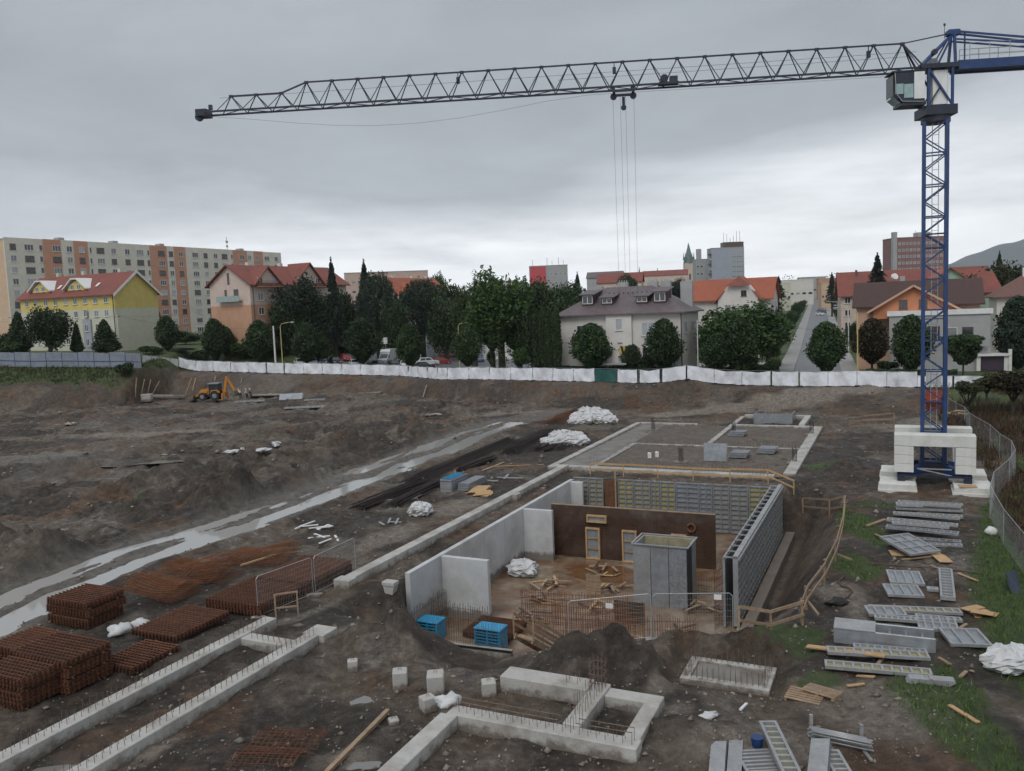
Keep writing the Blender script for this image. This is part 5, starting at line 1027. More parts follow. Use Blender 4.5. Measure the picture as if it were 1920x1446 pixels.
# jib
J0 = 1.3; npan = 26; pw = (jl - J0 - .9) / npan; BW = .6
jib = part('jib', MB().bar((J0 - .4, -BW, zjl + .12), (jl, -BW, zjl + .12), .12).bar((J0 - .4, BW, zjl + .12), (jl, BW, zjl + .12), .12), m_blued, cr, RZ(jrz))
def jt(i): return th if i < npan - 3 else th * .66
X = lambda i: J0 + pw * (i + .5)
for i in range(npan - 1): part('top_chord', MB().bar((X(i), 0, zjl + jt(i)), (X(i + 1), 0, zjl + jt(i + 1)), .10), m_blued, jib)
for i in range(npan): 
    part('chord_node', MB().box(X(i) - .14, X(i) + .14, -.09, .09, zjl + jt(i) - .1, zjl + jt(i) + .07), m_blued, jib)
jbm = {}
for h_ in (th, th * .66):
    for sg in (-1, 1):
        for sy in (-1, 1): jbm[(h_, sg, sy)] = MB().bar((0, 0, h_), (sg * pw / 2, sy * BW, .12), .055).mesh('jib_brace', m_blued)
for i in range(npan):
    for sg in (-1, 1):
        for sy in (-1, 1): part('jib_brace', jbm[(jt(i), sg, sy)], None, jib, T(X(i), 0, zjl))
lm = MB().bar((0, -BW, .12), (pw, BW, .12), .05).mesh('lower_lacing', m_blued); lm2 = MB().bar((0, BW, .12), (pw, -BW, .12), .05).mesh('lower_lacing', m_blued)
for i in range(npan): part('lower_lacing', (lm, lm2)[i % 2], None, jib, T(J0 + i * pw, 0, zjl))
part('root_link', MB().bar((X(0), 0, zjl + th), (AX, 0, apex - .05), .07), m_blued, cr, RZ(jrz)); part('root_link', MB().bar((X(0), 0, zjl + th), (J0 - .3, -BW, zjl + .12), .1).bar((X(0), 0, zjl + th), (J0 - .3, BW, zjl + .12), .1), m_blued, cr, RZ(jrz))
part('jib_tip', MB().box(jl - .1, jl + .75, -.55, .55, zjl - .12, zjl + .38).tube((jl + .7, -.1, zjl - .1), (jl + .7, .1, zjl - .1), .3, 12), m_blued, jib); part('tip_light', MB().box(jl - .35, jl - .1, -.1, .1, zjl + .381, zjl + .75), m_blued, jib)
mb = MB(); mb.tube((J0, 0, zjl + 1.35), (jl - 1, 0, zjl + 1.2), .014, 4); mb.tube((J0, 0, zjl + 1.05), (jl * .5, 0, zjl + .95), .014, 4)
pts = [Vector((jl - .3, 0, zjl - .1)).lerp(Vector((J0 + 1, 0, zjl - .1)), i / 16) - Vector((0, 0, 1.4 * math.sin(math.pi * min(1, i / 9)) ** 1.2 if i < 9 else .12)) for i in range(17)]; mb.path(pts, .011, 4); part('trolley_ropes', mb, m_cable, jib)
# trolley and hook ropes
def jx(px, py):
    """distance along the jib for a pixel column"""
    best = min(((abs(proj((cx + math.cos(jrz + SITE) * s_, cyy + math.sin(jrz + SITE) * s_, zj))[0] - px), s_) for s_ in [k * .05 for k in range(int(jl / .05))])); return best[1]
tx = jx(1168, 180)
tr_ = part('trolley', MB().box(tx - .8, tx + .8, -.72, -.62, zjl - .3, zjl - .12).box(tx - .8, tx + .8, .62, .72, zjl - .3, zjl - .12).box(tx - .75, tx - .6, -.61, .61, zjl - .3, zjl - .2).box(tx + .6, tx + .75, -.61, .61, zjl - .3, zjl - .2), m_blued, jib)
for x in (tx - .7, tx + .7):
    part('wheel', MB().tube((x, -.5, zjl + .25), (x, -.62, zjl + .25), .15, 10), m_blued, tr_); part('rope_sheave', MB().tube((x, -.06, zjl - .45), (x, .06, zjl - .45), .24, 12), m_blued, tr_)
part('hook_block', MB().box(tx - .1, tx + .1, -.06, .06, zjl - 1.2, zjl - .5).tube((tx, -.05, zjl - 1.25), (tx, .05, zjl - 1.25), .2, 10), m_blued, tr_)
mb = MB()
for x in (-.75, -.15, .22, .75): mb.tube((tx + x, 0, zjl - .4), (tx + x * .9, 0, 13.0 - cz + 1.2), .012, 4)
part('hoist_ropes', mb, m_cable, tr_)
wx = jx(1245, 170); part('jib_winch', MB().tube((wx, -.35, zjl + .55), (wx, .35, zjl + .55), .28, 12).box(wx - 1.0, wx + .4, -.4, .4, zjl + .17, zjl + .29).box(wx - .95, wx - .4, -.25, .25, zjl + .291, zjl + .7), m_blued, jib)
for px in (860, 1153, 1628): x = jx(px, 150); part('junction_box', MB().box(x - .12, x + .12, -.1, .1, zjl + 1.15, zjl + 1.6).box(x - .03, x + .03, -.02, .02, zjl + 1.601, zjl + th - .05), m_blued, jib)
# cab hangs in front of the mast
cab = part('cab', MB().prism([(1.1, .1), (2.55, .1), (2.95, .5), (3.1, 2.35), (1.1, 2.35)], -1.05, .35), m_blued, cr, RZ(jrz) @ T(.1, 0, zr + .15) @ SCL(.95, -1, .92)); 
part('cab_side_panel', MB().box(1.12, 1.85, -1.09, -1.055, .35, 2.3), m_white, cab); part('cab_window', MB().box(1.9, 2.55, -1.08, -1.055, .45, 1.45), mat('pale green glass', (.30, .42, .42), (.22, .33, .34), .1, 1.5, 0, spec=.8), cab)
part('cab_window', MB().add([(2.77, -1.0, .14), (2.77, .3, .14), (3.27, .3, .57), (3.27, -1.0, .57)], [(0, 1, 2, 3)]), MATS['pale green glass'], cab, T(.012, 0, -.012)); part('cab_window', MB().box(3.29, 3.315, -1.0, .3, .65, 2.2), m_glass, cab); part('cab_window', MB().box(2.6, 3.18, -1.08, -1.055, .75, 1.5), MATS['pale green glass'], cab)
part('cab_roof', MB().box(1.05, 3.4, -1.1, .4, 2.352, 2.45), m_blued, cab); part('cab_guard', MB().path([(3.2, -1.12, 2.3), (3.12, -1.12, .8), (2.7, -1.12, .2), (1.2, -1.12, .1)], .035, 6), m_galv, cab); part('cab_floor_frame', MB().box(1.0, 2.8, -1.05, .35, -.1, .095).bar((1.2, -.9, -.1), (.6, -.9, -.7), .1), m_blued, cab)
# counter-jib
cj = part('counter_jib', MB().box(-14, -1.2, -.75, -.55, zjl - .18, zjl + .42).box(-14, -1.2, .55, .75, zjl - .18, zjl + .42).box(-14, -1.2, -.54, .54, zjl - .1, zjl + .0), m_bluep, cr, RZ(jrz))
for sy in (-.6, .6): part('pendant_bar', MB().bar((AX, sy * .4, apex), (-13, sy, zjl + .6), .12), m_bluep, cr, RZ(jrz)); part('pendant_bar', MB().bar((AX - .1, sy * .5, apex - .55), (-9.5, sy, zjl + .9), .10), m_bluep, cr, RZ(jrz))
for x in (-1.9, -3.2, -4.5, -6.5, -8.5): part('rail_post', MB().bar((x, -.8, zjl + .42), (x, -.8, zjl + 1.5), .035), m_galv, cj); part('rail_post', MB().bar((x, .8, zjl + .42), (x, .8, zjl + 1.5), .035), m_galv, cj)
for sy in (-.8, .8):
    for z in (.75, 1.1, 1.5): part('guard_rail', MB().bar((-13.5, sy, zjl + z), (-1.9, sy, zjl + z), .03), m_galv, cj)
part('pendant_strut', MB().bar((-1.9, 0, zjl + .4), (-1.9, 0, apex - .1), .08), m_bluep, cr, RZ(jrz))
for i in range(4): part('counterweight', MB().cbox(-13.8 + i * .62, -13.22 + i * .62, -.5, .5, zjl - 1.5, zjl + .9, .03), m_concb, cj)
part('hoist_winch', MB().tube((-9, -.5, zjl + .55), (-9, .5, zjl + .55), .4, 14), m_blued, cj)
# concrete under and on the crane
def block(label, x0, x1, y0, y1, z0, z1, name='ballast_block', cat='ballast', group='white ballast blocks on the crane chassis'):
    x0, x1, y0, y1 = x0 * .9, x1 * .9, y0 * .9, y1 * .9
    o = one(name, MB().cbox(0, x1 - x0, 0, y1 - y0, 0, z1 - z0, .03), m_concb, label, cat, Vector((cx, cyy, cz + z0)) + _b * x0 + _a * y0, SITE, group); return o
for sx, sd in ((-1, 'mud side'), (1, 'fence side')):
    for sy, fb in ((-1, 'near the panel row'), (1, 'near the hole railing')):
        for k in range(3):
            x0, x1 = (-2.85, -1.45) if sx < 0 else (1.45, 2.85); y0, y1 = (-2.7, -1.35) if sy < 0 else (1.35, 2.7)
            block(('lowest', 'middle', 'upper')[k] + ' white ballast block of the chassis stack on the ' + sd + ' ' + fb, x0, x1, y0, y1, 1.30 + k * .62, 1.90 + k * .62)
block('long white ballast beam across the chassis facing the panel row', -2.85, 2.85, -2.7, -1.35, 3.18, 3.98); block('long white ballast beam across the chassis facing the hole railing', -2.85, 2.85, 1.35, 2.7, 3.18, 3.98)
block('long white ballast beam on the mud side of the mast', -2.85, -1.45, -1.33, 1.33, 1.33, 3.15); 
for sx, sd in ((-1, 'mud side'), (1, 'fence side')):
    x0, x1 = (-4.0, -1.2) if sx < 0 else (1.2, 4.0)
    for y0, y1, fb in ((-4.0, -1.0, 'near the panel row'), (1.0, 4.0, 'near the hole railing')):
        for k in range(2): block(('lower', 'upper')[k] + ' concrete pad slab under the crane foot on the ' + sd + ' ' + fb, x0 + .1 * k, x1 - .1 * k, y0 + .1 * k, y1 - .1 * k, -.15 + k * .4, .24 + k * .38, 'foundation_slab', 'slab', 'concrete pads under the crane')
one('timber_mat', MB().box(0, 1.1, 0, .7, 0, .06), m_woodl, 'plywood square on the fence side crane pad', 'timber', Vector((cx, cyy, cz + .625)) + _b * 1.5 - _a * 3.6, SITE + .1)
# ------------------------------------------------------------------ town materials
def wallm(n, c, **k): return mat(n, c, tuple(x * .88 for x in c), .85, .8, .1, 6, stain=tuple(x * .72 for x in c), sscale=.25, samt=.45, **k)
w_beige = wallm('beige render', (.68, .635, .56)); w_orng = wallm('salmon render', (.55, .29, .20)); w_side = wallm('peach end wall', (.58, .42, .29))
w_yel = wallm('yellow render', (.62, .50, .16)); w_cream = wallm('cream render', (.55, .55, .44)); w_grey = wallm('blue grey render', (.33, .36, .41)); w_pink = wallm('pink beige render', (.52, .38, .32)); w_peach = wallm('deep peach render', (.50, .29, .19)); w_lpink = wallm('pale pink render', (.58, .47, .41))
w_white = wallm('off white render', (.64, .61, .57)); w_oran = wallm('orange render', (.55, .22, .11)); w_green = wallm('mint render', (.33, .46, .35)); w_gry2 = wallm('grey render', (.36, .36, .36)); w_peac2 = wallm('light peach render', (.55, .35, .25))
r_red = mat('red tiles', (.235, .070, .050), (.165, .048, .037), .75, 3, .4, 12, stain=(.11, .045, .038), sscale=.4, samt=.6); r_redb = mat('bright orange tiles', (.34, .10, .05), (.26, .075, .04), .75, 3, .4, 12, stain=(.20, .06, .04), sscale=.4, samt=.5)
r_brn = mat('brown roof sheet', (.118, .092, .096), (.088, .068, .072), .5, 1.6, .15, 8, stain=(.16, .14, .15), sscale=.5, samt=.4); r_dark = mat('dark brown tiles', (.075, .038, .033), (.048, .026, .024), .75, 4, .5, 12)
g_dark = mat('window glass', (.035, .04, .048), (.02, .022, .026), .12, 1, 0, spec=.7, island=.5); g_lite = mat('curtained glass', (.28, .29, .30), (.17, .18, .19), .3, 1.2, 0, island=.4); g_blue = mat('blind behind glass', (.40, .42, .45), (.33, .35, .38), .4, 1, 0, island=.2); m_frame = mat('window frame white', (.62, .62, .61), (.55, .55, .54), .5, 2); m_framd = mat('window frame brown', (.10, .07, .055), None, .5, 2)
_WM = {}
def window(o, M_, x, z, w, h, fm=None, gm=None, sill=True, panes=2):
    """frame ring with mullions around a pane set back in it; o's local face matrix M_, outward -y"""
    fm = fm or m_frame; gm = gm or g_dark; k = (round(w, 2), round(h, 2), fm.name, panes)
    if k not in _WM:
        mb = MB(); e = min(.09, w * .12); mb.box(0, e, -.06, .02, 0, h); mb.box(w - e, w, -.06, .02, 0, h); mb.box(e, w - e, -.06, .02, 0, e); mb.box(e, w - e, -.06, .02, h - e, h)
        for i in range(1, panes): mb.box(w * i / panes - e * .6, w * i / panes + e * .6, -.05, .02, e, h - e)
        if sill: mb.box(-.08, w + .08, -.16, .02, -.07, -.001)
        _WM[k] = mb.mesh('window', fm)
    k2 = (round(w, 2), round(h, 2), gm.name)
    if k2 not in _WM: _WM[k2] = MB().box(.05, w - .05, -.015, .01, .05, h - .05).mesh('pane', gm)
    f = part('window', _WM[k], None, o, M_ @ T(x, 0, z)); part('pane', _WM[k2], None, f); return f
q = random.Random(3)
def rg(): return q.choice((g_dark, g_dark, g_lite, g_blue, g_lite))
def gable_roof(o, x0, x1, y0, y1, ze, zr, m, along='x', ov=.6, th=.22, name='roof'):
    """two slabs, ridge along x or y"""
    if along == 'x':
        ym = (y0 + y1) / 2; sl = (zr - ze) / (ym - y0); zo = ze - ov * sl
        for ya, yb in ((y0 - ov, ym), (y1 + ov, ym)):
            mb = MB(); xa, xb = x0 - ov, x1 + ov
            mb.add([(xa, ya, zo), (xb, ya, zo), (xb, yb, zr), (xa, yb, zr), (xa, ya, zo + th), (xb, ya, zo + th), (xb, yb, zr + th), (xa, yb, zr + th)], [(0, 1, 2, 3), (7, 6, 5, 4), (0, 4, 5, 1), (1, 5, 6, 2), (2, 6, 7, 3), (3, 7, 4, 0)]); part(name, mb, m, o)
    else:
        xm = (x0 + x1) / 2; sl = (zr - ze) / (xm - x0); zo = ze - ov * sl
        for xa, xb in ((x0 - ov, xm), (x1 + ov, xm)):
            mb = MB(); ya, yb = y0 - ov, y1 + ov
            mb.add([(xa, ya, zo), (xb, ya, zr), (xb, yb, zr), (xa, yb, zo), (xa, ya, zo + th), (xb, ya, zr + th), (xb, yb, zr + th), (xa, yb, zo + th)], [(0, 1, 2, 3), (7, 6, 5, 4), (0, 4, 5, 1), (1, 5, 6, 2), (2, 6, 7, 3), (3, 7, 4, 0)]); part(name, mb, m, o)
def gable_wall(x0, x1, z0, ze, zr, y0, y1): return MB().prism([(x0, z0), (x1, z0), (x1, ze), ((x0 + x1) / 2, zr), (x0, ze)], y0, y1)
def hip_roof(o, x0, x1, y0, y1, ze, zr, m, ov=.7, ridge=None):
    a, b_, c, d = x0 - ov, x1 + ov, y0 - ov, y1 + ov; r = ridge if ridge is not None else (d - c) / 2; ym = (c + d) / 2
    mb = MB().add([(a, c, ze), (b_, c, ze), (b_, d, ze), (a, d, ze), (a + r, ym, zr), (b_ - r, ym, zr), (a, c, ze - .2), (b_, c, ze - .2), (b_, d, ze - .2), (a, d, ze - .2)], [(0, 1, 5, 4), (1, 2, 5), (2, 3, 4, 5), (3, 0, 4), (6, 7, 1, 0), (7, 8, 2, 1), (8, 9, 3, 2), (9, 6, 0, 3), (9, 8, 7, 6)])
    return part('roof', mb, m, o)
RIGHT = lambda W_: T(W_, 0, 0) @ RZ(math.pi / 2)
LEFT = lambda D_: T(0, D_, 0) @ RZ(-math.pi / 2)
I4 = Matrix.Identity(4)

# ------------------------------------------------------------------ long apartment block
pa, pb = Vector((-120.9, 205, 0)), Vector((-77.5, 292, 0)); d = pb - pa; PR = math.atan2(d.y, d.x); PL = d.length; zb = 8.0; ztop = 35.6
o = thing('apartment_block', 'long nine storey panel block with salmon and beige stripes', 'building', (pa.x, pa.y, zb), PR)
ux = Vector((math.cos(PR), math.sin(PR), 0)); un = Vector((math.sin(PR), -math.cos(PR), 0))
def fx(px, py):
    r = ray(px, py); v = Vector(r); cpos = Vector(_C); t = (pa - cpos).dot(un) / v.dot(un); return (cpos + v * t - pa).dot(ux)
edges = [(85, 118, 'o'), (118, 141, 'b'), (141, 168, 'o'), (168, 283, 'b'), (283, 315, 'o'), (315, 328, 'b'), (328, 350, 'o'), (350, 438, 'b'), (438, 465, 'o'), (465, 477, 'b'), (477, 494, 'o'), (494, 527, 'b')]
xs = [0] + [fx(e[0], 503) for e in edges] + [PL]; cols = ['b'] + [e[2] for e in edges]; Hh = ztop - zb
part('wall', MB().box(0, PL, .6, 12, 0, Hh - .6), w_side, o); part('roof_deck', MB().box(-.1, PL + .1, .5, 12.1, Hh - .599, Hh - .3), w_gry2, o)
for i in range(len(cols)):
    s_ = .0 if cols[i] == 'o' or (0 < i < len(cols) - 1 and cols[i - 1] == 'o' and cols[i + 1:i + 2] == ['o']) else .3
    part('wall_strip', MB().box(xs[i] + .005, xs[i + 1] - .005, s_, .599, 0, Hh + (0.05 if s_ == 0 else 0)), w_orng if cols[i] == 'o' else w_beige, o)
wl = [(29, 1.5), (59, 2.4), (81, .9), (109, 2.3), (133, 1.6), (156, 1.6), (172.5, .7), (191, 2.3), (215.5, 1.6), (241, 1.6), (264.5, 2.3), (280, .8), (304.5, 2.3), (322.5, 1.5), (340.5, 1.6), (367.5, 2.3), (387, 1.5), (405.5, 1.5), (422.5, 2.3), (436, .8), (455, 2.3), (469, 1.6), (483, 1.7), (503, 2.3), (520, 1.6)]
for px, w in wl:
    x = fx(px, 503) - w / 2; c_ = [cols[j] for j in range(len(cols)) if xs[j] <= x + w / 2 < xs[j + 1]]; j = [j for j in range(len(cols)) if xs[j] <= x + w / 2 < xs[j + 1]]
    j = j[0] if j else 0; s_ = .0 if cols[j] == 'o' or (0 < j < len(cols) - 1 and cols[j - 1] == 'o' and cols[j + 1] == 'o') else .3
    for k in range(9):
        z = 33.4 - .75 - zb - 2.82 * k; dk = q.random() < .3
        window(o, T(0, s_ - .001, 0), x, z, w, 1.5, m_framd if dk else m_frame, g_dark if dk or w < 1 else rg(), True, 1 if w < 1 else (3 if w > 2 else 2))
for px in (130, 231, 318, 467): x = fx(px, 460); part('roof_vent', MB().box(x, x + 1.6, 4, 6, Hh - .3, Hh + 1.1), w_gry2, o)
x = fx(443, 460); part('antenna', MB().tube((x, 4, Hh - .3), (x, 4, Hh + 4.5), .08, 5).box(x - .35, x + .35, 3.8, 4.2, Hh + 2.6, Hh + 3.3).box(x - .3, x + .3, 3.8, 4.2, Hh + 1.2, Hh + 1.8), w_gry2, o)
# second, farther block behind the trees
def far_block(label, px0, px1, ytop, Y, m, rows, cols_, depth=12, rz=0.0, m2=None, name='office_block', group=None, glass=None, wh=1.4, zb_=2.0):
    a, b_ = at(px0, ytop, Y), at(px1, ytop, Y); W_ = (b_ - a).length / max(.3, math.cos(rz)); o = thing(name, label, 'building', (a.x, a.y, zb_), rz, group); H_ = a.z - zb_
    part('wall', MB().box(0, W_, 0, depth, 0, H_), m, o); part('parapet', MB().box(-.15, W_ + .15, -.15, depth + .15, H_ + .001, H_ + .35), m2 or m, o)
    fh = H_ / (rows + .6) if rows else 1
    for k in range(rows):
        for i in range(cols_): cw = W_ / cols_; window(o, I4, cw * (i + .18), fh * (k + .5), cw * .64, min(wh, fh * .55), m_frame, glass or rg(), False, 1)
    return o, W_, H_
far_block('low long apartment block showing above the trees beyond the red roofs', 645, 800, 513, 430, w_pink, 6, 14, rz=.15, m2=w_gry2)
# ------------------------------------------------------------------ yellow apartment house
c = at(222, 657, 170); W_, D_ = 28.6, 11.0; l0 = Vector((c.x, c.y, 0)) - _b * W_; zb = 7.2; ze = at(218, 549, 170).z - zb; zr = at(255, 510, 175).z - zb
o = thing('yellow_house', 'four storey yellow and cream house with red roof and two arched dormers', 'building', (l0.x, l0.y, zb), SITE)
zy = at(218, 578, 170).z - zb
part('wall', MB().box(0, W_, 0, D_, 0, zy), w_cream, o); part('upper_wall', MB().box(0, W_, .02, D_, zy + .001, ze), w_yel, o); part('gable', MB().xprism([(.02, ze + .001), (D_, ze + .001), (D_ / 2, zr)], W_ - .3, W_), w_yel, o); part('gable', MB().xprism([(.02, ze + .001), (D_, ze + .001), (D_ / 2, zr)], 0, .3), w_yel, o)
gable_roof(o, 0, W_, 0, D_, ze, zr, r_red, 'x', .6, .2)
for ya in (-.65, D_ + .65): part('verge_board', MB().add([(W_ + .62, ya, ze - .85), (W_ + .62, D_ / 2, zr + .2 - .45), (W_ + .62, D_ / 2, zr + .35), (W_ + .62, ya, ze - .3), (W_ + .7, ya, ze - .85), (W_ + .7, D_ / 2, zr - .25), (W_ + .7, D_ / 2, zr + .35), (W_ + .7, ya, ze - .3)], [(0, 1, 2, 3), (7, 6, 5, 4), (0, 4, 5, 1), (1, 5, 6, 2), (2, 6, 7, 3), (3, 7, 4, 0)]), m_white, o)
part('corner_pipe', MB().tube((W_ - .3, -.1, 0), (W_ - .3, -.1, ze), .07, 6), m_framd, o)
for k in range(5):
    z = ze - 1.9 - 2.75 * k
    for i in range(9):
        x = 1.6 + i * 3.0
        if i == 6 and k > 1: continue
        window(o, I4, x, z, 1.15, 1.35, m_frame, rg())
part('stair_bay', MB().box(19.3, 21.6, -.35, -.001, 0, zy - 2.0), w_grey, o)
for k in range(3): window(o, T(0, -.351, 0), 19.9, 2.2 + 3.0 * k, 1.0, 1.5, m_frame, g_dark)
sl = (zr - ze) / (D_ / 2)
for cx0 in (5.6, 16.6):
    dz = ze + 1.2; f_ = part('dormer', MB().prism([(cx0 - 2.6, dz - .2), (cx0 + 2.6, dz - .2), (cx0 + 2.3, dz + .7), (cx0, dz + 1.9), (cx0 - 2.3, dz + .7)], .9, 4.2), w_yel, o); mb = MB()
    P_ = [(cx0 - 3.6, dz - .1), (cx0 - 2.3, dz + .85), (cx0 - .8, dz + 2.05), (cx0 + .8, dz + 2.05), (cx0 + 2.3, dz + .85), (cx0 + 3.6, dz - .1)]
    for a, b_ in zip(P_[:-1], P_[1:]): mb.add([(a[0], .35, a[1]), (b_[0], .35, b_[1]), (b_[0], 4.6, b_[1]), (a[0], 4.6, a[1]), (a[0], .35, a[1] + .3), (b_[0], .35, b_[1] + .3), (b_[0], 4.6, b_[1] + .3), (a[0], 4.6, a[1] + .3)], [(0, 1, 2, 3), (7, 6, 5, 4), (0, 4, 5, 1), (1, 5, 6, 2), (2, 6, 7, 3), (3, 7, 4, 0)])
    part('dormer_roof', mb, m_white, f_)
    for x in (-1.5, .4): window(f_, T(0, .899, 0), cx0 + x, dz + .0, 1.0, 1.0, m_frame, g_dark)
for x in (9.8, 21.4): part('skylight', MB().box(0, .7, 0, 1.2, .24, .32), m_white, o, T(x, 1.8, ze + 1.8 * sl) @ RX(math.atan(sl)))
for x in (4, 12, 23): part('chimney', MB().box(x, x + .8, D_ / 2 + .6, D_ / 2 + 1.3, zr - 1, zr + 1.0), w_cream, o)

# ------------------------------------------------------------------ pink house with cross gables
c = at(476, 650, 166); PRZ = RAD(60); W_, D_ = 28.4, 11.5; zb = 6.8; ze = at(476, 531, 166).z - zb; zr = at(430, 499, 170).z - zb
def pink_house(label, c, zb, W_, D_, ze, zr, gables, wl_, wu, roof):
    o = thing('pink_house', label, 'building', (c.x, c.y, zb), PRZ); zm = ze - 4.2
    part('lower_wall', MB().box(0, W_, 0, D_, 0, zm), wl_, o); part('upper_wall', MB().box(0, W_, .02, D_ - .02, zm + .001, ze), wu, o)
    part('gable', MB().xprism([(.02, ze + .001), (D_ - .02, ze + .001), (D_ / 2, zr)], .02, .4), wu, o); part('gable', MB().xprism([(.02, ze + .001), (D_ - .02, ze + .001), (D_ / 2, zr)], W_ - .4, W_), wu, o); gable_roof(o, 0, W_, 0, D_, ze, zr, roof, 'x', .7, .22)
    for x0, x1, h_ in gables:
        part('cross_gable', MB().prism([(x0, ze - .2), (x1, ze - .2), (x1, ze), ((x0 + x1) / 2, ze + h_), (x0, ze)], -.15, 2.5), wu, o)
        xm = (x0 + x1) / 2
        for xa, sg in ((x0 - .8, 1), (x1 + .8, -1)):
            sl_ = h_ / (xm - x0); za = ze - .8 * sl_
            part('cross_roof', MB().add([(xa, -.8, za), (xm, -.8, ze + h_), (xm, D_ / 2, ze + h_), (xa, D_ / 2 * .3, za), (xa, -.8, za + .25), (xm, -.8, ze + h_ + .25), (xm, D_ / 2, ze + h_ + .25), (xa, D_ / 2 * .3, za + .25)], [(0, 1, 2, 3), (7, 6, 5, 4), (0, 4, 5, 1), (1, 5, 6, 2), (2, 6, 7, 3), (3, 7, 4, 0)]), roof, o)
        for k in range(5):
            for x in ((x0 + .7), (x1 - 2.1)): window(o, T(0, -.151 if k == 0 else 0, 0), x, ze - .6 - 2.8 * k if k else ze - .3, 1.4, 1.5, m_frame, rg())
        bl = part('balcony', MB().box(x0 + .2, x1 - .2, -1.5, -.151, ze - .75, ze - .6), wl_, o); mb = MB()
        for i in range(15): x = x0 + .25 + (x1 - x0 - .5) * i / 14; mb.bar((x, -1.47, ze - .6), (x, -1.47, ze + .4), .03)
        mb.bar((x0 + .2, -1.47, ze + .4), (x1 - .2, -1.47, ze + .4), .06); part('balcony_rail', mb, m_framd, bl)
        part('downpipe', MB().tube((x0 - .5, -.12, 0), (x0 - .5, -.12, ze - .3), .08, 6), m_framd, o)
    for x in (10.5, 24.5):
        for k in range(4): window(o, I4, x, ze - 2.4 - 2.8 * k, 1.3, 1.45, m_frame, rg())
    LM = LEFT(D_); window(o, LM, D_ / 2 - .4, ze + .0, .55, 2.3, m_framd, g_dark, False, 1); window(o, LM, D_ / 2 - 1.4, ze - 3.0, .6, 2.0, m_framd, g_dark, False, 1); window(o, LM, D_ / 2 + 1.2, ze - 3.0, 1.3, 2.0, m_framd, g_dark, False, 2)
    b_ = part('balcony', MB().box(-.9, -.001, D_ / 2 - 3.5, D_ / 2 + 2.8, ze - 3.4, ze - 3.15), w_pink, o); part('balcony_front', MB().box(-.98, -.9, D_ / 2 - 3.6, D_ / 2 + 2.9, ze - 3.45, ze - 2.3), mat('pale green sheet', (.33, .42, .40), None, .5, 2), b_)
    for x in (6, 15, 22): part('chimney', MB().box(x, x + .8, D_ / 2 + .8, D_ / 2 + 1.6, zr - 1.5, zr + .9), w_white, o)
    return o
pink_house('pink apartment house with red roof, end balcony and two cross gables', c, zb, W_, D_, ze, zr, [(1.2, 7.8, 3.2), (12.5, 20.5, 4.2)], w_peach, w_lpink, r_red)
c2 = at(752, 640, 225); pink_house('white gabled house with orange red roof deep behind the willows', c2, 4.0, 24, 11, at(752, 552, 225).z - 4, at(735, 522, 230).z - 4, [(3, 9, 3)], w_white, w_white, r_redb)

# ------------------------------------------------------------------ white house with brown hipped roof
c = at(1053, 680, 131); zb = 2.0; W_, D_ = 19.0, 11.5; ze = at(1053, 592, 131).z - zb; zr = at(1180, 541, 133).z - zb + .3
o = thing('white_house', 'off white two storey house with brown hipped roof and four dormers', 'building', (c.x, c.y, zb), SITE)
part('wall', MB().box(0, W_, 0, D_, 0, ze), w_white, o); part('stair_bay', MB().box(7.6, 11.6, -.5, -.001, 0, ze - .05), w_white, o)
rf = hip_roof(o, 0, W_, 0, D_, ze, zr, r_brn, .8, 6.6); slp = (zr - ze) / (D_ / 2 + .8)
def dormer(x, w, h, panes):
    y = 1.6; z = ze + slp * (y + .8); d_ = part('dormer', MB().xprism([(0, -.1), (0, h), (3.2, h + .55), (3.2, -.1)], 0, w), r_dark, rf, T(x, y - .3, z)); part('dormer_roof', MB().xprism([(-.4, h - .02), (-.4, h + .12), (3.6, h + .8), (3.6, h + .66)], -.35, w + .35), r_brn, d_); window(d_, T(0, -.002, 0), .12, .12, w - .24, h - .2, m_frame, g_dark, False, panes)
dormer(3.2, 1.9, 1.5, 2); dormer(6.4, 1.8, .95, 2); dormer(11.9, 1.8, .95, 2); dormer(14.6, 1.9, 1.5, 2)
for x, y, w, h in ((3.2, 6.4, 1.7, 2.6), (7.4, 6.5, 1.6, 1.3), (12.2, 6.6, 1.6, 1.2), (14.2, 6.8, 1.6, 1.2), (17.2, 7.4, 1.8, 2.8)):
    zc_ = zr - .6 if 6 < x < 15 else zr - 2.4; ch = part('chimney', MB().box(x, x + w, y, y + .8, zc_ - 1.5, zc_ + h), w_gry2, rf); 
    for i in range(4): part('chimney_pot', MB().tube((x + w * (i + .5) / 4, y + .4, zc_ + h), (x + w * (i + .5) / 4, y + .4, zc_ + h + .3), .1, 6), w_gry2, ch)
for i in range(9): part('snow_guard', MB().box(6.8 + i * .75, 6.95 + i * .75, -.1, .1, .1, .25), r_dark, rf, T(0, 3.9, ze + slp * 4.7))
window(o, I4, 2.7, ze - 3.2, 1.9, 1.6, m_frame, g_dark); window(o, I4, 5.7, ze - 3.2, 1.3, 1.6, m_frame, g_lite); window(o, I4, 13.0, ze - 3.4, 2.0, 2.0, m_frame, g_blue, True, 2); window(o, I4, 16.2, ze - 3.2, 1.6, 1.6, m_frame, g_dark); window(o, T(0, -.501, 0), 9.1, ze - 2.5, 1.1, 1.8, m_frame, g_blue, True, 1)
for i in range(3): window(o, T(0, -.501, 0), 9.3, ze - 4.6 - 1.0 * i, .95, .35, m_frame, g_dark, False, 1)
for x in (2.6, 13.0, 16.0): window(o, I4, x, ze - 6.6, 1.7, 1.5, m_frame, g_dark)
RM = RIGHT(W_)
for x in (2, 6.5): window(o, RM, x, ze - 3.2, 1.4, 1.6, m_frame, g_lite); 
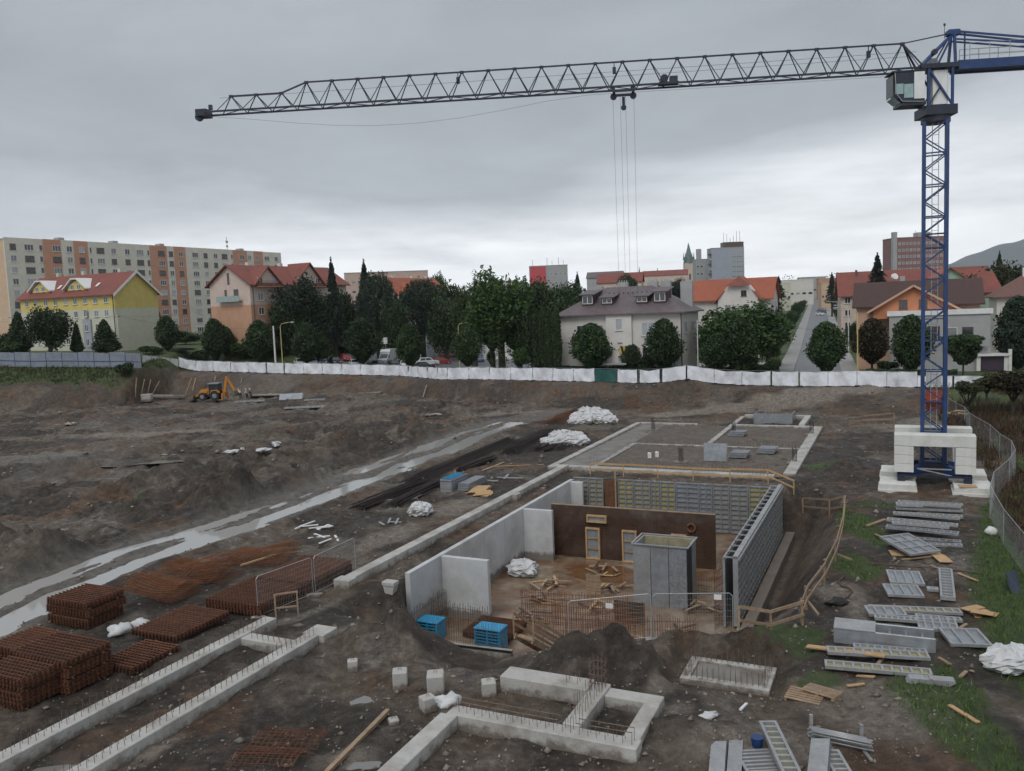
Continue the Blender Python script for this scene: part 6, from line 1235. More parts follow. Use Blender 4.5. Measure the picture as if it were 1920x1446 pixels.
part('porch_roof', MB().box(7.4, 11.0, -1.9, -.501, 2.7, 2.9), w_gry2, o); part('door', MB().box(8.4, 9.6, -.56, -.502, .3, 2.5), m_framd, o)
for x in (-.12, W_ + .02): part('downpipe', MB().tube((x, -.12, 0), (x, -.12, ze - .1), .09, 6), m_framd, o)
part('string_course', MB().box(.0, 7.59, -.03, -.001, ze - 4.3, ze - 4.2), w_gry2, o)
# ------------------------------------------------------------------ orange roofed house beyond the big tree
c = at(1300, 640, 168); zb = 2.2; W_, D_ = 17.5, 10; ze = at(1300, 562, 168).z - zb; zr = at(1330, 527, 172).z - zb
o = thing('gabled_house', 'beige house with orange tiled roof and a clipped front gable', 'building', (c.x, c.y, zb), SITE); o.scale = (.86, 1, 1)
part('wall', MB().box(0, W_, 0, D_, 0, ze), w_white, o); part('gable', MB().xprism([(.02, ze), (D_ - .02, ze), (D_ / 2, zr)], W_ - .3, W_ - .01), w_white, o); gable_roof(o, 0, W_, 0, D_, ze, zr, r_redb, 'x', .7, .22)
part('front_wing', MB().prism([(6.5, 0), (15.5, 0), (15.5, ze - .2), (13.2, zr - 1.2), (8.8, zr - 1.2), (6.5, ze - .2)], -3, -.001), w_white, o)
for xa, xb, zc_ in ((5.6, 11, 1), (16.4, 11, 1)): part('wing_roof', MB().add([(xa, -3.7, ze - .95), (xb, -2.2, zr + .25), (xb, 5, zr + .25), (xa, 1.5, ze - .95), (xa, -3.7, ze - .7), (xb, -2.2, zr + .5), (xb, 5, zr + .5), (xa, 1.5, ze - .7)], [(0, 1, 2, 3), (7, 6, 5, 4), (0, 4, 5, 1), (1, 5, 6, 2), (2, 6, 7, 3), (3, 7, 4, 0)]), r_redb, o)
part('clipped_gable', MB().add([(8.2, -3.8, zr - 1.4), (13.8, -3.8, zr - 1.4), (11, -2.1, zr + .45)], [(0, 1, 2)]), r_red, o); window(o, T(0, -3.001, 0), 11.6, ze + .3, 1.2, 1.1, m_framd, g_dark); window(o, T(0, -3.001, 0), 8.0, ze - 2.6, 1.4, 1.4, m_frame, rg()); window(o, T(0, -3.001, 0), 12.0, ze - 2.6, 1.4, 1.4, m_frame, rg())
for y in (2, 6): window(o, RIGHT(W_), y, ze - 2.4, 1.4, 1.5, m_frame, rg())
# ------------------------------------------------------------------ orange house beyond the crane
c = at(1606, 690, 128); zb = 2.0; W_, D_ = 16.5, 10; ze = at(1606, 574, 128).z - zb; zr = at(1620, 533, 133).z - zb
o = thing('orange_house', 'orange gabled house with dark tiled roof and a grey flat fronted extension', 'building', (c.x, c.y, zb), SITE)
part('wall', MB().box(0, W_, 0, D_, 0, ze), w_peac2, o); gable_roof(o, 0, W_, 0, D_, ze, zr, r_dark, 'x', .6, .22)
gx0, gx1, gh = 2.4, 13.2, at(1700, 537, 126).z - zb - ze
part('front_gable', MB().prism([(gx0, ze - 2.0), (gx1, ze - 2.0), (gx1, ze - .6), ((gx0 + gx1) / 2, ze + gh), (gx0, ze - .6)], -2.5, 1.5), w_oran, o)
xm = (gx0 + gx1) / 2
for xa in (gx0 - .8, gx1 + .8): 
    sl_ = (gh + .6) / (xm - gx0); za = ze - .6 - .8 * sl_; part('gable_roof', MB().add([(xa, -3.2, za), (xm, -3.2, ze + gh), (xm, 5, ze + gh), (xa, 1.5, za), (xa, -3.2, za + .25), (xm, -3.2, ze + gh + .25), (xm, 5, ze + gh + .25), (xa, 1.5, za + .25)], [(0, 1, 2, 3), (7, 6, 5, 4), (0, 4, 5, 1), (1, 5, 6, 2), (2, 6, 7, 3), (3, 7, 4, 0)]), r_dark, o)
    part('verge_board', MB().bar((xa, -3.24, za + .05), (xm, -3.24, ze + gh + .05), .08, .3), w_peac2, o)
for x in (5.9, 8.5): window(o, T(0, -2.501, 0), x, ze - .6, 1.1, 1.3, m_framd, g_dark)
part('extension', MB().box(4.6, 17.5, -4.0, -2.501, 0, ze - 1.6), w_gry2, o); part('extension_parapet', MB().box(4.3, 17.8, -4.2, -2.502, ze - 1.599, ze - .9), m_white, o); part('extension_wall', MB().box(4.6, 17.4, -2.499, -.001, 0, ze - 2.01), w_gry2, o)
EX = T(0, -4.001, 0); window(o, EX, 6.6, ze - 5.2, 2.4, 1.9, m_frame, g_blue); window(o, EX, 9.6, ze - 5.0, 1.6, 1.8, m_framd, g_dark); window(o, EX, 6.6, ze - 8.4, 1.6, 1.8, m_frame, g_dark); window(o, EX, 14.0, ze - 6.0, 1.4, 2.6, m_framd, g_dark, False, 1); window(o, EX, 12, ze - 6.0, 1.4, 2.6, m_frame, g_lite, False, 1)
part('balcony_rail', MB().box(11.6, 17.2, -4.9, -4.8, ze - 6.1, ze - 5.1), w_gry2, o); part('chimney', MB().box(6, 6.7, 5.6, 6.3, zr - .5, zr + 1), w_gry2, o); dsh = part('satellite_dish', MB().tube((5.2, 5.4, zr + .9), (5.35, 5.2, zr + 1.0), .55, 14, .5), m_white, o); part('dish_arm', MB().tube((5.3, 5.4, zr - .3), (5.3, 5.4, zr + .9), .06, 5), m_galv, dsh)
# green house, red roofed row, edge house, garage
c = at(1760, 650, 156); zb = 2.2; ze = at(1810, 540, 156).z - zb; zr = at(1782, 503, 156).z - zb; o = thing('green_house', 'mint green gabled house with orange tiled roof behind the orange one', 'building', (c.x, c.y, zb), SITE + .1)
part('wall', gable_wall(-3, 6.6, 0, ze, zr, 0, 12), w_green, o); gable_roof(o, -3, 6.6, 0, 12, ze, zr, r_redb, 'y', .7, .22)
for x in (-1.4, 2.6): window(o, I4, x, ze - 2.4, 1.4, 1.5, m_frame, g_dark); window(o, I4, x, ze - 5.6, 1.4, 1.5, m_frame, g_dark)
part('balcony', MB().box(5.2, 7.4, -.9, -.001, ze - 3.4, ze - 3.2), w_green, o); part('side_wing', MB().box(6.61, 10, 2, 10, 0, ze - 1), w_green, o); hip_roof(o, 6.8, 10.4, 2, 10, ze - .9, zr - .8, r_red, .5, 1.0)
c = at(1577, 640, 190); zb = 2.2; W_ = 30; ze = at(1577, 553, 190).z - zb; zr = at(1600, 512, 196).z - zb; o = thing('row_house', 'long house with steep red tiled roof behind the tall spruce', 'building', (c.x, c.y, zb), SITE + .12)
part('wall', MB().box(0, W_, 0, 12, 0, ze), w_lpink, o); gable_roof(o, 0, W_, 0, 12, ze, zr, r_red, 'x', .7, .22); part('gable', MB().xprism([(.02, ze), (11.98, ze), (6, zr)], 0, .3), w_lpink, o)
for k in range(3):
    for x in (.8, 3.4, 6): window(o, I4, x, ze - 2 - 2.8 * k, 1.2, 1.4, m_frame, g_dark)
part('roof_step', MB().add([(3.4, -.9, ze - 2.2), (3.9, -.9, ze - 2.2), (3.9, 6, zr + .6), (3.4, 6, zr + .6)], [(0, 1, 2, 3)]), r_dark, o)
c = at(1868, 650, 142); zb = 2.0; ze = at(1868, 557, 142).z - zb; o = thing('edge_house', 'beige house with faded red hipped roof and a white chimney', 'building', (c.x, c.y, zb), SITE + .05); part('wall', MB().box(0, 12, 0, 9, 0, ze), w_white, o); hip_roof(o, 0, 12, 0, 9, ze, ze + 3.6, mat('faded red tiles', (.17, .085, .072), (.12, .06, .052), .8, 3, .4, 12), .7); part('chimney', MB().box(4.4, 5.1, 4, 4.7, ze + 2.5, ze + 4.8), m_white, o)
for x in (1.2, 4.2): window(o, I4, x, ze - 2.4, 1.5, 1.4, m_framd, g_dark)
c = at(1831, 692, 117); zb = c.z - .3; o = thing('garage', 'white garage with a dark purple door behind the tarp fence', 'garage', (c.x, c.y, zb), SITE + .1); hg = at(1831, 668, 117).z - zb
part('wall', MB().box(0, .5, 0, 5, 0, hg), m_concb, o); part('wall', MB().box(3.4, 3.9, 0, 5, 0, hg), m_concb, o); part('wall', MB().box(.501, 3.399, 4.6, 5, 0, hg), m_concb, o); part('roof', MB().box(-.2, 4.1, -.3, 5.2, hg + .001, hg + .25), m_concb, o); part('garage_door', MB().box(.501, 3.399, .3, .38, 0, hg - .1), mat('purple door', (.055, .03, .055), None, .5, 2), o)
for i in range(4): part('door_rib', MB().box(.52, 3.38, .27, .299, .45 * i + .3, .45 * i + .34), MATS['purple door'], o)
part('stair_wall', MB().prism([(1.2, hg + .26), (2.9, hg + .26), (2.7, hg + 1.6), (1.4, hg + 1.6)], 4.5, 4.9), m_concb, o); part('post', MB().box(3.9, 4.3, -.2, .3, 0, hg + .9), m_concb, o)
c = at(1877, 660, 127); o = one('boundary_wall', MB().prism([(0, 0), (.6, 0), (.6, 6.8), (0, 7.4)], 0, 5).prism([(.601, 5), (3.8, 5.0), (3.8, 6.2), (.601, 6.6)], 0, .3), wallm('red pink render', (.50, .19, .15)), 'red pink rendered wall climbing beside the garage', 'wall', (c.x, c.y, 2), SITE)
o = one('satellite_dish', MB().tube((0, 0, 0), (.08, -.2, .05), .55, 16, .6).tube((.05, 0, -.9), (.05, 0, 0), .05, 5), m_white, 'white satellite dish on the red pink wall', 'dish', (c.x + .4, c.y - .3, 10.1), SITE)
# low grey garages at the car park
c = at(797, 655, 196); o = thing('parking_garages', 'low flat grey garage building behind the parked cars', 'garage', (c.x, c.y, gz(c.x, c.y) - .3), -.05); hg = at(797, 627, 196).z - o.location.z
part('wall', MB().box(0, 13, 0, 6, 0, hg), w_grey, o); part('roof', MB().box(-.3, 13.3, -.4, 6.3, hg + .001, hg + .25), w_gry2, o)
for i in range(3): part('door', MB().box(.6 + i * 2.2, 2.4 + i * 2.2, -.06, -.002, .1, hg - .5), m_plate, o)
part('timber_door', MB().box(7.4, 9.4, -.06, -.002, .1, hg - .4), m_wood, o)
c = at(905, 655, 185); o = thing('white_shed', 'low white shed half hidden behind the bare stump tree', 'shed', (c.x, c.y, gz(c.x, c.y) - .3), -.1); part('wall', MB().box(0, 8, 0, 5, 0, 4.2), m_white, o); part('roof', MB().box(-.3, 8.3, -.3, 5.3, 4.201, 4.4), w_gry2, o)
# ------------------------------------------------------------------ far town
o, W_, H_ = far_block('tall brick red tower block with a chimney behind the crane mast', 1676, 1776, 447, 470, mat('brick red cladding', (.24, .13, .125), (.18, .10, .10), .8, .5), 11, 14, 14, 0, None, 'tower_block', glass=g_lite, wh=1.5)
part('stair_tower', MB().box(-.6, 1.6, -.6, 2, 0, H_ + 3.4), w_gry2, o); part('roof_mast', MB().tube((13.5, 3, H_), (13.5, 3, H_ + 4), .15, 5), w_gry2, o); part('roof_house', MB().box(15, 22, 3, 9, H_ + .351, H_ + 3), w_gry2, o)
o, W_, H_ = far_block('pale blue grey tower block crowned by aerials', 1334, 1395, 466, 620, w_grey, 0, 0, 14, 0, w_gry2, 'tower_block'); fh = 3.6
for k in range(9): window(o, I4, W_ * .62, H_ - 4 - fh * k, W_ * .36, 1.7, m_frame, g_lite, False, 5)
for k in range(9): part('balcony', MB().box(-1.6, -.001, .5, 5, H_ - 5 - fh * k, H_ - 3.6 - fh * k), w_gry2 if k % 2 else m_framd, o)
part('penthouse', MB().box(W_ * .38, W_, 1, 10, H_ + .351, H_ + 4.2), m_framd, o)
for i in range(6): x = W_ * (.42 + .1 * i); h_ = (7, 6, 3, 5, 8, 8)[i]; part('aerial', MB().tube((x, 4, H_ + 4.2), (x, 4, H_ + 4.2 + h_), .16, 5), w_gry2, o)
o, W_, H_ = far_block('slab of grey concrete with a square chimney beside the spire', 1305, 1332, 487, 640, w_gry2, 7, 4, 12, 0, None, 'tower_block'); part('chimney', MB().box(1.2, 4.6, 2, 5, 0, H_ + 8), w_gry2, o)
o, W_, H_ = far_block('grey office block with a red end panel and glazed bands', 993, 1064, 500, 520, w_gry2, 6, 8, 14, 0, None, 'office_block', glass=g_lite, wh=1.7); part('red_panel', MB().box(0, W_ * .42, -.25, -.002, H_ * .2, H_ - .3), mat('red cladding', (.50, .07, .085), (.42, .06, .07), .6, .6), o, label='flat red cladding panel with pale lettering')
for i in range(3): part('panel_lettering', MB().box(1.2, W_ * .3, -.29, -.252, H_ * .5 + i * 1.6, H_ * .5 + i * 1.6 + .6), m_white, o)
for x, h_ in ((2, 4), (11, 5), (14, 3), (18, 5), (21, 3)): part('roof_mast', MB().tube((x, 3, H_ + .3), (x, 3, H_ + h_), .14, 5), w_gry2, o)
c = at(1292, 520, 720); o = thing('church', 'pale church tower with a green copper spire and corner turrets', 'church', (c.x, c.y, 2)); zt = at(1292, 455, 720).z - 2; zw = at(1292, 494, 720).z - 2; cop = mat('green copper', (.135, .185, .18), (.10, .14, .135), .7, .4)
part('tower', MB().box(-4, 4, -4, 4, 0, zw), w_lpink, o); part('gallery', MB().tube((0, 0, zw), (0, 0, zw + 5.5), 4.6, 8, 3.9), cop, o); part('spire', MB().tube((0, 0, zw + 5.501), (0, 0, zt), 3.0, 8, .12), cop, o)
for sx in (-1, 1):
    for sy in (-1, 1): part('turret', MB().tube((sx * 3.6, sy * 3.6, zw + 3), (sx * 3.6, sy * 3.6, zw + 9.5), .7, 6, .05), cop, o)
part('tower_window', MB().box(-.6, .6, -4.15, -4.002, zw - 14, zw - 9), g_dark, o); part('nave', MB().prism([(-28, 0), (-4.01, 0), (-4.01, 17), (-16, 24), (-28, 17)], -5, 10), w_gry2, o)
for px, yt, Y, lb in ((1199, 500, 760, 'thin dark spire rising left of the church'), (1233, 502, 740, 'small dark turret spire near the church nave')):
    c = at(px, 520, Y); zt = at(px, yt, Y).z - 2; o = thing('spire', lb, 'spire', (c.x, c.y, 2)); part('base', MB().box(-2, 2, -2, 2, 0, zt * .6), w_lpink, o); part('point', MB().tube((0, 0, zt * .6), (0, 0, zt), 2.3, 8, .1), cop, o)
for i, (px0, px1, yt, Y, m, lb) in enumerate([(1100, 1165, 523, 480, w_gry2, 'long low grey roofed hall behind the brown roof'), (1205, 1285, 519, 560, w_lpink, 'pale town house row before the church'), (1455, 1520, 527, 520, w_white, 'white low hall at the left of the street end'), (1498, 1545, 521, 700, w_gry2, 'grey flat block at the far end of the street'), (1535, 1580, 523, 640, w_peach, 'peach block closing the far end of the street'), (1440, 1480, 533, 420, w_cream, 'cream low building behind the street trees'), (1540, 1575, 532, 430, w_side, 'peach house on the right of the far street'), (1520, 1550, 543, 720, w_oran, 'orange shop front at the foot of the street'), (1120, 1200, 533, 300, w_lpink, 'pale house just above the brown roof ridge'), (890, 960, 530, 420, w_beige, 'beige block buried in trees beside the red panel block'), (1590, 1660, 520, 420, w_lpink, 'pale block rising behind the red roofed row')]):
    o, W_, H_ = far_block(lb, px0, px1, yt, Y, m, 2, 6, 12, SITE * .5, None, 'town_block', 'low town blocks far behind'); 
    if i in (0, 1, 8): gable_roof(o, 0, W_, 0, 12, H_ + .36, H_ + 3.6, (r_brn, r_red, r_red)[i % 3], 'x', .4, .2)

# ------------------------------------------------------------------ street, pavement, kerbs
m_asph = mat('wet asphalt', (.150, .152, .158), (.115, .116, .12), .5, .8, .2, 14, stain=(.09, .09, .094), sscale=.3, samt=.5); m_pave = mat('pale pavement', (.30, .29, .28), (.23, .225, .215), .8, 1.2, .2, 10)
def ribbon(name, pxs, off0, off1, dz, m, kerb=None, ys=(112, 700, 60)):
    """strip following the street between two sideways offsets"""
    A, B = gp(1513, 694, 2.25), gp(1536, 556, 2.25); d = (B - A).normalized(); n = Vector((d.y, -d.x, 0)); mb = MB(); vs = []
    for i in range(ys[2] + 1):
        y = (ys[1] - 2) * (i / ys[2]) ** 1.6; p = A + d * y - d * 6
        for o_ in (off0, off1): w_ = p + n * o_; vs.append((w_.x, w_.y, gz(w_.x, w_.y) + dz))
    k = len(vs)
    mb.add(vs, [(2 * i, 2 * i + 1, 2 * i + 3, 2 * i + 2) for i in range(ys[2])])
    if kerb: mb.add([(x, y, z - .16) for x, y, z in vs], []); mb.f += [(2 * i, k + 2 * i, k + 2 * i + 2, 2 * i + 2) for i in range(ys[2])] + [(2 * i + 1, 2 * i + 3, k + 2 * i + 3, k + 2 * i + 1) for i in range(ys[2])]
    return struct(name, mb, m)
ribbon('road', None, -1.9, 4.9, .06, m_asph); ribbon('pavement', None, -4.4, -1.9, .19, m_pave, True); ribbon('pavement', None, 4.9, 7.4, .19, m_pave, True)
def patch(name, corners, m, dz, n=14):
    P_ = [gt(*c_) for c_ in corners]
    def fn(u, v): p = P_[0].lerp(P_[1], u).lerp(P_[3].lerp(P_[2], u), v); return (p.x, p.y, gz(p.x, p.y) + dz)
    struct(name, MB().grid(fn, n, n), m, True)
patch('car_park', [(545, 690), (1000, 690), (960, 652), (640, 660)], m_asph, .09, 24)
patch('pavement', [(1010, 694), (1450, 694), (1440, 680), (1010, 682)], m_pave, .08)

# ------------------------------------------------------------------ tarp fence round the site
m_tarp = mat('white tarp', (.76, .78, .82), (.66, .68, .73), .6, 1.2, .6, 5, stain=(.40, .39, .39), sscale=.8, samt=.65, island=.10); m_tgreen = mat('green net', (.02, .10, .09), (.012, .07, .062), .7, 2, .4, 8)
fpx = [(337, 695, 160.2), (500, 700, 155), (750, 705, 150), (822, 712, 138.5), (840, 713.5, 136), (880, 712, 133), (1000, 714, 127), (1240, 720, 118), (1500, 725, 110), (1720, 727, 104), (1925, 730, 98)]
FW = [at(*p_) for p_ in fpx]
fo = thing('tarp_fence', 'long temporary fence hung with white tarpaulins along the street', 'fence', on(FW[0])); base0 = fo.location.copy(); acc = []; 
for a, b_ in zip(FW[:-1], FW[1:]):
    n = max(1, round((b_ - a).length / 3.45))
    for i in range(n): acc.append(a.lerp(b_, i / n))
acc.append(FW[-1]); acc = [on(p) for p in acc]; qf = random.Random(2)
for i, (a, b_) in enumerate(zip(acc[:-1], acc[1:])):
    a2, b2 = a - base0, b_ - base0; u = (b2 - a2).normalized(); nn = Vector((u.y, -u.x, 0)); L_ = (b2 - a2).length; g = .03 if qf.random() > .1 else .2; ph = qf.uniform(0, 6); sag = qf.uniform(.0, .14) if qf.random() > .12 else qf.uniform(.15, .3)
    pxm = proj(acc[i].lerp(acc[i + 1], .5))[0]; green = 1122 < pxm < 1166; hgt = 1.98 if pxm < 1728 else 1.5
    def fn(s_, v, a2=a2, u=u, nn=nn, L_=L_, g=g, ph=ph, sag=sag, hgt=hgt): 
        p = a2 + u * (g + (L_ - 2 * g) * s_) + nn * (.06 + .10 * math.sin(7 * s_ + ph) * math.sin(3 * v + ph) + .04 * math.sin(23 * s_ + 9 * v + ph) + .03 * math.sin(17 * s_ + 5 * v))
        p.z = a2.z + (b2.z - a2.z) * s_ + .08 + (hgt - sag * 4 * s_ * (1 - s_) * .8 - .08) * v + .03 * math.sin(11 * s_ + ph) ; return p
    part('tarp', MB().grid(fn, 12, 6), m_tgreen if green else m_tarp, fo, smooth=True, label='dark green net panel' if green else None)
    part('post', MB().tube(a2, a2 + Vector((0, 0, hgt + .1)), .03, 6), m_galvd, fo); part('foot_block', MB().cbox(a2.x - .3, a2.x + .3, a2.y - .35, a2.y + .35, a2.z - .06, a2.z + .14, .03), m_black, fo)
    part('top_rail', MB().tube(a2 + Vector((0, 0, hgt + .03)), b2 + Vector((0, 0, hgt + .03)), .02, 5), m_galvd, fo)
# grey sheet fence on the left, low white barrier
m_sheet = mat('blue grey sheet', (.25, .28, .33), (.20, .225, .27), .5, .8, .1, 6, stain=(.14, .15, .17), sscale=.6, samt=.5, island=.12)
gA = [at(*p_) for p_ in ((-220, 690, 154), (0, 688, 151), (178, 689, 148), (266, 690, 147))]; go = thing('sheet_fence', 'blue grey corrugated sheet fence above the grassy bank', 'fence', on(gA[0])); b0 = go.location.copy()
for a, b_ in zip(gA[:-1], gA[1:]):
    n = max(1, round((b_ - a).length / 3.2))
    for i in range(n):
        p, r = on(a.lerp(b_, i / n)) - b0, on(a.lerp(b_, (i + 1) / n)) - b0; h_ = 2.55 + .12 * (i % 2); u = (r - p).normalized(); nn = Vector((u.y, -u.x, 0)) * .04
        def fn(s_, v, p=p, r=r, h_=h_, nn=nn): w = p.lerp(r, .015 + .97 * s_) + nn * (1 + math.sin(s_ * 60)); w.z += .1 + h_ * v; return w
        part('sheet', MB().grid(fn, 40, 1), m_sheet, go); part('post', MB().bar(p, p + Vector((0, 0, h_ + .1)), .12), m_bluep, go); part('rail', MB().bar(p + nn * 2 + Vector((0, 0, 1.2)), r + nn * 2 + Vector((0, 0, 1.2)), .08), m_bluep, go)
p, r = on(at(268, 692, 152)), on(at(336, 695, 160)); o = thing('white_barrier', 'low off white board barrier joining sheet fence and tarp fence', 'barrier', p); d = r - p
for i in range(4): part('board', MB().bar(d * (i / 4 + .01) + Vector((0, 0, .85)), d * ((i + 1) / 4 - .01) + Vector((0, 0, .85)), .06, 1.5), m_concb, o); part('post', MB().bar(d * (i / 4), d * (i / 4) + Vector((0, 0, 1.9)), .08), m_galvd, o)

# ------------------------------------------------------------------ lamps, poles and wires
m_lampy = mat('yellow lamp pole', (.55, .47, .20), (.48, .40, .17), .5, 3)
def lamp(label, px, pb, pt, Y, side, m=None, reach=2.3):
    a = at(px, pb, Y); g = gz(a.x, a.y); h = at(px, pt, Y).z - g; o = thing('street_lamp', label, 'lamp', (a.x, a.y, g), 0, 'street lamps')
    part('pole', MB().tube((0, 0, -.2), (0, 0, h * .93), .11, 8, .07), m or m_lampy, o); part('arm', MB().path([(0, 0, h * .93), (side * reach * .12, 0, h * .985), (side * reach * .4, 0, h), (side * reach * .8, 0, h + .12)], .05, 6), m or m_lampy, o); hd = part('lamp_head', MB().blob((side * reach, 0, h + .12), (.45, .17, .12), 10, 6, 0), m_galv, o, smooth=True); part('lens', MB().box(side * reach - .25, side * reach + .25, -.1, .1, h - .02, h + .02), m_white, hd)
lamp('yellow street lamp beside the grey pole at the parked cars', 530, 683, 606, 159, 1); lamp('yellow street lamp rising from a clipped tree at the car park', 863, 700, 606, 152, 1); lamp('yellow lamp post with long arm at the street corner', 1608, 692, 578, 116, -1, None, 3.0); lamp('second lamp post along the street', 1591, 645, 573, 150, -1, m_concb); lamp('third lamp post along the street', 1582, 615, 566, 195, -1, m_concb); lamp('fourth lamp post along the street', 1571, 605, 566, 230, -1, m_concb); lamp('pale lamp post at the grassy bank before the yellow house', 3, 660, 597, 165, 1, m_concb)
def pole(label, px, pb, pt, Y, m, r=.14, arm=True):
    a = at(px, pb, Y); g = gz(a.x, a.y); h = at(px, pt, Y).z - g; o = thing('utility_pole', label, 'pole', (a.x, a.y, g)); part('shaft', MB().tube((0, 0, -.2), (0, 0, h), r, 8, r * .7), m, o)
    if arm: part('cross_arm', MB().bar((-.6, 0, h - .4), (.6, 0, h - .4), .1), m_framd, o)
    return Vector((a.x, a.y, g + h - .2))
t1 = pole('stout grey concrete pole beside the yellow street lamp', 517, 683, 611, 158, m_concb, .2, False); t2 = pole('concrete pole in front of the yellow house gable', 225, 662, 590, 160, m_concb, .14); t3 = pole('slim white pole at the corner of the white house', 1309, 696, 600, 122, m_concb, .1); t4 = pole('dark pole behind the clipped trees by the pink house', 400, 655, 580, 200, m_framd); pole('dark pole between yellow house and pink house', 329, 660, 600, 190, m_framd)
mb = MB()
def wire(a, b_, sag, n=14): mb.path([a.lerp(b_, i / n) - Vector((0, 0, sag * 4 * (i / n) * (1 - i / n))) for i in range(n + 1)], .016, 4)
wire(t2, t1, 1.2); wire(t1, t3, 1.8, 24); wire(t2, at(-60, 600, 165), .8); wire(t3, at(1990, 600, 120), 1.4, 20); wire(t2, t4, .6)
one('overhead_wires', mb, m_black, 'thin overhead wires strung between the street poles', 'wires')
o = thing('hazard_barrier', 'yellow and black striped barrier board before the white house', 'barrier', on(at(1162, 690, 126))); zz = at(1162, 664, 126).z - o.location.z
part('board', MB().box(0, 2.9, 0, .08, zz, zz + 1.2), mat('yellow board', (.55, .42, .10), (.45, .34, .08), .6, 2), o); part('post', MB().box(2.1, 2.22, .081, .2, 0, zz + 1.0), m_galvd, o)
for i in range(4): x = .15 + i * .72; part('black_stripe', MB().add([(x, -.004, zz + 1.19), (x + .34, -.004, zz + 1.19), (x + .62, -.004, zz + .01), (x + .28, -.004, zz + .01)], [(3, 2, 1, 0)]), m_black, o)
for px, py, yt, lb in ((646, 665, 645, 'white notice board on the lawn by the parked cars'), (724, 662, 633, 'white notice board on a post behind the van')):
    a = at(px, py, 172); g = gz(a.x, a.y); h = at(px, yt, 172).z - g; o = thing('notice_board', lb, 'sign', (a.x, a.y, g)); part('post', MB().box(-.06, .06, 0, .1, 0, h), m_galvd, o); part('board', MB().box(-.4, .4, -.06, -.002, h - 1.3, h), m_white, o)
# ------------------------------------------------------------------ foliage
def leafm(n, c1, c2, isl=.45): return mat(n, c1, c2, .65, .5, 0, island=isl, spec=.25)
L_dark = leafm('dark leaf', (.040, .072, .026), (.018, .034, .014)); L_mid = leafm('mid leaf', (.062, .112, .032), (.030, .058, .019)); L_lite = leafm('light leaf', (.072, .132, .036), (.040, .078, .023)); L_con = leafm('conifer needle', (.032, .054, .034), (.017, .031, .021)); L_oliv = leafm('olive leaf', (.052, .058, .022), (.034, .042, .017)); L_brn = leafm('bronze leaf', (.042, .030, .017), (.028, .026, .013)); L_hedge = leafm('hedge leaf', (.042, .070, .026), (.025, .044, .018))
m_bark = mat('bark', (.060, .048, .038), (.035, .028, .022), .9, 6, .4, 20)
def leaf_mesh(name, P, size, m, seed, up=.0, stretch=1.0):
    g = np.random.default_rng(seed); n = len(P); nr = g.normal(size=(n, 3)); nr[:, 2] += up; nr /= np.linalg.norm(nr, axis=1)[:, None]
    t = np.cross(nr, g.normal(size=(n, 3))); t /= np.linalg.norm(t, axis=1)[:, None] + 1e-9; b_ = np.cross(nr, t); s = (size * g.uniform(.6, 1.35, n))[:, None]
    co = np.stack([P - t * s * .5, P + b_ * s * .32 * stretch, P + t * s * .5, P - b_ * s * .32 * stretch], 1).reshape(-1, 3)
    return np_mesh(name, co, np.arange(4 * n).reshape(n, 4), m, False)
def lump(th, fi, g): return 1 + .14 * np.sin(3 * th + g[0] + 2 * fi) + .11 * np.sin(5 * th + g[1] - 4 * fi) + .07 * np.sin(9 * th + g[2] + 7 * fi) + .06 * np.sin(13 * fi + g[3] + 4 * th)
def pts_profile(n, prof, seed, w, h, depth=.35, rag=.0):
    g = np.random.default_rng(seed); z = g.uniform(0, 1, n * 3); r = prof(z); keep = g.uniform(0, 1, n * 3) < r / r.max(); z = z[keep][:n]; r = prof(z); th = g.uniform(0, 2 * np.pi, len(z)); ph = g.uniform(0, 6, 4)
    k = (1 - depth * g.uniform(0, 1, len(z)) ** 2.2) * lump(th, z * 3, ph) + rag * g.normal(size=len(z)); return np.stack([r * k * np.cos(th) * w, r * k * np.sin(th) * w, z * h], 1)
def pts_clumps(n, seed, w, h, nc=22, rc=.26, bottom=.0):
    g = np.random.default_rng(seed); out = []
    cs = g.normal(size=(nc, 3)); cs /= np.linalg.norm(cs, axis=1)[:, None]; cs *= g.uniform(.35, .85, nc)[:, None]
    for c in cs:
        m = n // nc; d = g.normal(size=(m, 3)); d /= np.linalg.norm(d, axis=1)[:, None]; r = rc * g.uniform(.7, 1.35); q_ = c * np.array([.5, .5, .44]) + d * r * (.55 + .45 * g.uniform(0, 1, (m, 1)) ** .5) * (1 + .25 * np.sin(d[:, :1] * 9 + d[:, 1:2] * 7)); out.append(q_)
    P = np.concatenate(out); P[:, 2] = (P[:, 2] - P[:, 2].min()) / (P[:, 2].max() - P[:, 2].min()); s = np.abs(P[:, :2]).max() * 2; P[:, :2] /= s; return P * np.array([w, w, h]) + np.array([0, 0, bottom])
def pts_willow(n, seed, w, h):
    g = np.random.default_rng(seed); ns = 260; th = g.uniform(0, 2 * np.pi, ns); rr = np.sqrt(g.uniform(.02, 1, ns)); x, y = rr * np.cos(th) * w / 2, rr * np.sin(th) * w / 2; top = h * (.55 + .45 * np.sqrt(1 - rr ** 2 * .93)) + g.normal(size=ns) * h * .03; ln = h * g.uniform(.3, .72, ns) * (.55 + .5 * rr); out = []
    for i in range(ns):
        m = n // ns; t = g.uniform(0, 1, m); out.append(np.stack([x[i] * (1 + .05 * t) + g.normal(size=m) * .13, y[i] * (1 + .05 * t) + g.normal(size=m) * .13, np.maximum(top[i] - t * ln[i], .2)], 1))
    return np.concatenate(out)
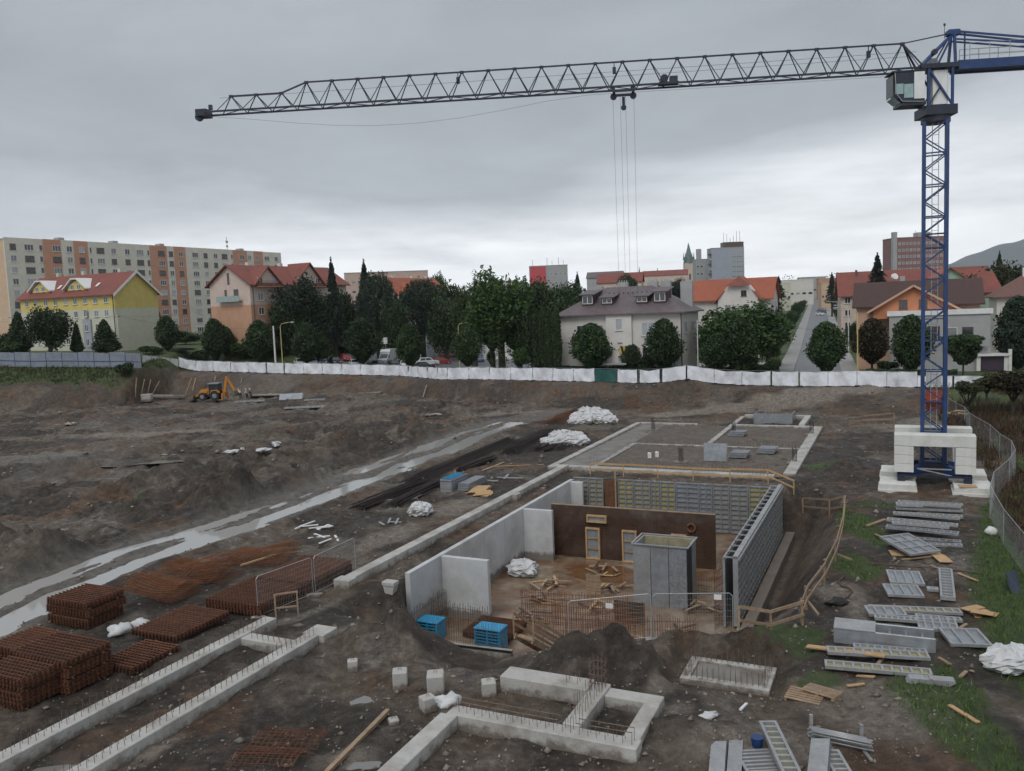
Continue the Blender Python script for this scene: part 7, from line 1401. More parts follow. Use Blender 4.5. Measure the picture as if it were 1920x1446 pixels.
def pts_spruce(n, seed, w, h):
    g = np.random.default_rng(seed); tiers = 27; out = []; nb = n // (tiers * 9)
    for k in range(tiers):
        z = h * (.08 + .9 * k / tiers); R = w / 2 * (1 - k / tiers) ** .85 * g.uniform(.82, 1.1) + .12
        for j in range(9):
            a = g.uniform(0, 6.28); L_ = R * g.uniform(.65, 1.1); t = g.uniform(0, 1, nb) ** .8; out.append(np.stack([np.cos(a) * L_ * t + g.normal(size=nb) * .12 * (1.2 - t), np.sin(a) * L_ * t + g.normal(size=nb) * .12 * (1.2 - t), z + L_ * (.12 * t - .38 * t * t) + g.normal(size=nb) * .12 - .25 * g.uniform(0, 1, nb)], 1))
    out.append(np.stack([g.normal(size=60) * .06, g.normal(size=60) * .06, h * g.uniform(.93, 1.03, 60)], 1)); return np.concatenate(out)
egg = lambda z: .5 * np.sqrt(np.clip(1 - ((z - .48) / .52) ** 2, 0, 1)) * (1 - .18 * (z > .5) * (z - .5) * 2) * np.clip(.45 + z * 1.8, 0, 1); cone = lambda z: .5 * np.clip((1 - z) ** .75, 0, 1) * np.clip(.5 + z * 4, 0, 1) + .02
bowl = lambda z: .5 * np.clip(z * 1.05 + .02, 0, 1) ** .5 * np.clip((1.03 - z) * 9, 0, 1); col_ = lambda z: .5 * np.clip((1 - z) * 5, 0, 1) ** .5 * np.clip(.75 + z, 0, 1)
CROWNS = {}
def crown(kind, v, lm):
    k = (kind, v, lm.name)
    if k in CROWNS: return CROWNS[k]
    s = v * 13 + 5
    if kind == 'egg': P, sz = pts_profile(8500, egg, s, 5, 7, .6, .11), .40
    elif kind == 'cone': P, sz = pts_profile(7000, cone, s, 3.6, 6, .6, .11), .36
    elif kind == 'bowl': P, sz = pts_profile(7000, bowl, s, 5.5, 4, .5, .02), .36
    elif kind == 'column': P, sz = pts_profile(6000, col_, s, 2.2, 10, .5, .05), .36
    elif kind == 'broad': P, sz = pts_clumps(13000, s, 10, 11, 34, .18), .48
    elif kind == 'bush': P, sz = pts_clumps(4200, s, 4, 2.6, 14, .24), .34
    elif kind == 'willow': P, sz = pts_willow(14000, s, 8, 13), .42
    elif kind == 'spruce': P, sz = pts_spruce(11000, s, 5.5, 15), .38
    CROWNS[k] = (leaf_mesh('crown', P, sz, lm, s, .2, .8 if kind != 'willow' else .55), {'egg': (5, 7), 'cone': (3.6, 6), 'bowl': (5.5, 4), 'column': (2.2, 10), 'broad': (10, 11), 'bush': (4, 2.6), 'willow': (8, 13), 'spruce': (5.5, 15)}[kind]); return CROWNS[k]
TRUNK = {}
def trunk_mesh(kind):
    if kind in TRUNK: return TRUNK[kind]
    mb = MB()
    if kind == 'limbs':
        mb.tube((0, 0, -.3), (0, 0, .34), .05, 8, .036); q_ = random.Random(4)
        for i in range(9): a = i * 2.4; p = Vector((0, 0, .3)); r = Vector((math.cos(a) * .2, math.sin(a) * .2, .55 + .04 * (i % 4))); mb.tube(p, r, .024, 6, .014); mb.tube(r, r + Vector((math.cos(a + .5) * .1, math.sin(a + .5) * .1, .2)), .014, 5, .005); mb.tube(r, r + Vector((math.cos(a - .6) * .12, math.sin(a - .6) * .12, .12)), .012, 5, .004)
        mb.tube((0, 0, .34), (.03, .02, .85), .034, 6, .008)
    else: mb.tube((0, 0, -.3), (0, 0, .5), .03, 8, .022); mb.tube((0, 0, .5), (0, 0, .95), .022, 8, .004)
    TRUNK[kind] = mb.mesh('trunk', m_bark, True); return TRUNK[kind]
qt = random.Random(12)
def tree(kind, label, px, yb, yt, wpx, Y, lm, group=None, v=0, name=None, cat='tree', deep=1.0):
    a = at(px, yb, Y); g = gz(a.x, a.y); zt = at(px, yt, Y).z; zbm = max(a.z, g + .25); w = wpx * Y / F_PX * (1.22 if kind == 'broad' else 1.0); me, (w0, h0) = crown(kind, v, lm); h = zt - zbm
    o = thing(name or {'spruce': 'spruce_tree', 'willow': 'willow_tree', 'bush': 'shrub', 'column': 'thuja'}.get(kind, 'tree'), label, cat, (a.x, a.y, g), 0, group); rz = qt.uniform(0, 6.28)
    part('crown', me, None, o, T(0, 0, zbm - g) @ RZ(rz) @ SCL(w / w0, w / w0 * deep, h / h0)); H_ = zt - g
    part('trunk' if kind != 'bush' else 'stem', trunk_mesh('limbs' if kind in ('broad', 'willow', 'bush') else 'pole'), None, o, SCL(H_ * .8, H_ * .8, H_)); return o
CLIP = 'clipped dark street trees along the fence'
for px, yb, yt, w, Y, k, lm, v, lb in [
    (38, 658, 584, 40, 156, 'cone', L_dark, 0, 'pointed dark tree at the far end of the sheet fence'), (95, 660, 570, 76, 154, 'broad', L_dark, 1, 'broad dark tree hiding the front of the yellow house'), (146, 660, 606, 22, 157, 'cone', L_dark, 1, 'narrow dark tree between broad tree and stair bay'), (199, 660, 599, 46, 158, 'cone', L_hedge, 1, 'pointed tree below the stair bay of the yellow house'),
    (316, 662, 592, 38, 166, 'egg', L_dark, 0, 'oval tree beside the yellow gable'), (405, 675, 597, 40, 164, 'egg', L_dark, 1, 'oval tree at the corner of the pink house end wall'), (425, 672, 612, 34, 168, 'egg', L_hedge, 0, 'smaller oval tree overlapping the pink end wall'), (488, 678, 600, 46, 163, 'egg', L_dark, 0, 'oval tree left of the grey concrete pole'), (577, 680, 605, 48, 161, 'egg', L_dark, 1, 'dense oval tree right of the yellow street lamp'), (606, 672, 618, 26, 164, 'cone', L_mid, 0, 'small pale pointed tree by the notice board'),
    (680, 680, 596, 54, 160, 'egg', L_dark, 0, 'oval tree standing among the parked cars before the van'), (770, 688, 606, 44, 155, 'egg', L_dark, 1, 'oval tree between the van and the grey garages'), (877, 686, 612, 46, 136, 'egg', L_hedge, 0, 'rounded tree with a bare stem by the bend of the fence'), (1110, 692, 606, 66, 127, 'egg', L_dark, 1, 'large oval tree before the left half of the white house'), (1246, 692, 598, 60, 122, 'egg', L_dark, 0, 'large oval tree before the right half of the white house'),
    (1550, 697, 603, 62, 112, 'egg', L_dark, 1, 'large oval tree standing in the mouth of the street'), (1635, 682, 597, 54, 120, 'egg', L_brn, 0, 'rounded bronze leaved tree behind the corner lamp'), (1708, 697, 590, 62, 111, 'egg', L_dark, 1, 'tall oval tree before the grey extension'), (1385, 694, 596, 66, 116, 'egg', L_dark, 0, 'dark rounded tree under the spreading tree'), (1345, 694, 625, 50, 117, 'egg', L_dark, 1, 'dark clipped shrub tree near the slim white pole'), (1185, 694, 645, 36, 126, 'egg', L_hedge, 1, 'small clipped tree behind the striped barrier')]:
    tree(k, lb, px, yb, yt, w, Y, lm, CLIP, v)
tree('bowl', 'bowl shaped clipped tree with a flat top near the garage', 1806, 684, 628, 68, 109, L_hedge, CLIP)
BIG = 'large trees behind the street'
for px, yb, yt, w, Y, k, lm, v, lb in [
    (565, 655, 512, 96, 172, 'broad', L_con, 2, 'large dark tree hiding the second cross gable'), (545, 660, 560, 70, 170, 'broad', L_dark, 1, 'dark tree at the foot of the pink house'), (630, 655, 486, 56, 168, 'spruce', L_con, 0, 'tall open spruce at the far corner of the pink house'), (690, 640, 490, 60, 205, 'spruce', L_con, 1, 'bluish spruce rising behind the willows'), (712, 668, 512, 80, 178, 'willow', L_con, 0, 'dark weeping tree beside the tall spruce'), (795, 668, 524, 100, 182, 'willow', L_con, 1, 'wide dark weeping tree behind the white van'), (650, 660, 540, 70, 185, 'broad', L_dark, 0, 'dark tree filling the gap behind the tall spruce'),
    (600, 660, 545, 70, 180, 'broad', L_dark, 1, 'dark tree squeezed between big dark tree and tall spruce'), (745, 665, 560, 70, 176, 'broad', L_dark, 0, 'dark bushy tree between the two weeping trees'), (838, 668, 545, 70, 178, 'broad', L_dark, 2, 'bushy tree right of the wide weeping tree'), (890, 668, 520, 70, 165, 'broad', L_mid, 1, 'mid green tree left of the huge bright tree'), (1000, 690, 575, 60, 140, 'broad', L_dark, 2, 'low dark tree before the thuja row'), (450, 668, 600, 60, 172, 'broad', L_dark, 1, 'dark tree in front of the pink end wall foot'), (510, 665, 590, 60, 174, 'broad', L_dark, 0, 'dark garden tree at the first cross gable'), (350, 660, 620, 60, 200, 'broad', L_mid, 0, 'garden tree between the yellow and pink houses'), (300, 660, 570, 40, 190, 'spruce', L_con, 0, 'dark spruce beside the yellow gable wall'),
    (822, 600, 507, 36, 260, 'broad', L_mid, 1, 'distant round tree above the weeping trees'), (855, 665, 522, 84, 195, 'broad', L_mid, 0, 'mid green tree behind the grey garages'), (940, 650, 496, 118, 142, 'broad', L_lite, 2, 'huge bright green spreading tree by the car park'), (925, 688, 560, 110, 144, 'willow', L_mid, 0, 'drooping lower boughs of a tree beside the white shed'), (1020, 672, 518, 110, 150, 'broad', L_dark, 0, 'wide dark tree left of the white house'), (975, 680, 545, 80, 152, 'broad', L_dark, 1, 'dark tree between the bright tree and the white house'), (1085, 600, 512, 36, 240, 'spruce', L_con, 1, 'distant spruce above the left chimney'), (1060, 610, 525, 80, 220, 'broad', L_dark, 2, 'distant dark tree right of the red panel block'), (1178, 570, 510, 36, 260, 'broad', L_dark, 1, 'small round tree peeping over the brown roof ridge'), (1265, 570, 520, 52, 300, 'broad', L_con, 2, 'dark tree at the foot of the church'),
    (1395, 690, 562, 150, 127, 'broad', L_mid, 1, 'spreading tree in the garden beside the white house'), (1330, 690, 605, 60, 126, 'broad', L_mid, 0, 'small leafy tree against the white house side wall'), (1440, 680, 560, 60, 135, 'broad', L_dark, 2, 'dark garden tree next to the spreading one'), (1645, 560, 476, 52, 175, 'spruce', L_con, 0, 'dark spruce standing before the steep red roof'), (1850, 640, 492, 110, 175, 'broad', L_oliv, 2, 'olive tinted tree right of the green house'), (1905, 640, 487, 110, 185, 'broad', L_oliv, 0, 'second olive tinted tree beside the faded red roof'), (1873, 560, 473, 34, 260, 'spruce', L_con, 1, 'distant conifer rising over the olive trees'), (1908, 690, 555, 70, 118, 'egg', L_con, 0, 'tall dark evergreen before the faded red roofed house'), (1885, 560, 505, 80, 240, 'broad', L_mid, 1, 'distant tree behind the olive trees'), (1460, 560, 518, 30, 330, 'spruce', L_con, 0, 'distant spruce left of the street end'), (1560, 570, 512, 30, 330, 'spruce', L_con, 1, 'distant spruce right of the street end')]:
    tree(k, lb, px, yb, yt, w, Y, lm, BIG, v)
for i in range(4): tree('column', ('first', 'second', 'third', 'fourth')[i] + ' thuja of the tall row counting from the white house', 1046 - 12 * i, 690, 576 + 4 * (i % 2), 16, 127 + i, L_hedge, 'thuja row beside the white house', i % 2)
for i in range(9):
    Y = 140 + 24 * i + 1.6 * i * i; pl = at(1535, 560, Y).x
    for sd, off in ((-1, 6.4), (1, 9.2)):
        c_ = gp(1513, 694, 2.25); d_ = (gp(1536, 556, 2.25) - c_).normalized(); p = c_ + d_ * (Y - c_.y) / d_.y; x_ = p.x + sd * off; gr_ = gz(x_, Y); pxx, pyy = proj((x_, Y, gr_)); hh = qt.uniform(5, 7.5)
        tree('broad', 'leafy tree lining the street on its ' + ('white house side' if sd < 0 else 'lamp post side'), pxx, pyy - 1.2 * F_PX / Y, proj((x_, Y, gr_ + hh))[1], F_PX / Y * 4.2, Y, (L_mid, L_dark)[i % 2], 'street trees on the ' + ('white house side' if sd < 0 else 'lamp post side'), i % 3)
q = random.Random(8)
for i, (px, yb, yt, w, Y, lb) in enumerate([(285, 672, 648, 60, 160, 'low shrub behind the white board barrier'), (345, 676, 652, 60, 165, 'shrub mass beside the oval tree at the gap'), (380, 678, 655, 50, 166, 'low shrub left of the pink end wall'), (455, 680, 640, 60, 166, 'dense shrub below the pink end wall'), (520, 680, 640, 60, 168, 'shrub behind the grey concrete pole'), (640, 670, 640, 60, 172, 'dark shrub behind the notice board'), (1395, 695, 670, 70, 116, 'low shrub at the foot of the spreading tree'), (1450, 694, 672, 40, 114, 'flowering garden shrub at the street corner'), (1660, 694, 676, 50, 115, 'clipped low shrub by the corner lamp'), (1850, 735, 700, 70, 93, 'wild bush behind the low tarp fence'), (1900, 742, 695, 80, 88, 'dark wild bush on the weedy plot'), (1815, 740, 715, 60, 90, 'yellowing wild bush beside the crane mast'), (30, 668, 640, 70, 158, 'shrub behind the sheet fence'), (12, 665, 625, 40, 160, 'tall shrub at the end of the sheet fence'), (238, 702, 680, 40, 144, 'shrub in the corner of sheet fence and bank'), (975, 690, 652, 40, 133, 'round clipped shrub near the stump tree'), (1215, 694, 660, 40, 125, 'shrub between the two large oval trees')]):
    tree('bush', lb, px, yb, yt, w, Y, (L_mid, L_dark, L_hedge)[i % 3] if Y > 100 else (L_oliv, L_brn, L_oliv)[i % 3], 'shrubs around the site', i % 3, None, 'shrub')
def hedge(label, A, B, h, w=1.2, lm=None):
    a, b_ = A, B; d = b_ - a; n = int(d.length * h * 190); g = np.random.default_rng(int(a.x * 7) % 999); u = g.uniform(0, 1, n); f = g.integers(0, 3, n); t = g.uniform(-1, 1, n); z = g.uniform(0, 1, n); yy = np.where(f == 0, -w / 2, np.where(f == 1, w / 2, t * w / 2)); zz = np.where(f == 2, h, z * h) + .05 * np.sin(u * 40) + g.normal(size=n) * .04; nn = Vector((-d.y, d.x, 0)).normalized(); yy = yy + g.normal(size=n) * .05
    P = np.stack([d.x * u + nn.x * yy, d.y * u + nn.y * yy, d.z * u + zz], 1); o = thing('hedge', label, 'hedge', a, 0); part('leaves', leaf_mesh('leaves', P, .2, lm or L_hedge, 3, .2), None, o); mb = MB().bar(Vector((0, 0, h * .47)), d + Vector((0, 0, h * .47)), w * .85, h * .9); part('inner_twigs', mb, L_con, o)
hedge('long dark hedge in front of the white house', on(at(1000, 695, 132)), on(at(1330, 695, 121)), 1.9); hedge('clipped hedge below the orange house', on(at(1625, 695, 113)), on(at(1795, 695, 107)), 1.5); hedge('low hedge along the pavement of the car park', on(at(900, 692, 138)), on(at(1005, 692, 133)), 1.0); hedge('dark hedge behind the spreading garden tree', on(at(1330, 692, 122)), on(at(1460, 692, 117)), 1.7, lm=L_dark)
o = tree('broad', 'pollarded stump tree with bare twisted limbs by the white shed', 921, 680, 655, 30, 150, L_mid, None, 0)
for c_ in list(o.children):
    if c_.name.startswith('crown'): c_.scale = (.2, .2, .2)
# far wood closing the view
g = np.random.default_rng(44); P = []
for Y, n, z0, z1 in ((330, 9000, 1, 13.5), (420, 9000, 1, 15), (620, 12000, 1, 17), (950, 12000, 1, 22)):
    x = g.uniform(-.75, .72, n) * Y; y = Y + g.normal(size=n) * 8; hgt = 7 + 6 * vnoise(x / 9, x * 0 + Y, 3) + 3 * vnoise(x / 3, x * 0, 9); rd = np.abs(x - np.interp(y, [100, 1000], [35, 365])) > 12; zz = z0 + (hgt * z1 / 14) * g.uniform(0, 1, n) ** .6 + np.interp(x, _zbx, _zbz) * (x < -30) * .7 + RISE(x, y)
    P.append(np.stack([x, y, zz], 1)[rd])
P = np.concatenate(P); me = leaf_mesh('far_wood', P, 1.7, leafm('far leaf', (.035, .052, .026), (.022, .036, .02)), 5, .3); o = link('far_wood', me); tag(o, 'hazy belt of far trees between the town roofs', 'trees', kind='stuff')
# ------------------------------------------------------------------ grass, weeds and stones
def blades(name, P, h, m, seed, wd=.03, label=None, lean=.35):
    g = np.random.default_rng(seed); n = len(P); a = g.uniform(0, 6.28, n); hh = h * g.uniform(.45, 1.3, n); dx, dy = np.cos(a) * wd, np.sin(a) * wd; tip = P + np.stack([g.normal(size=n) * hh * lean, g.normal(size=n) * hh * lean, hh], 1)
    co = np.stack([P - np.stack([dx, dy, 0 * dx], 1), P + np.stack([dx, dy, 0 * dx], 1), tip], 1).reshape(-1, 3); o = link(name, np_mesh(name, co, np.arange(3 * n).reshape(n, 3), m, False)); tag(o, label, 'grass', kind='stuff')
def scatter(n, x0, x1, y0, y1, ch, lo, seed):
    g = np.random.default_rng(seed); x = g.uniform(x0, x1, n); y = g.uniform(y0, y1, n); z, m1, m2 = ground(x, y, True); v = {'grass': m1[:, 0], 'weed': m2[:, 2]}[ch]; k = g.uniform(lo, 1, n) < v; return np.stack([x, y, z - .02], 1)[k]
Gr = leafm('grass blade', (.085, .140, .034), (.052, .090, .022), .5); Gd = leafm('dry weed', (.105, .062, .042), (.062, .038, .026), .5); Go = leafm('bank grass', (.072, .080, .034), (.045, .055, .022), .45)
blades('grass', scatter(110000, 12, 46, 22, 66, 'grass', .2, 1), .2, Gr, 1, .022, 'short green grass along the wire fence')
blades('grass', scatter(50000, -125, -55, 118, 156, 'grass', .3, 2), .55, Go, 2, .09, 'rough yellowish grass on the bank below the sheet fence')
blades('dry_weeds', scatter(90000, 26, 62, 36, 104, 'weed', .05, 3), .9, Gd, 3, .05, 'tall reddish dry weeds beyond the wire fence'); blades('green_weeds', scatter(26000, 26, 62, 36, 108, 'weed', .2, 4), .55, Gr, 4, .05, 'green weeds mixed into the dry plot')
g = np.random.default_rng(9); n = 9000; y = 24 + 110 * g.uniform(0, 1, n) ** 1.7; x = g.uniform(-.66, .56, n) * y; z = ground(x, y); ok = z > -.6; x, y, z = x[ok], y[ok], z[ok]; n = len(x)
sz = np.clip(.02 + .05 * g.exponential(.5, n), .02, .16) * (.6 + y / 70); oc = np.array([[1, 0, 0], [-1, 0, 0], [0, 1, 0], [0, -1, 0], [0, 0, .7], [0, 0, -.7]]); fc = np.array([[0, 2, 4], [2, 1, 4], [1, 3, 4], [3, 0, 4], [2, 0, 5], [1, 2, 5], [3, 1, 5], [0, 3, 5]])
co = (oc[None] * (1 + .35 * g.normal(size=(n, 6, 1)))) * sz[:, None, None] * (1 + .3 * g.normal(size=(n, 1, 3))) + np.stack([x, y, z + sz * .2], 1)[:, None]
o = link('stones', np_mesh('stones', co.reshape(-1, 3), (fc[None] + 6 * np.arange(n)[:, None, None]).reshape(-1, 3), mat('stones', (.19, .17, .145), (.10, .085, .07), .85, 1, 0, island=.7), False)); tag(o, 'scattered stones and clods on the muddy ground', 'stones', kind='stuff')
# ------------------------------------------------------------------ cars
def paint(n, c): return mat('car paint ' + n, c, tuple(x * .9 for x in c), .25, 1.5, 0, spec=.6)
TYRE = MB().tube((0, -.1, 0), (0, .1, 0), .31, 16).mesh('wheel', m_black); RIM = MB().tube((0, -.115, 0), (0, .115, 0), .19, 12).mesh('rim', m_galv)
def car_protos(kind):
    P = {'hatch': [(0, .28), (.02, .62), (.12, .78), (.95, .90), (1.0, .92), (3.55, .98), (3.85, .92), (3.92, .60), (3.90, .28)], 'wagon': [(0, .30), (.02, .66), (.14, .82), (1.05, .96), (4.25, 1.02), (4.38, .95), (4.42, .6), (4.40, .30)], 'suv': [(0, .40), (.02, .85), (.15, 1.0), (1.1, 1.10), (4.2, 1.16), (4.32, 1.05), (4.36, .7), (4.34, .40)]}[kind]
    C = {'hatch': [(.95, .90), (1.65, 1.42), (3.15, 1.46), (3.80, .98)], 'wagon': [(1.05, .96), (1.75, 1.46), (3.75, 1.48), (4.28, 1.02)], 'suv': [(1.1, 1.10), (1.75, 1.70), (3.75, 1.72), (4.25, 1.16)]}[kind]
    Lc = P[-1][0]; w = .86
    def body(y0, y1, poly, inset): 
        n = len(poly); vs = [(x, y0, z) for x, z in poly] + [(x, y0 + inset, z) for x, z in poly] ; return vs
    mb = MB(); zmin, zmax = P[0][1], max(z for _, z in P)
    n = len(P); ys = (-w, -w * .93, w * .93, w); tu = lambda k, z: 1 - (.07 * max(0, (z - .6)) if k in (0, 3) else 0); vs = []
    for k, y in enumerate(ys): vs += [(x, y * (1 - .10 * max(0, z - .7)), z - (.0)) if k in (1, 2) else (Lc / 2 + (x - Lc / 2) * .985, y * (1 - .10 * max(0, z - .7)), .3 + (z - .3) * .94) for x, z in P]
    fs = [tuple(range(n)), tuple(range(4 * n - 1, 3 * n - 1, -1))]
    for k in range(3):
        for i in range(n): fs.append((k * n + i, (k + 1) * n + i, (k + 1) * n + (i + 1) % n, k * n + (i + 1) % n))
    mb.add(vs, fs); wb = .76
    cab = MB(); m = len(C); vs = [(x, -wb + .16 * (z - C[0][1]) / .5, z) for x, z in C] + [(x, wb - .16 * (z - C[0][1]) / .5, z) for x, z in C]; cab.add(vs, [tuple(range(m)), tuple(range(2 * m - 1, m - 1, -1))] + [(i, m + i, m + (i + 1) % m, (i + 1) % m) for i in range(m)])
    gl = MB()
    (xa, za), (xb, zb_), (xc, zc_), (xd, zd) = C; yy = lambda z: wb - .16 * (z - C[0][1]) / .5
    for s in (-1, 1):
        f = s * 1.0; lo = za + .06; hi = zb_ - .07
        q4 = lambda x0, x1, x2, x3: gl.add([(x0, f * (yy(lo) + .012), lo), (x1, f * (yy(lo) + .012), lo), (x2, f * (yy(hi) + .012), hi), (x3, f * (yy(hi) + .012), hi)], [(0, 1, 2, 3) if s < 0 else (3, 2, 1, 0)])
        xm = (xb + xc) / 2; q4(xa + .30, xm - .05, xm - .05, xb + .12); q4(xm + .05, xd - .35, xc - .12, xm + .05)
    for (x0, z0), (x1, z1), dx in (((xa, za), (xb, zb_), -.012), ((xd, zd), (xc, zc_), .012)):
        p = lambda t: (x0 + (x1 - x0) * t + dx, z0 + (z1 - z0) * t + .012); (ax, az), (bx, bz) = p(.1), p(.9); gl.add([(ax, -yy(az) + .08, az), (ax, yy(az) - .08, az), (bx, yy(bz) - .08, bz), (bx, -yy(bz) + .08, bz)], [(0, 1, 2, 3) if dx > 0 else (3, 2, 1, 0)])
    return mb, cab, gl, Lc, (.72, Lc - .72), P
_CP = {k: car_protos(k) for k in ('hatch', 'wagon', 'suv')}; _CM = {}
m_lite = mat('lamp glass', (.6, .6, .58), None, .15, 2); m_tail = mat('tail lamp', (.35, .02, .02), None, .2, 2); m_plate_w = mat('number plate', (.6, .6, .6), None, .4, 2)
def car(label, p, rz, kind, pm, group='cars parked beyond the tarp fence', sc=1.0):
    mb, cab, gl, Lc, wx, P = _CP[kind]; k = (kind, pm.name)
    if k not in _CM: _CM[k] = (mb.mesh('body', pm, False), cab.mesh('cabin', pm)); 
    if kind not in _CM: _CM[kind] = gl.mesh('windows', m_glass)
    o = thing('parked_car', label, 'car', p, rz, group); o.scale = (sc,) * 3; part('body', _CM[k][0], None, o); c_ = part('cabin', _CM[k][1], None, o); part('windows', _CM[kind], None, c_)
    for x in wx:
        for s in (-1, 1): t_ = part('wheel', TYRE, None, o, T(x, s * .78, .31)); part('rim', RIM, None, t_)
    for s in (-1, 1): part('headlight', MB().box(-.02, .1, s * .6 - .16, s * .6 + .16, P[1][1] - .06, P[1][1] + .1), m_lite, o); part('tail_light', MB().box(Lc - .1, Lc + .015, s * .66 - .1, s * .66 + .1, .68, .9), m_tail, o)
    part('bumper', MB().box(-.05, .1, -.8, .8, .3, .5), pm, o); part('number_plate', MB().box(-.062, -.051, -.25, .25, .4, .5), m_plate_w, o); return o
WH, SI, DK, BK, RD, BL, PK = paint('white', (.62, .63, .64)), paint('silver', (.33, .35, .37)), paint('graphite', (.05, .055, .06)), paint('black', (.02, .021, .023)), paint('red', (.33, .03, .03)), paint('blue', (.05, .10, .20)), paint('pale red', (.45, .20, .17))
for px, py, rz, kd, pm, lb in [(566, 688, 2.0, 'hatch', WH, 'white car nearest the yellow street lamp'), (588, 687, 1.9, 'hatch', WH, 'white hatchback beside the first oval tree at the car park'), (606, 687, 1.8, 'wagon', DK, 'graphite estate car behind the torn tarp'), (634, 688, 2.0, 'suv', BK, 'black car right of the torn tarp'), (653, 679, 2.0, 'hatch', RD, 'dark red car behind the black one'), (668, 690, 1.9, 'hatch', WH, 'white car at the foot of the oval tree'), (697, 684, 1.7, 'wagon', SI, 'silver car in front of the white van'), (742, 684, 1.6, 'suv', DK, 'graphite car beside the white van'), (722, 692, 2.2, 'wagon', DK, 'graphite car tight against the fence by the van'), (745, 692, 2.0, 'wagon', BK, 'black car tight against the fence by the van'), (758, 692, 1.7, 'hatch', WH, 'white car nose showing beside the oval tree'), (824, 668, 2.6, 'wagon', SI, 'silver car before the grey garages'), (822, 686, 3.5, 'suv', WH, 'white off road car beside the red car'), (846, 683, 3.4, 'hatch', RD, 'red car next to the white off road car'), (856, 670, 3.0, 'hatch', PK, 'pale red car behind the rounded tree'), (816, 693, 3.3, 'hatch', BK, 'black car roof just above the fence near the garages'), (900, 680, 1.6, 'hatch', BL, 'blue car half hidden by the rounded tree'), (600, 678, 2.4, 'hatch', BL, 'blue car in the second row at the lawn')]:
    p = gt(px, py, 138); car(lb, p + Vector((0, 0, .1)), rz, kd, pm)
for px, py, rz, kd, pm, lb in [(1544, 592, 1.95, 'hatch', WH, 'white car parked on the lamp post side of the street'), (1547, 588, 1.95, 'suv', DK, 'dark car parked behind the white one in the street'), (1552, 583, 1.95, 'hatch', SI, 'silver car parked farther up the street'), (1846, 640, 2.6, 'wagon', DK, 'dark car on the drive right of the green house'), (1856, 634, 2.4, 'hatch', SI, 'silver car on the drive under the olive tree'), (1850, 650, 2.9, 'wagon', BL, 'dark blue car on the drive above the garage')]:
    p = gt(px, py, 115); car(lb, p + Vector((0, 0, .12)), rz, kd, pm, 'cars along the streets')
o = thing('delivery_van', 'white delivery van with a tall rounded box body', 'van', gt(716, 686, 140) + Vector((0, 0, .1)), 1.35)
part('body', MB().prism([(0, .4), (.02, .95), (.25, 1.1), (1.0, 1.25), (1.75, 2.1), (5.6, 2.15), (5.65, .4)], -.95, .95), WH, o); part('cargo_box', MB().prism([(1.9, 1.2), (1.95, 2.5), (2.5, 2.95), (5.6, 2.95), (5.75, 2.7), (5.75, 1.2)], -1.0, 1.0), WH, o); part('windscreen', MB().add([(1.03, -.8, 1.31), (1.03, .8, 1.31), (1.70, .75, 2.06), (1.70, -.75, 2.06)], [(3, 2, 1, 0)]), m_glass, o, T(-.02, 0, .01))
for s in (-1, 1): part('side_window', MB().box(1.35, 1.95, s * .962 - .008, s * .962 + .008, 1.3, 1.95), m_glass, o); part('headlight', MB().box(-.02, .1, s * .65 - .15, s * .65 + .15, .8, 1.0), m_lite, o); part('mirror', MB().box(1.1, 1.25, s * 1.1 - .1, s * 1.1 + .1, 1.4, 1.75), m_black, o)
for x in (.95, 4.6):
    for s in (-1, 1): t_ = part('wheel', TYRE, None, o, T(x, s * .85, .33) @ SCL(1.1, 1.1, 1.1)); part('rim', RIM, None, t_)
# ------------------------------------------------------------------ backhoe loader
m_jcb = mat('digger yellow', (.52, .21, .025), (.42, .16, .02), .45, 2, 0, stain=(.22, .11, .04), sscale=1.5, samt=.5); m_mudm = mat('muddy steel', (.10, .075, .055), (.06, .045, .035), .8, 3, .3, 10)
bp_ = gt(364, 751, 120, 156); o = thing('backhoe_loader', 'orange yellow backhoe loader working below the bank', 'digger', bp_, -.12)
def wheel(x, s, r, w):
    t_ = part('wheel', MB().tube((0, -w / 2, 0), (0, w / 2, 0), r, 18), m_mudm if r < .6 else m_black, o, T(x, s, r)); part('rim', MB().tube((0, -w / 2 - .02, 0), (0, w / 2 + .02, 0), r * .5, 12), m_galvd, t_)
for s in (-.85, .85): wheel(2.0, s, .68, .42); wheel(4.25, s, .78, .5)
part('chassis', MB().box(1.3, 5.4, -.5, .5, .6, 1.0), m_blued, o); part('bonnet', MB().prism([(1.2, .9), (1.25, 1.5), (1.6, 1.85), (3.1, 2.0), (3.1, .95)], -.5, .5), m_jcb, o)
for s in (-.85, .85): part('fender', MB().prism([(3.5, 1.3), (3.7, 1.75), (4.7, 1.8), (5.1, 1.3), (5.0, 1.25), (4.6, 1.65), (3.8, 1.6), (3.6, 1.25)], s - .28, s + .28), m_jcb, o); part('loader_arm', MB().bar((2.8, s * .75, 1.5), (.5, s * .75, .7), .16, .28), m_jcb, o)
part('front_bucket', MB().prism([(-.5, .12), (.5, .12), (.62, .95), (.45, 1.0), (.3, .35), (-.45, .25)], -1.15, 1.15), m_mudm, o)
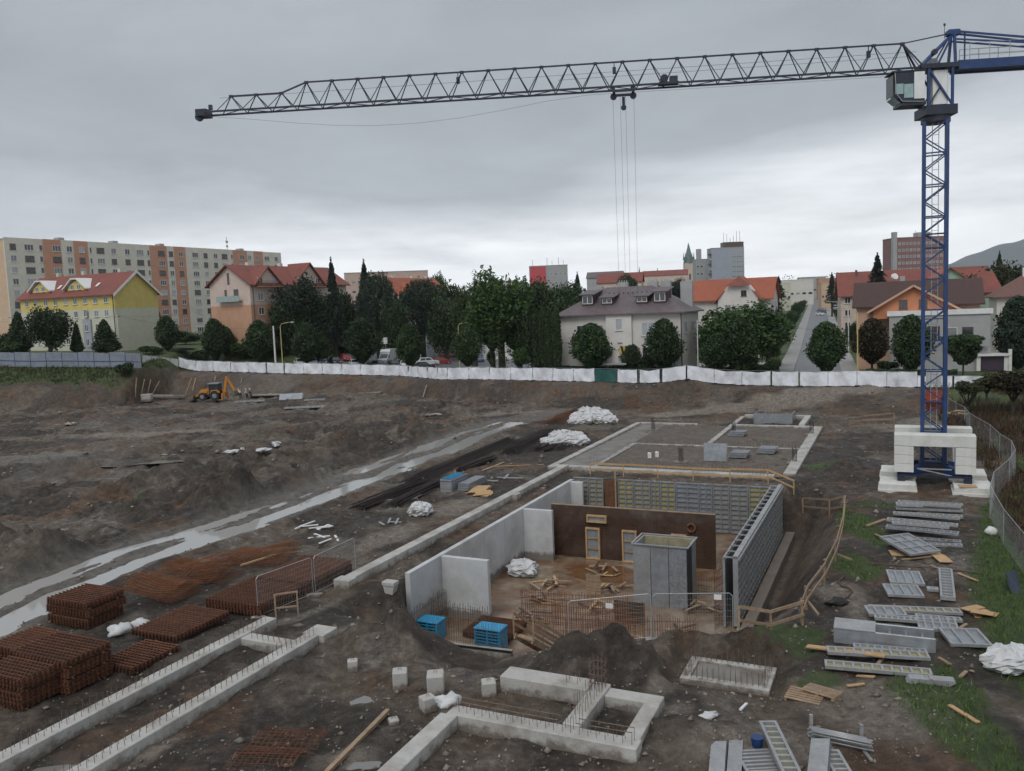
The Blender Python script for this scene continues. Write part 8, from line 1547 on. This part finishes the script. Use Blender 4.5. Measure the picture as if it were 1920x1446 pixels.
cb_ = part('cab', MB().box(3.12, 3.2, -.72, -.64, 1.0, 2.75).box(3.12, 3.2, .64, .72, 1.0, 2.75).box(4.72, 4.8, -.72, -.64, 1.0, 2.75).box(4.72, 4.8, .64, .72, 1.0, 2.75).box(3.9, 3.96, -.72, -.66, 1.0, 2.75), m_blued, o); part('cab_glass', MB().box(3.17, 4.75, -.68, .68, 1.2, 2.72), m_glass, cb_); part('cab_roof', MB().cbox(3.0, 4.95, -.85, .85, 2.751, 2.95, .05), m_galvd, cb_); part('seat', MB().box(3.9, 4.4, -.3, .3, 1.0, 1.19), m_black, cb_)
part('boom_post', MB().box(5.4, 5.75, -.35, .35, .5, 1.35), m_jcb, o); part('boom', MB().bar((5.6, 0, 1.2), (6.15, 0, 3.9), .3, .42, (1, 0, 0)), m_jcb, o); part('dipper', MB().bar((6.1, 0, 3.85), (7.5, 0, 1.4), .24, .34, (1, 0, 0)), m_jcb, o); part('hydraulic_ram', MB().tube((5.75, 0, 2.2), (6.45, 0, 3.5), .07, 6), m_galv, o); part('rear_bucket', MB().prism([(7.2, .5), (7.9, .6), (7.95, 1.1), (7.6, 1.5), (7.35, 1.4), (7.6, 1.0)], -.4, .4), m_mudm, o)
for s in (-.9, .9): part('stabiliser', MB().bar((5.55, s, 1.2), (5.6, s * 1.15, .05), .2), m_jcb, o)
part('exhaust', MB().tube((2.4, -.2, 1.9), (2.4, -.2, 2.7), .06, 6), m_black, o)
# stakes, kerb blocks and form sheets at the far bank
for px0, y0, px1, y1, lb in [(253, 742, 256, 708, 'upright pale stake at the end of the far bank'), (264, 740, 271, 711, 'leaning stake beside the concrete block'), (276, 738, 283, 712, 'second leaning stake beside the concrete block'), (283, 741, 299, 715, 'long stake slanting above the pale kerb'), (345, 744, 360, 708, 'long slanting stake left of the digger bucket'), (361, 730, 367, 709, 'short stake just behind the digger bucket'), (400, 722, 404, 706, 'thin stake behind the digger cab'), (449, 722, 454, 710, 'thin stake behind the workers'), (792, 745, 800, 722, 'lone slanting stake on the bank beyond the car park bend')]:
    a = gt(px0, y0, 110, 170); b_ = at(px1, y1, a.y + 1.6); one('timber_stake', MB().bar((0, 0, -.3), b_ - a, .16, .12), m_wood, lb, 'timber', a, 0)
a = gt(264, 752, 110, 160); one('concrete_block', MB().cbox(0, 1.7, 0, 1.2, -.2, 1.1, .04), m_conc, 'large concrete block at the far bank beside leaning stakes', 'block', a, 0); a = gt(282, 746, 110, 160); b_ = gt(346, 747, 110, 160); one('concrete_kerb', MB().bar((0, 0, .3), b_ - a + Vector((0, 0, .3)), .4, .5), m_conc, 'pale concrete kerb between the block and the digger', 'kerb', a)
a = gt(524, 750, 110, 160); o = thing('form_sheet', 'large grey form sheet propped on the mud at the far bank', 'formwork', a, .1); part('sheet_face', MB().box(0, 3.6, 0, .1, 0, 1.4), m_plate, o, RX(-.9)); part('sheet_frame', MB().box(-.1, 3.7, .101, .2, -.05, 1.5), m_galv, o, RX(-.9))
for px, py, w, lb in ((570, 753, 3.2, 'grey sheet lying flat beyond the propped form sheet'), (532, 768, 6.0, 'pale slatted panel lying in the mud of the far yard'), (438, 756, 5.0, 'long dark beam lying by the workers')):
    a = gt(px, py, 100, 160); o = thing('ground_panel', lb, 'formwork', a + Vector((0, 0, .05)), .05); part('base_sheet', MB().box(0, w, 0, 1.6, 0, .12), m_galv, o)
    for i in range(8): part('slat', MB().box(w * i / 8, w * i / 8 + .12, 0, 1.6, .121, .2), m_galv, o)
p, r = gt(470, 742, 110, 160), gt(716, 737, 110, 160); one('lean_concrete', MB().bar((0, 0, .1), r - p + Vector((0, 0, .1)), 2.2, .2), m_conc, 'long strip of lean concrete at the foot of the far bank', 'footing', p)
# ------------------------------------------------------------------ workers
m_skin = mat('skin', (.45, .27, .19), None, .6, 3); m_vest = mat('pale work jacket', (.55, .54, .46), (.45, .44, .36), .8, 4); m_jdk = mat('dark jacket', (.03, .035, .045), None, .8, 4); m_trs = mat('work trousers', (.05, .055, .07), None, .85, 4)
def skinned(name, pts, edges, m, parent):
    me = bpy.data.meshes.new(name); me.from_pydata([p[:3] for p in pts], edges, []); me.materials.append(m); o = link(name, me, parent); o.modifiers.new('skin', 'SKIN'); sv = me.skin_vertices[0].data
    for i, p in enumerate(pts): sv[i].radius = (p[3], p[3] * (p[4] if len(p) > 4 else 1))
    sv[0].use_root = True; s = o.modifiers.new('sub', 'SUBSURF'); s.levels = 1; s.render_levels = 1; return o
def person(label, p, rz, top, bend=0.0, arm=0.0):
    o = thing('person', label, 'person', p, rz, None); b = bend; hx = .55 * math.sin(b)
    hip, chest, neck, head = (0, 0, .92), (hx * .6, 0, .92 + .36 * math.cos(b)), (hx * .95, 0, .92 + .56 * math.cos(b)), (hx * 1.12 + .03, 0, .95 + .72 * math.cos(b))
    P = [(*hip, .16, .8), (*chest, .19, .7), (*neck, .065), (*head, .105, 1.1), (0, .11, .85, .10), (.04, .12, .48, .075), (0, .13, .08, .05), (.14, .13, .04, .05), (0, -.11, .85, .10), (-.05, -.13, .48, .075), (-.1, -.14, .08, .05), (.04, -.14, .04, .05)]
    sh = chest[2] + .12
    for s in (1, -1): P += [(chest[0], s * .20, sh, .07), (chest[0] + .08 + arm, s * .27, sh - .27, .055), (chest[0] + .28 + arm, s * .22, sh - .42 + arm, .042), (chest[0] + .36 + arm, s * .21, sh - .44 + arm, .045)]
    E = [(0, 1), (1, 2), (2, 3), (0, 4), (4, 5), (5, 6), (6, 7), (0, 8), (8, 9), (9, 10), (10, 11), (1, 12), (12, 13), (13, 14), (14, 15), (1, 16), (16, 17), (17, 18), (18, 19)]
    skinned('body', P, E, m_skin, o); up_ = 1.13
    skinned('jacket', [(hip[0], hip[1], hip[2] - .03, .185, .8), (*chest, .215, .72)] + [(*q_[:3], q_[3] * 1.3) for q_ in P[12:15]] + [(*q_[:3], q_[3] * 1.3) for q_ in P[16:19]], [(0, 1), (1, 2), (2, 3), (3, 4), (1, 5), (5, 6), (6, 7)], top, o)
    skinned('trousers', [(*hip, .175, .8), (*P[4][:3], .125), (*P[5][:3], .098), (*P[6][:3], .08), (*P[8][:3], .125), (*P[9][:3], .098), (*P[10][:3], .08)], [(0, 1), (1, 2), (2, 3), (0, 4), (4, 5), (5, 6)], m_trs, o)
    mb = MB().blob((head[0], 0, head[2] + .06), (.155, .13, .12), 12, 8, 0, 0, head[2] + .05); mb.tube((head[0] + .02, 0, head[2] + .045), (head[0] + .02, 0, head[2] + .06), .175, 14); part('helmet', mb, m_white, o, smooth=True); return o
a = gt(451, 747, 120, 158); person('worker in a pale jacket and helmet bending next to the digger arm', a, 2.6, m_vest, .7, .05); a = gt(463, 748, 120, 158); person('worker in a pale jacket standing upright beyond the digger', a, 2.9, m_vest, .15); a = gt(471, 748, 120, 158); person('worker in a dark jacket and white helmet facing the other two', a, 3.3, m_jdk, .2, .04)
# ------------------------------------------------------------------ misty hill and the air itself
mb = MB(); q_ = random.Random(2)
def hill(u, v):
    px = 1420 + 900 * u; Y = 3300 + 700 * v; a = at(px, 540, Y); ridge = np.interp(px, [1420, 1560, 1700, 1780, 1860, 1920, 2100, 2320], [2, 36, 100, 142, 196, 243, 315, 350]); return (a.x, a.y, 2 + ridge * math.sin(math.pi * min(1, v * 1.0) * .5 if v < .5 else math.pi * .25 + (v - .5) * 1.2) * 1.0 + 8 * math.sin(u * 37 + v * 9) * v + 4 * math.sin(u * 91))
mb.grid(hill, 90, 14); struct('hill', mb, mat('haze tinted hill', (.13, .155, .17), (.105, .125, .14), .9, .02, 0), True)  # base colour paled and blued to carry distance haze over the woods
hz_ = MB().box(-4300, 4300, -120, 4300, -6.5, 470); me = hz_.mesh('haze'); m = bpy.data.materials.new('haze'); m.use_nodes = True; t = m.node_tree; t.nodes.clear(); out = t.nodes.new('ShaderNodeOutputMaterial'); pv = t.nodes.new('ShaderNodeVolumePrincipled'); pv.inputs['Color'].default_value = (.95, .97, 1.0, 1); pv.inputs['Density'].default_value = .0001; pv.inputs['Anisotropy'].default_value = .55; t.links.new(pv.outputs[0], out.inputs['Volume']); me.materials.append(m); o = link('haze', me); o['kind'] = 'stuff'
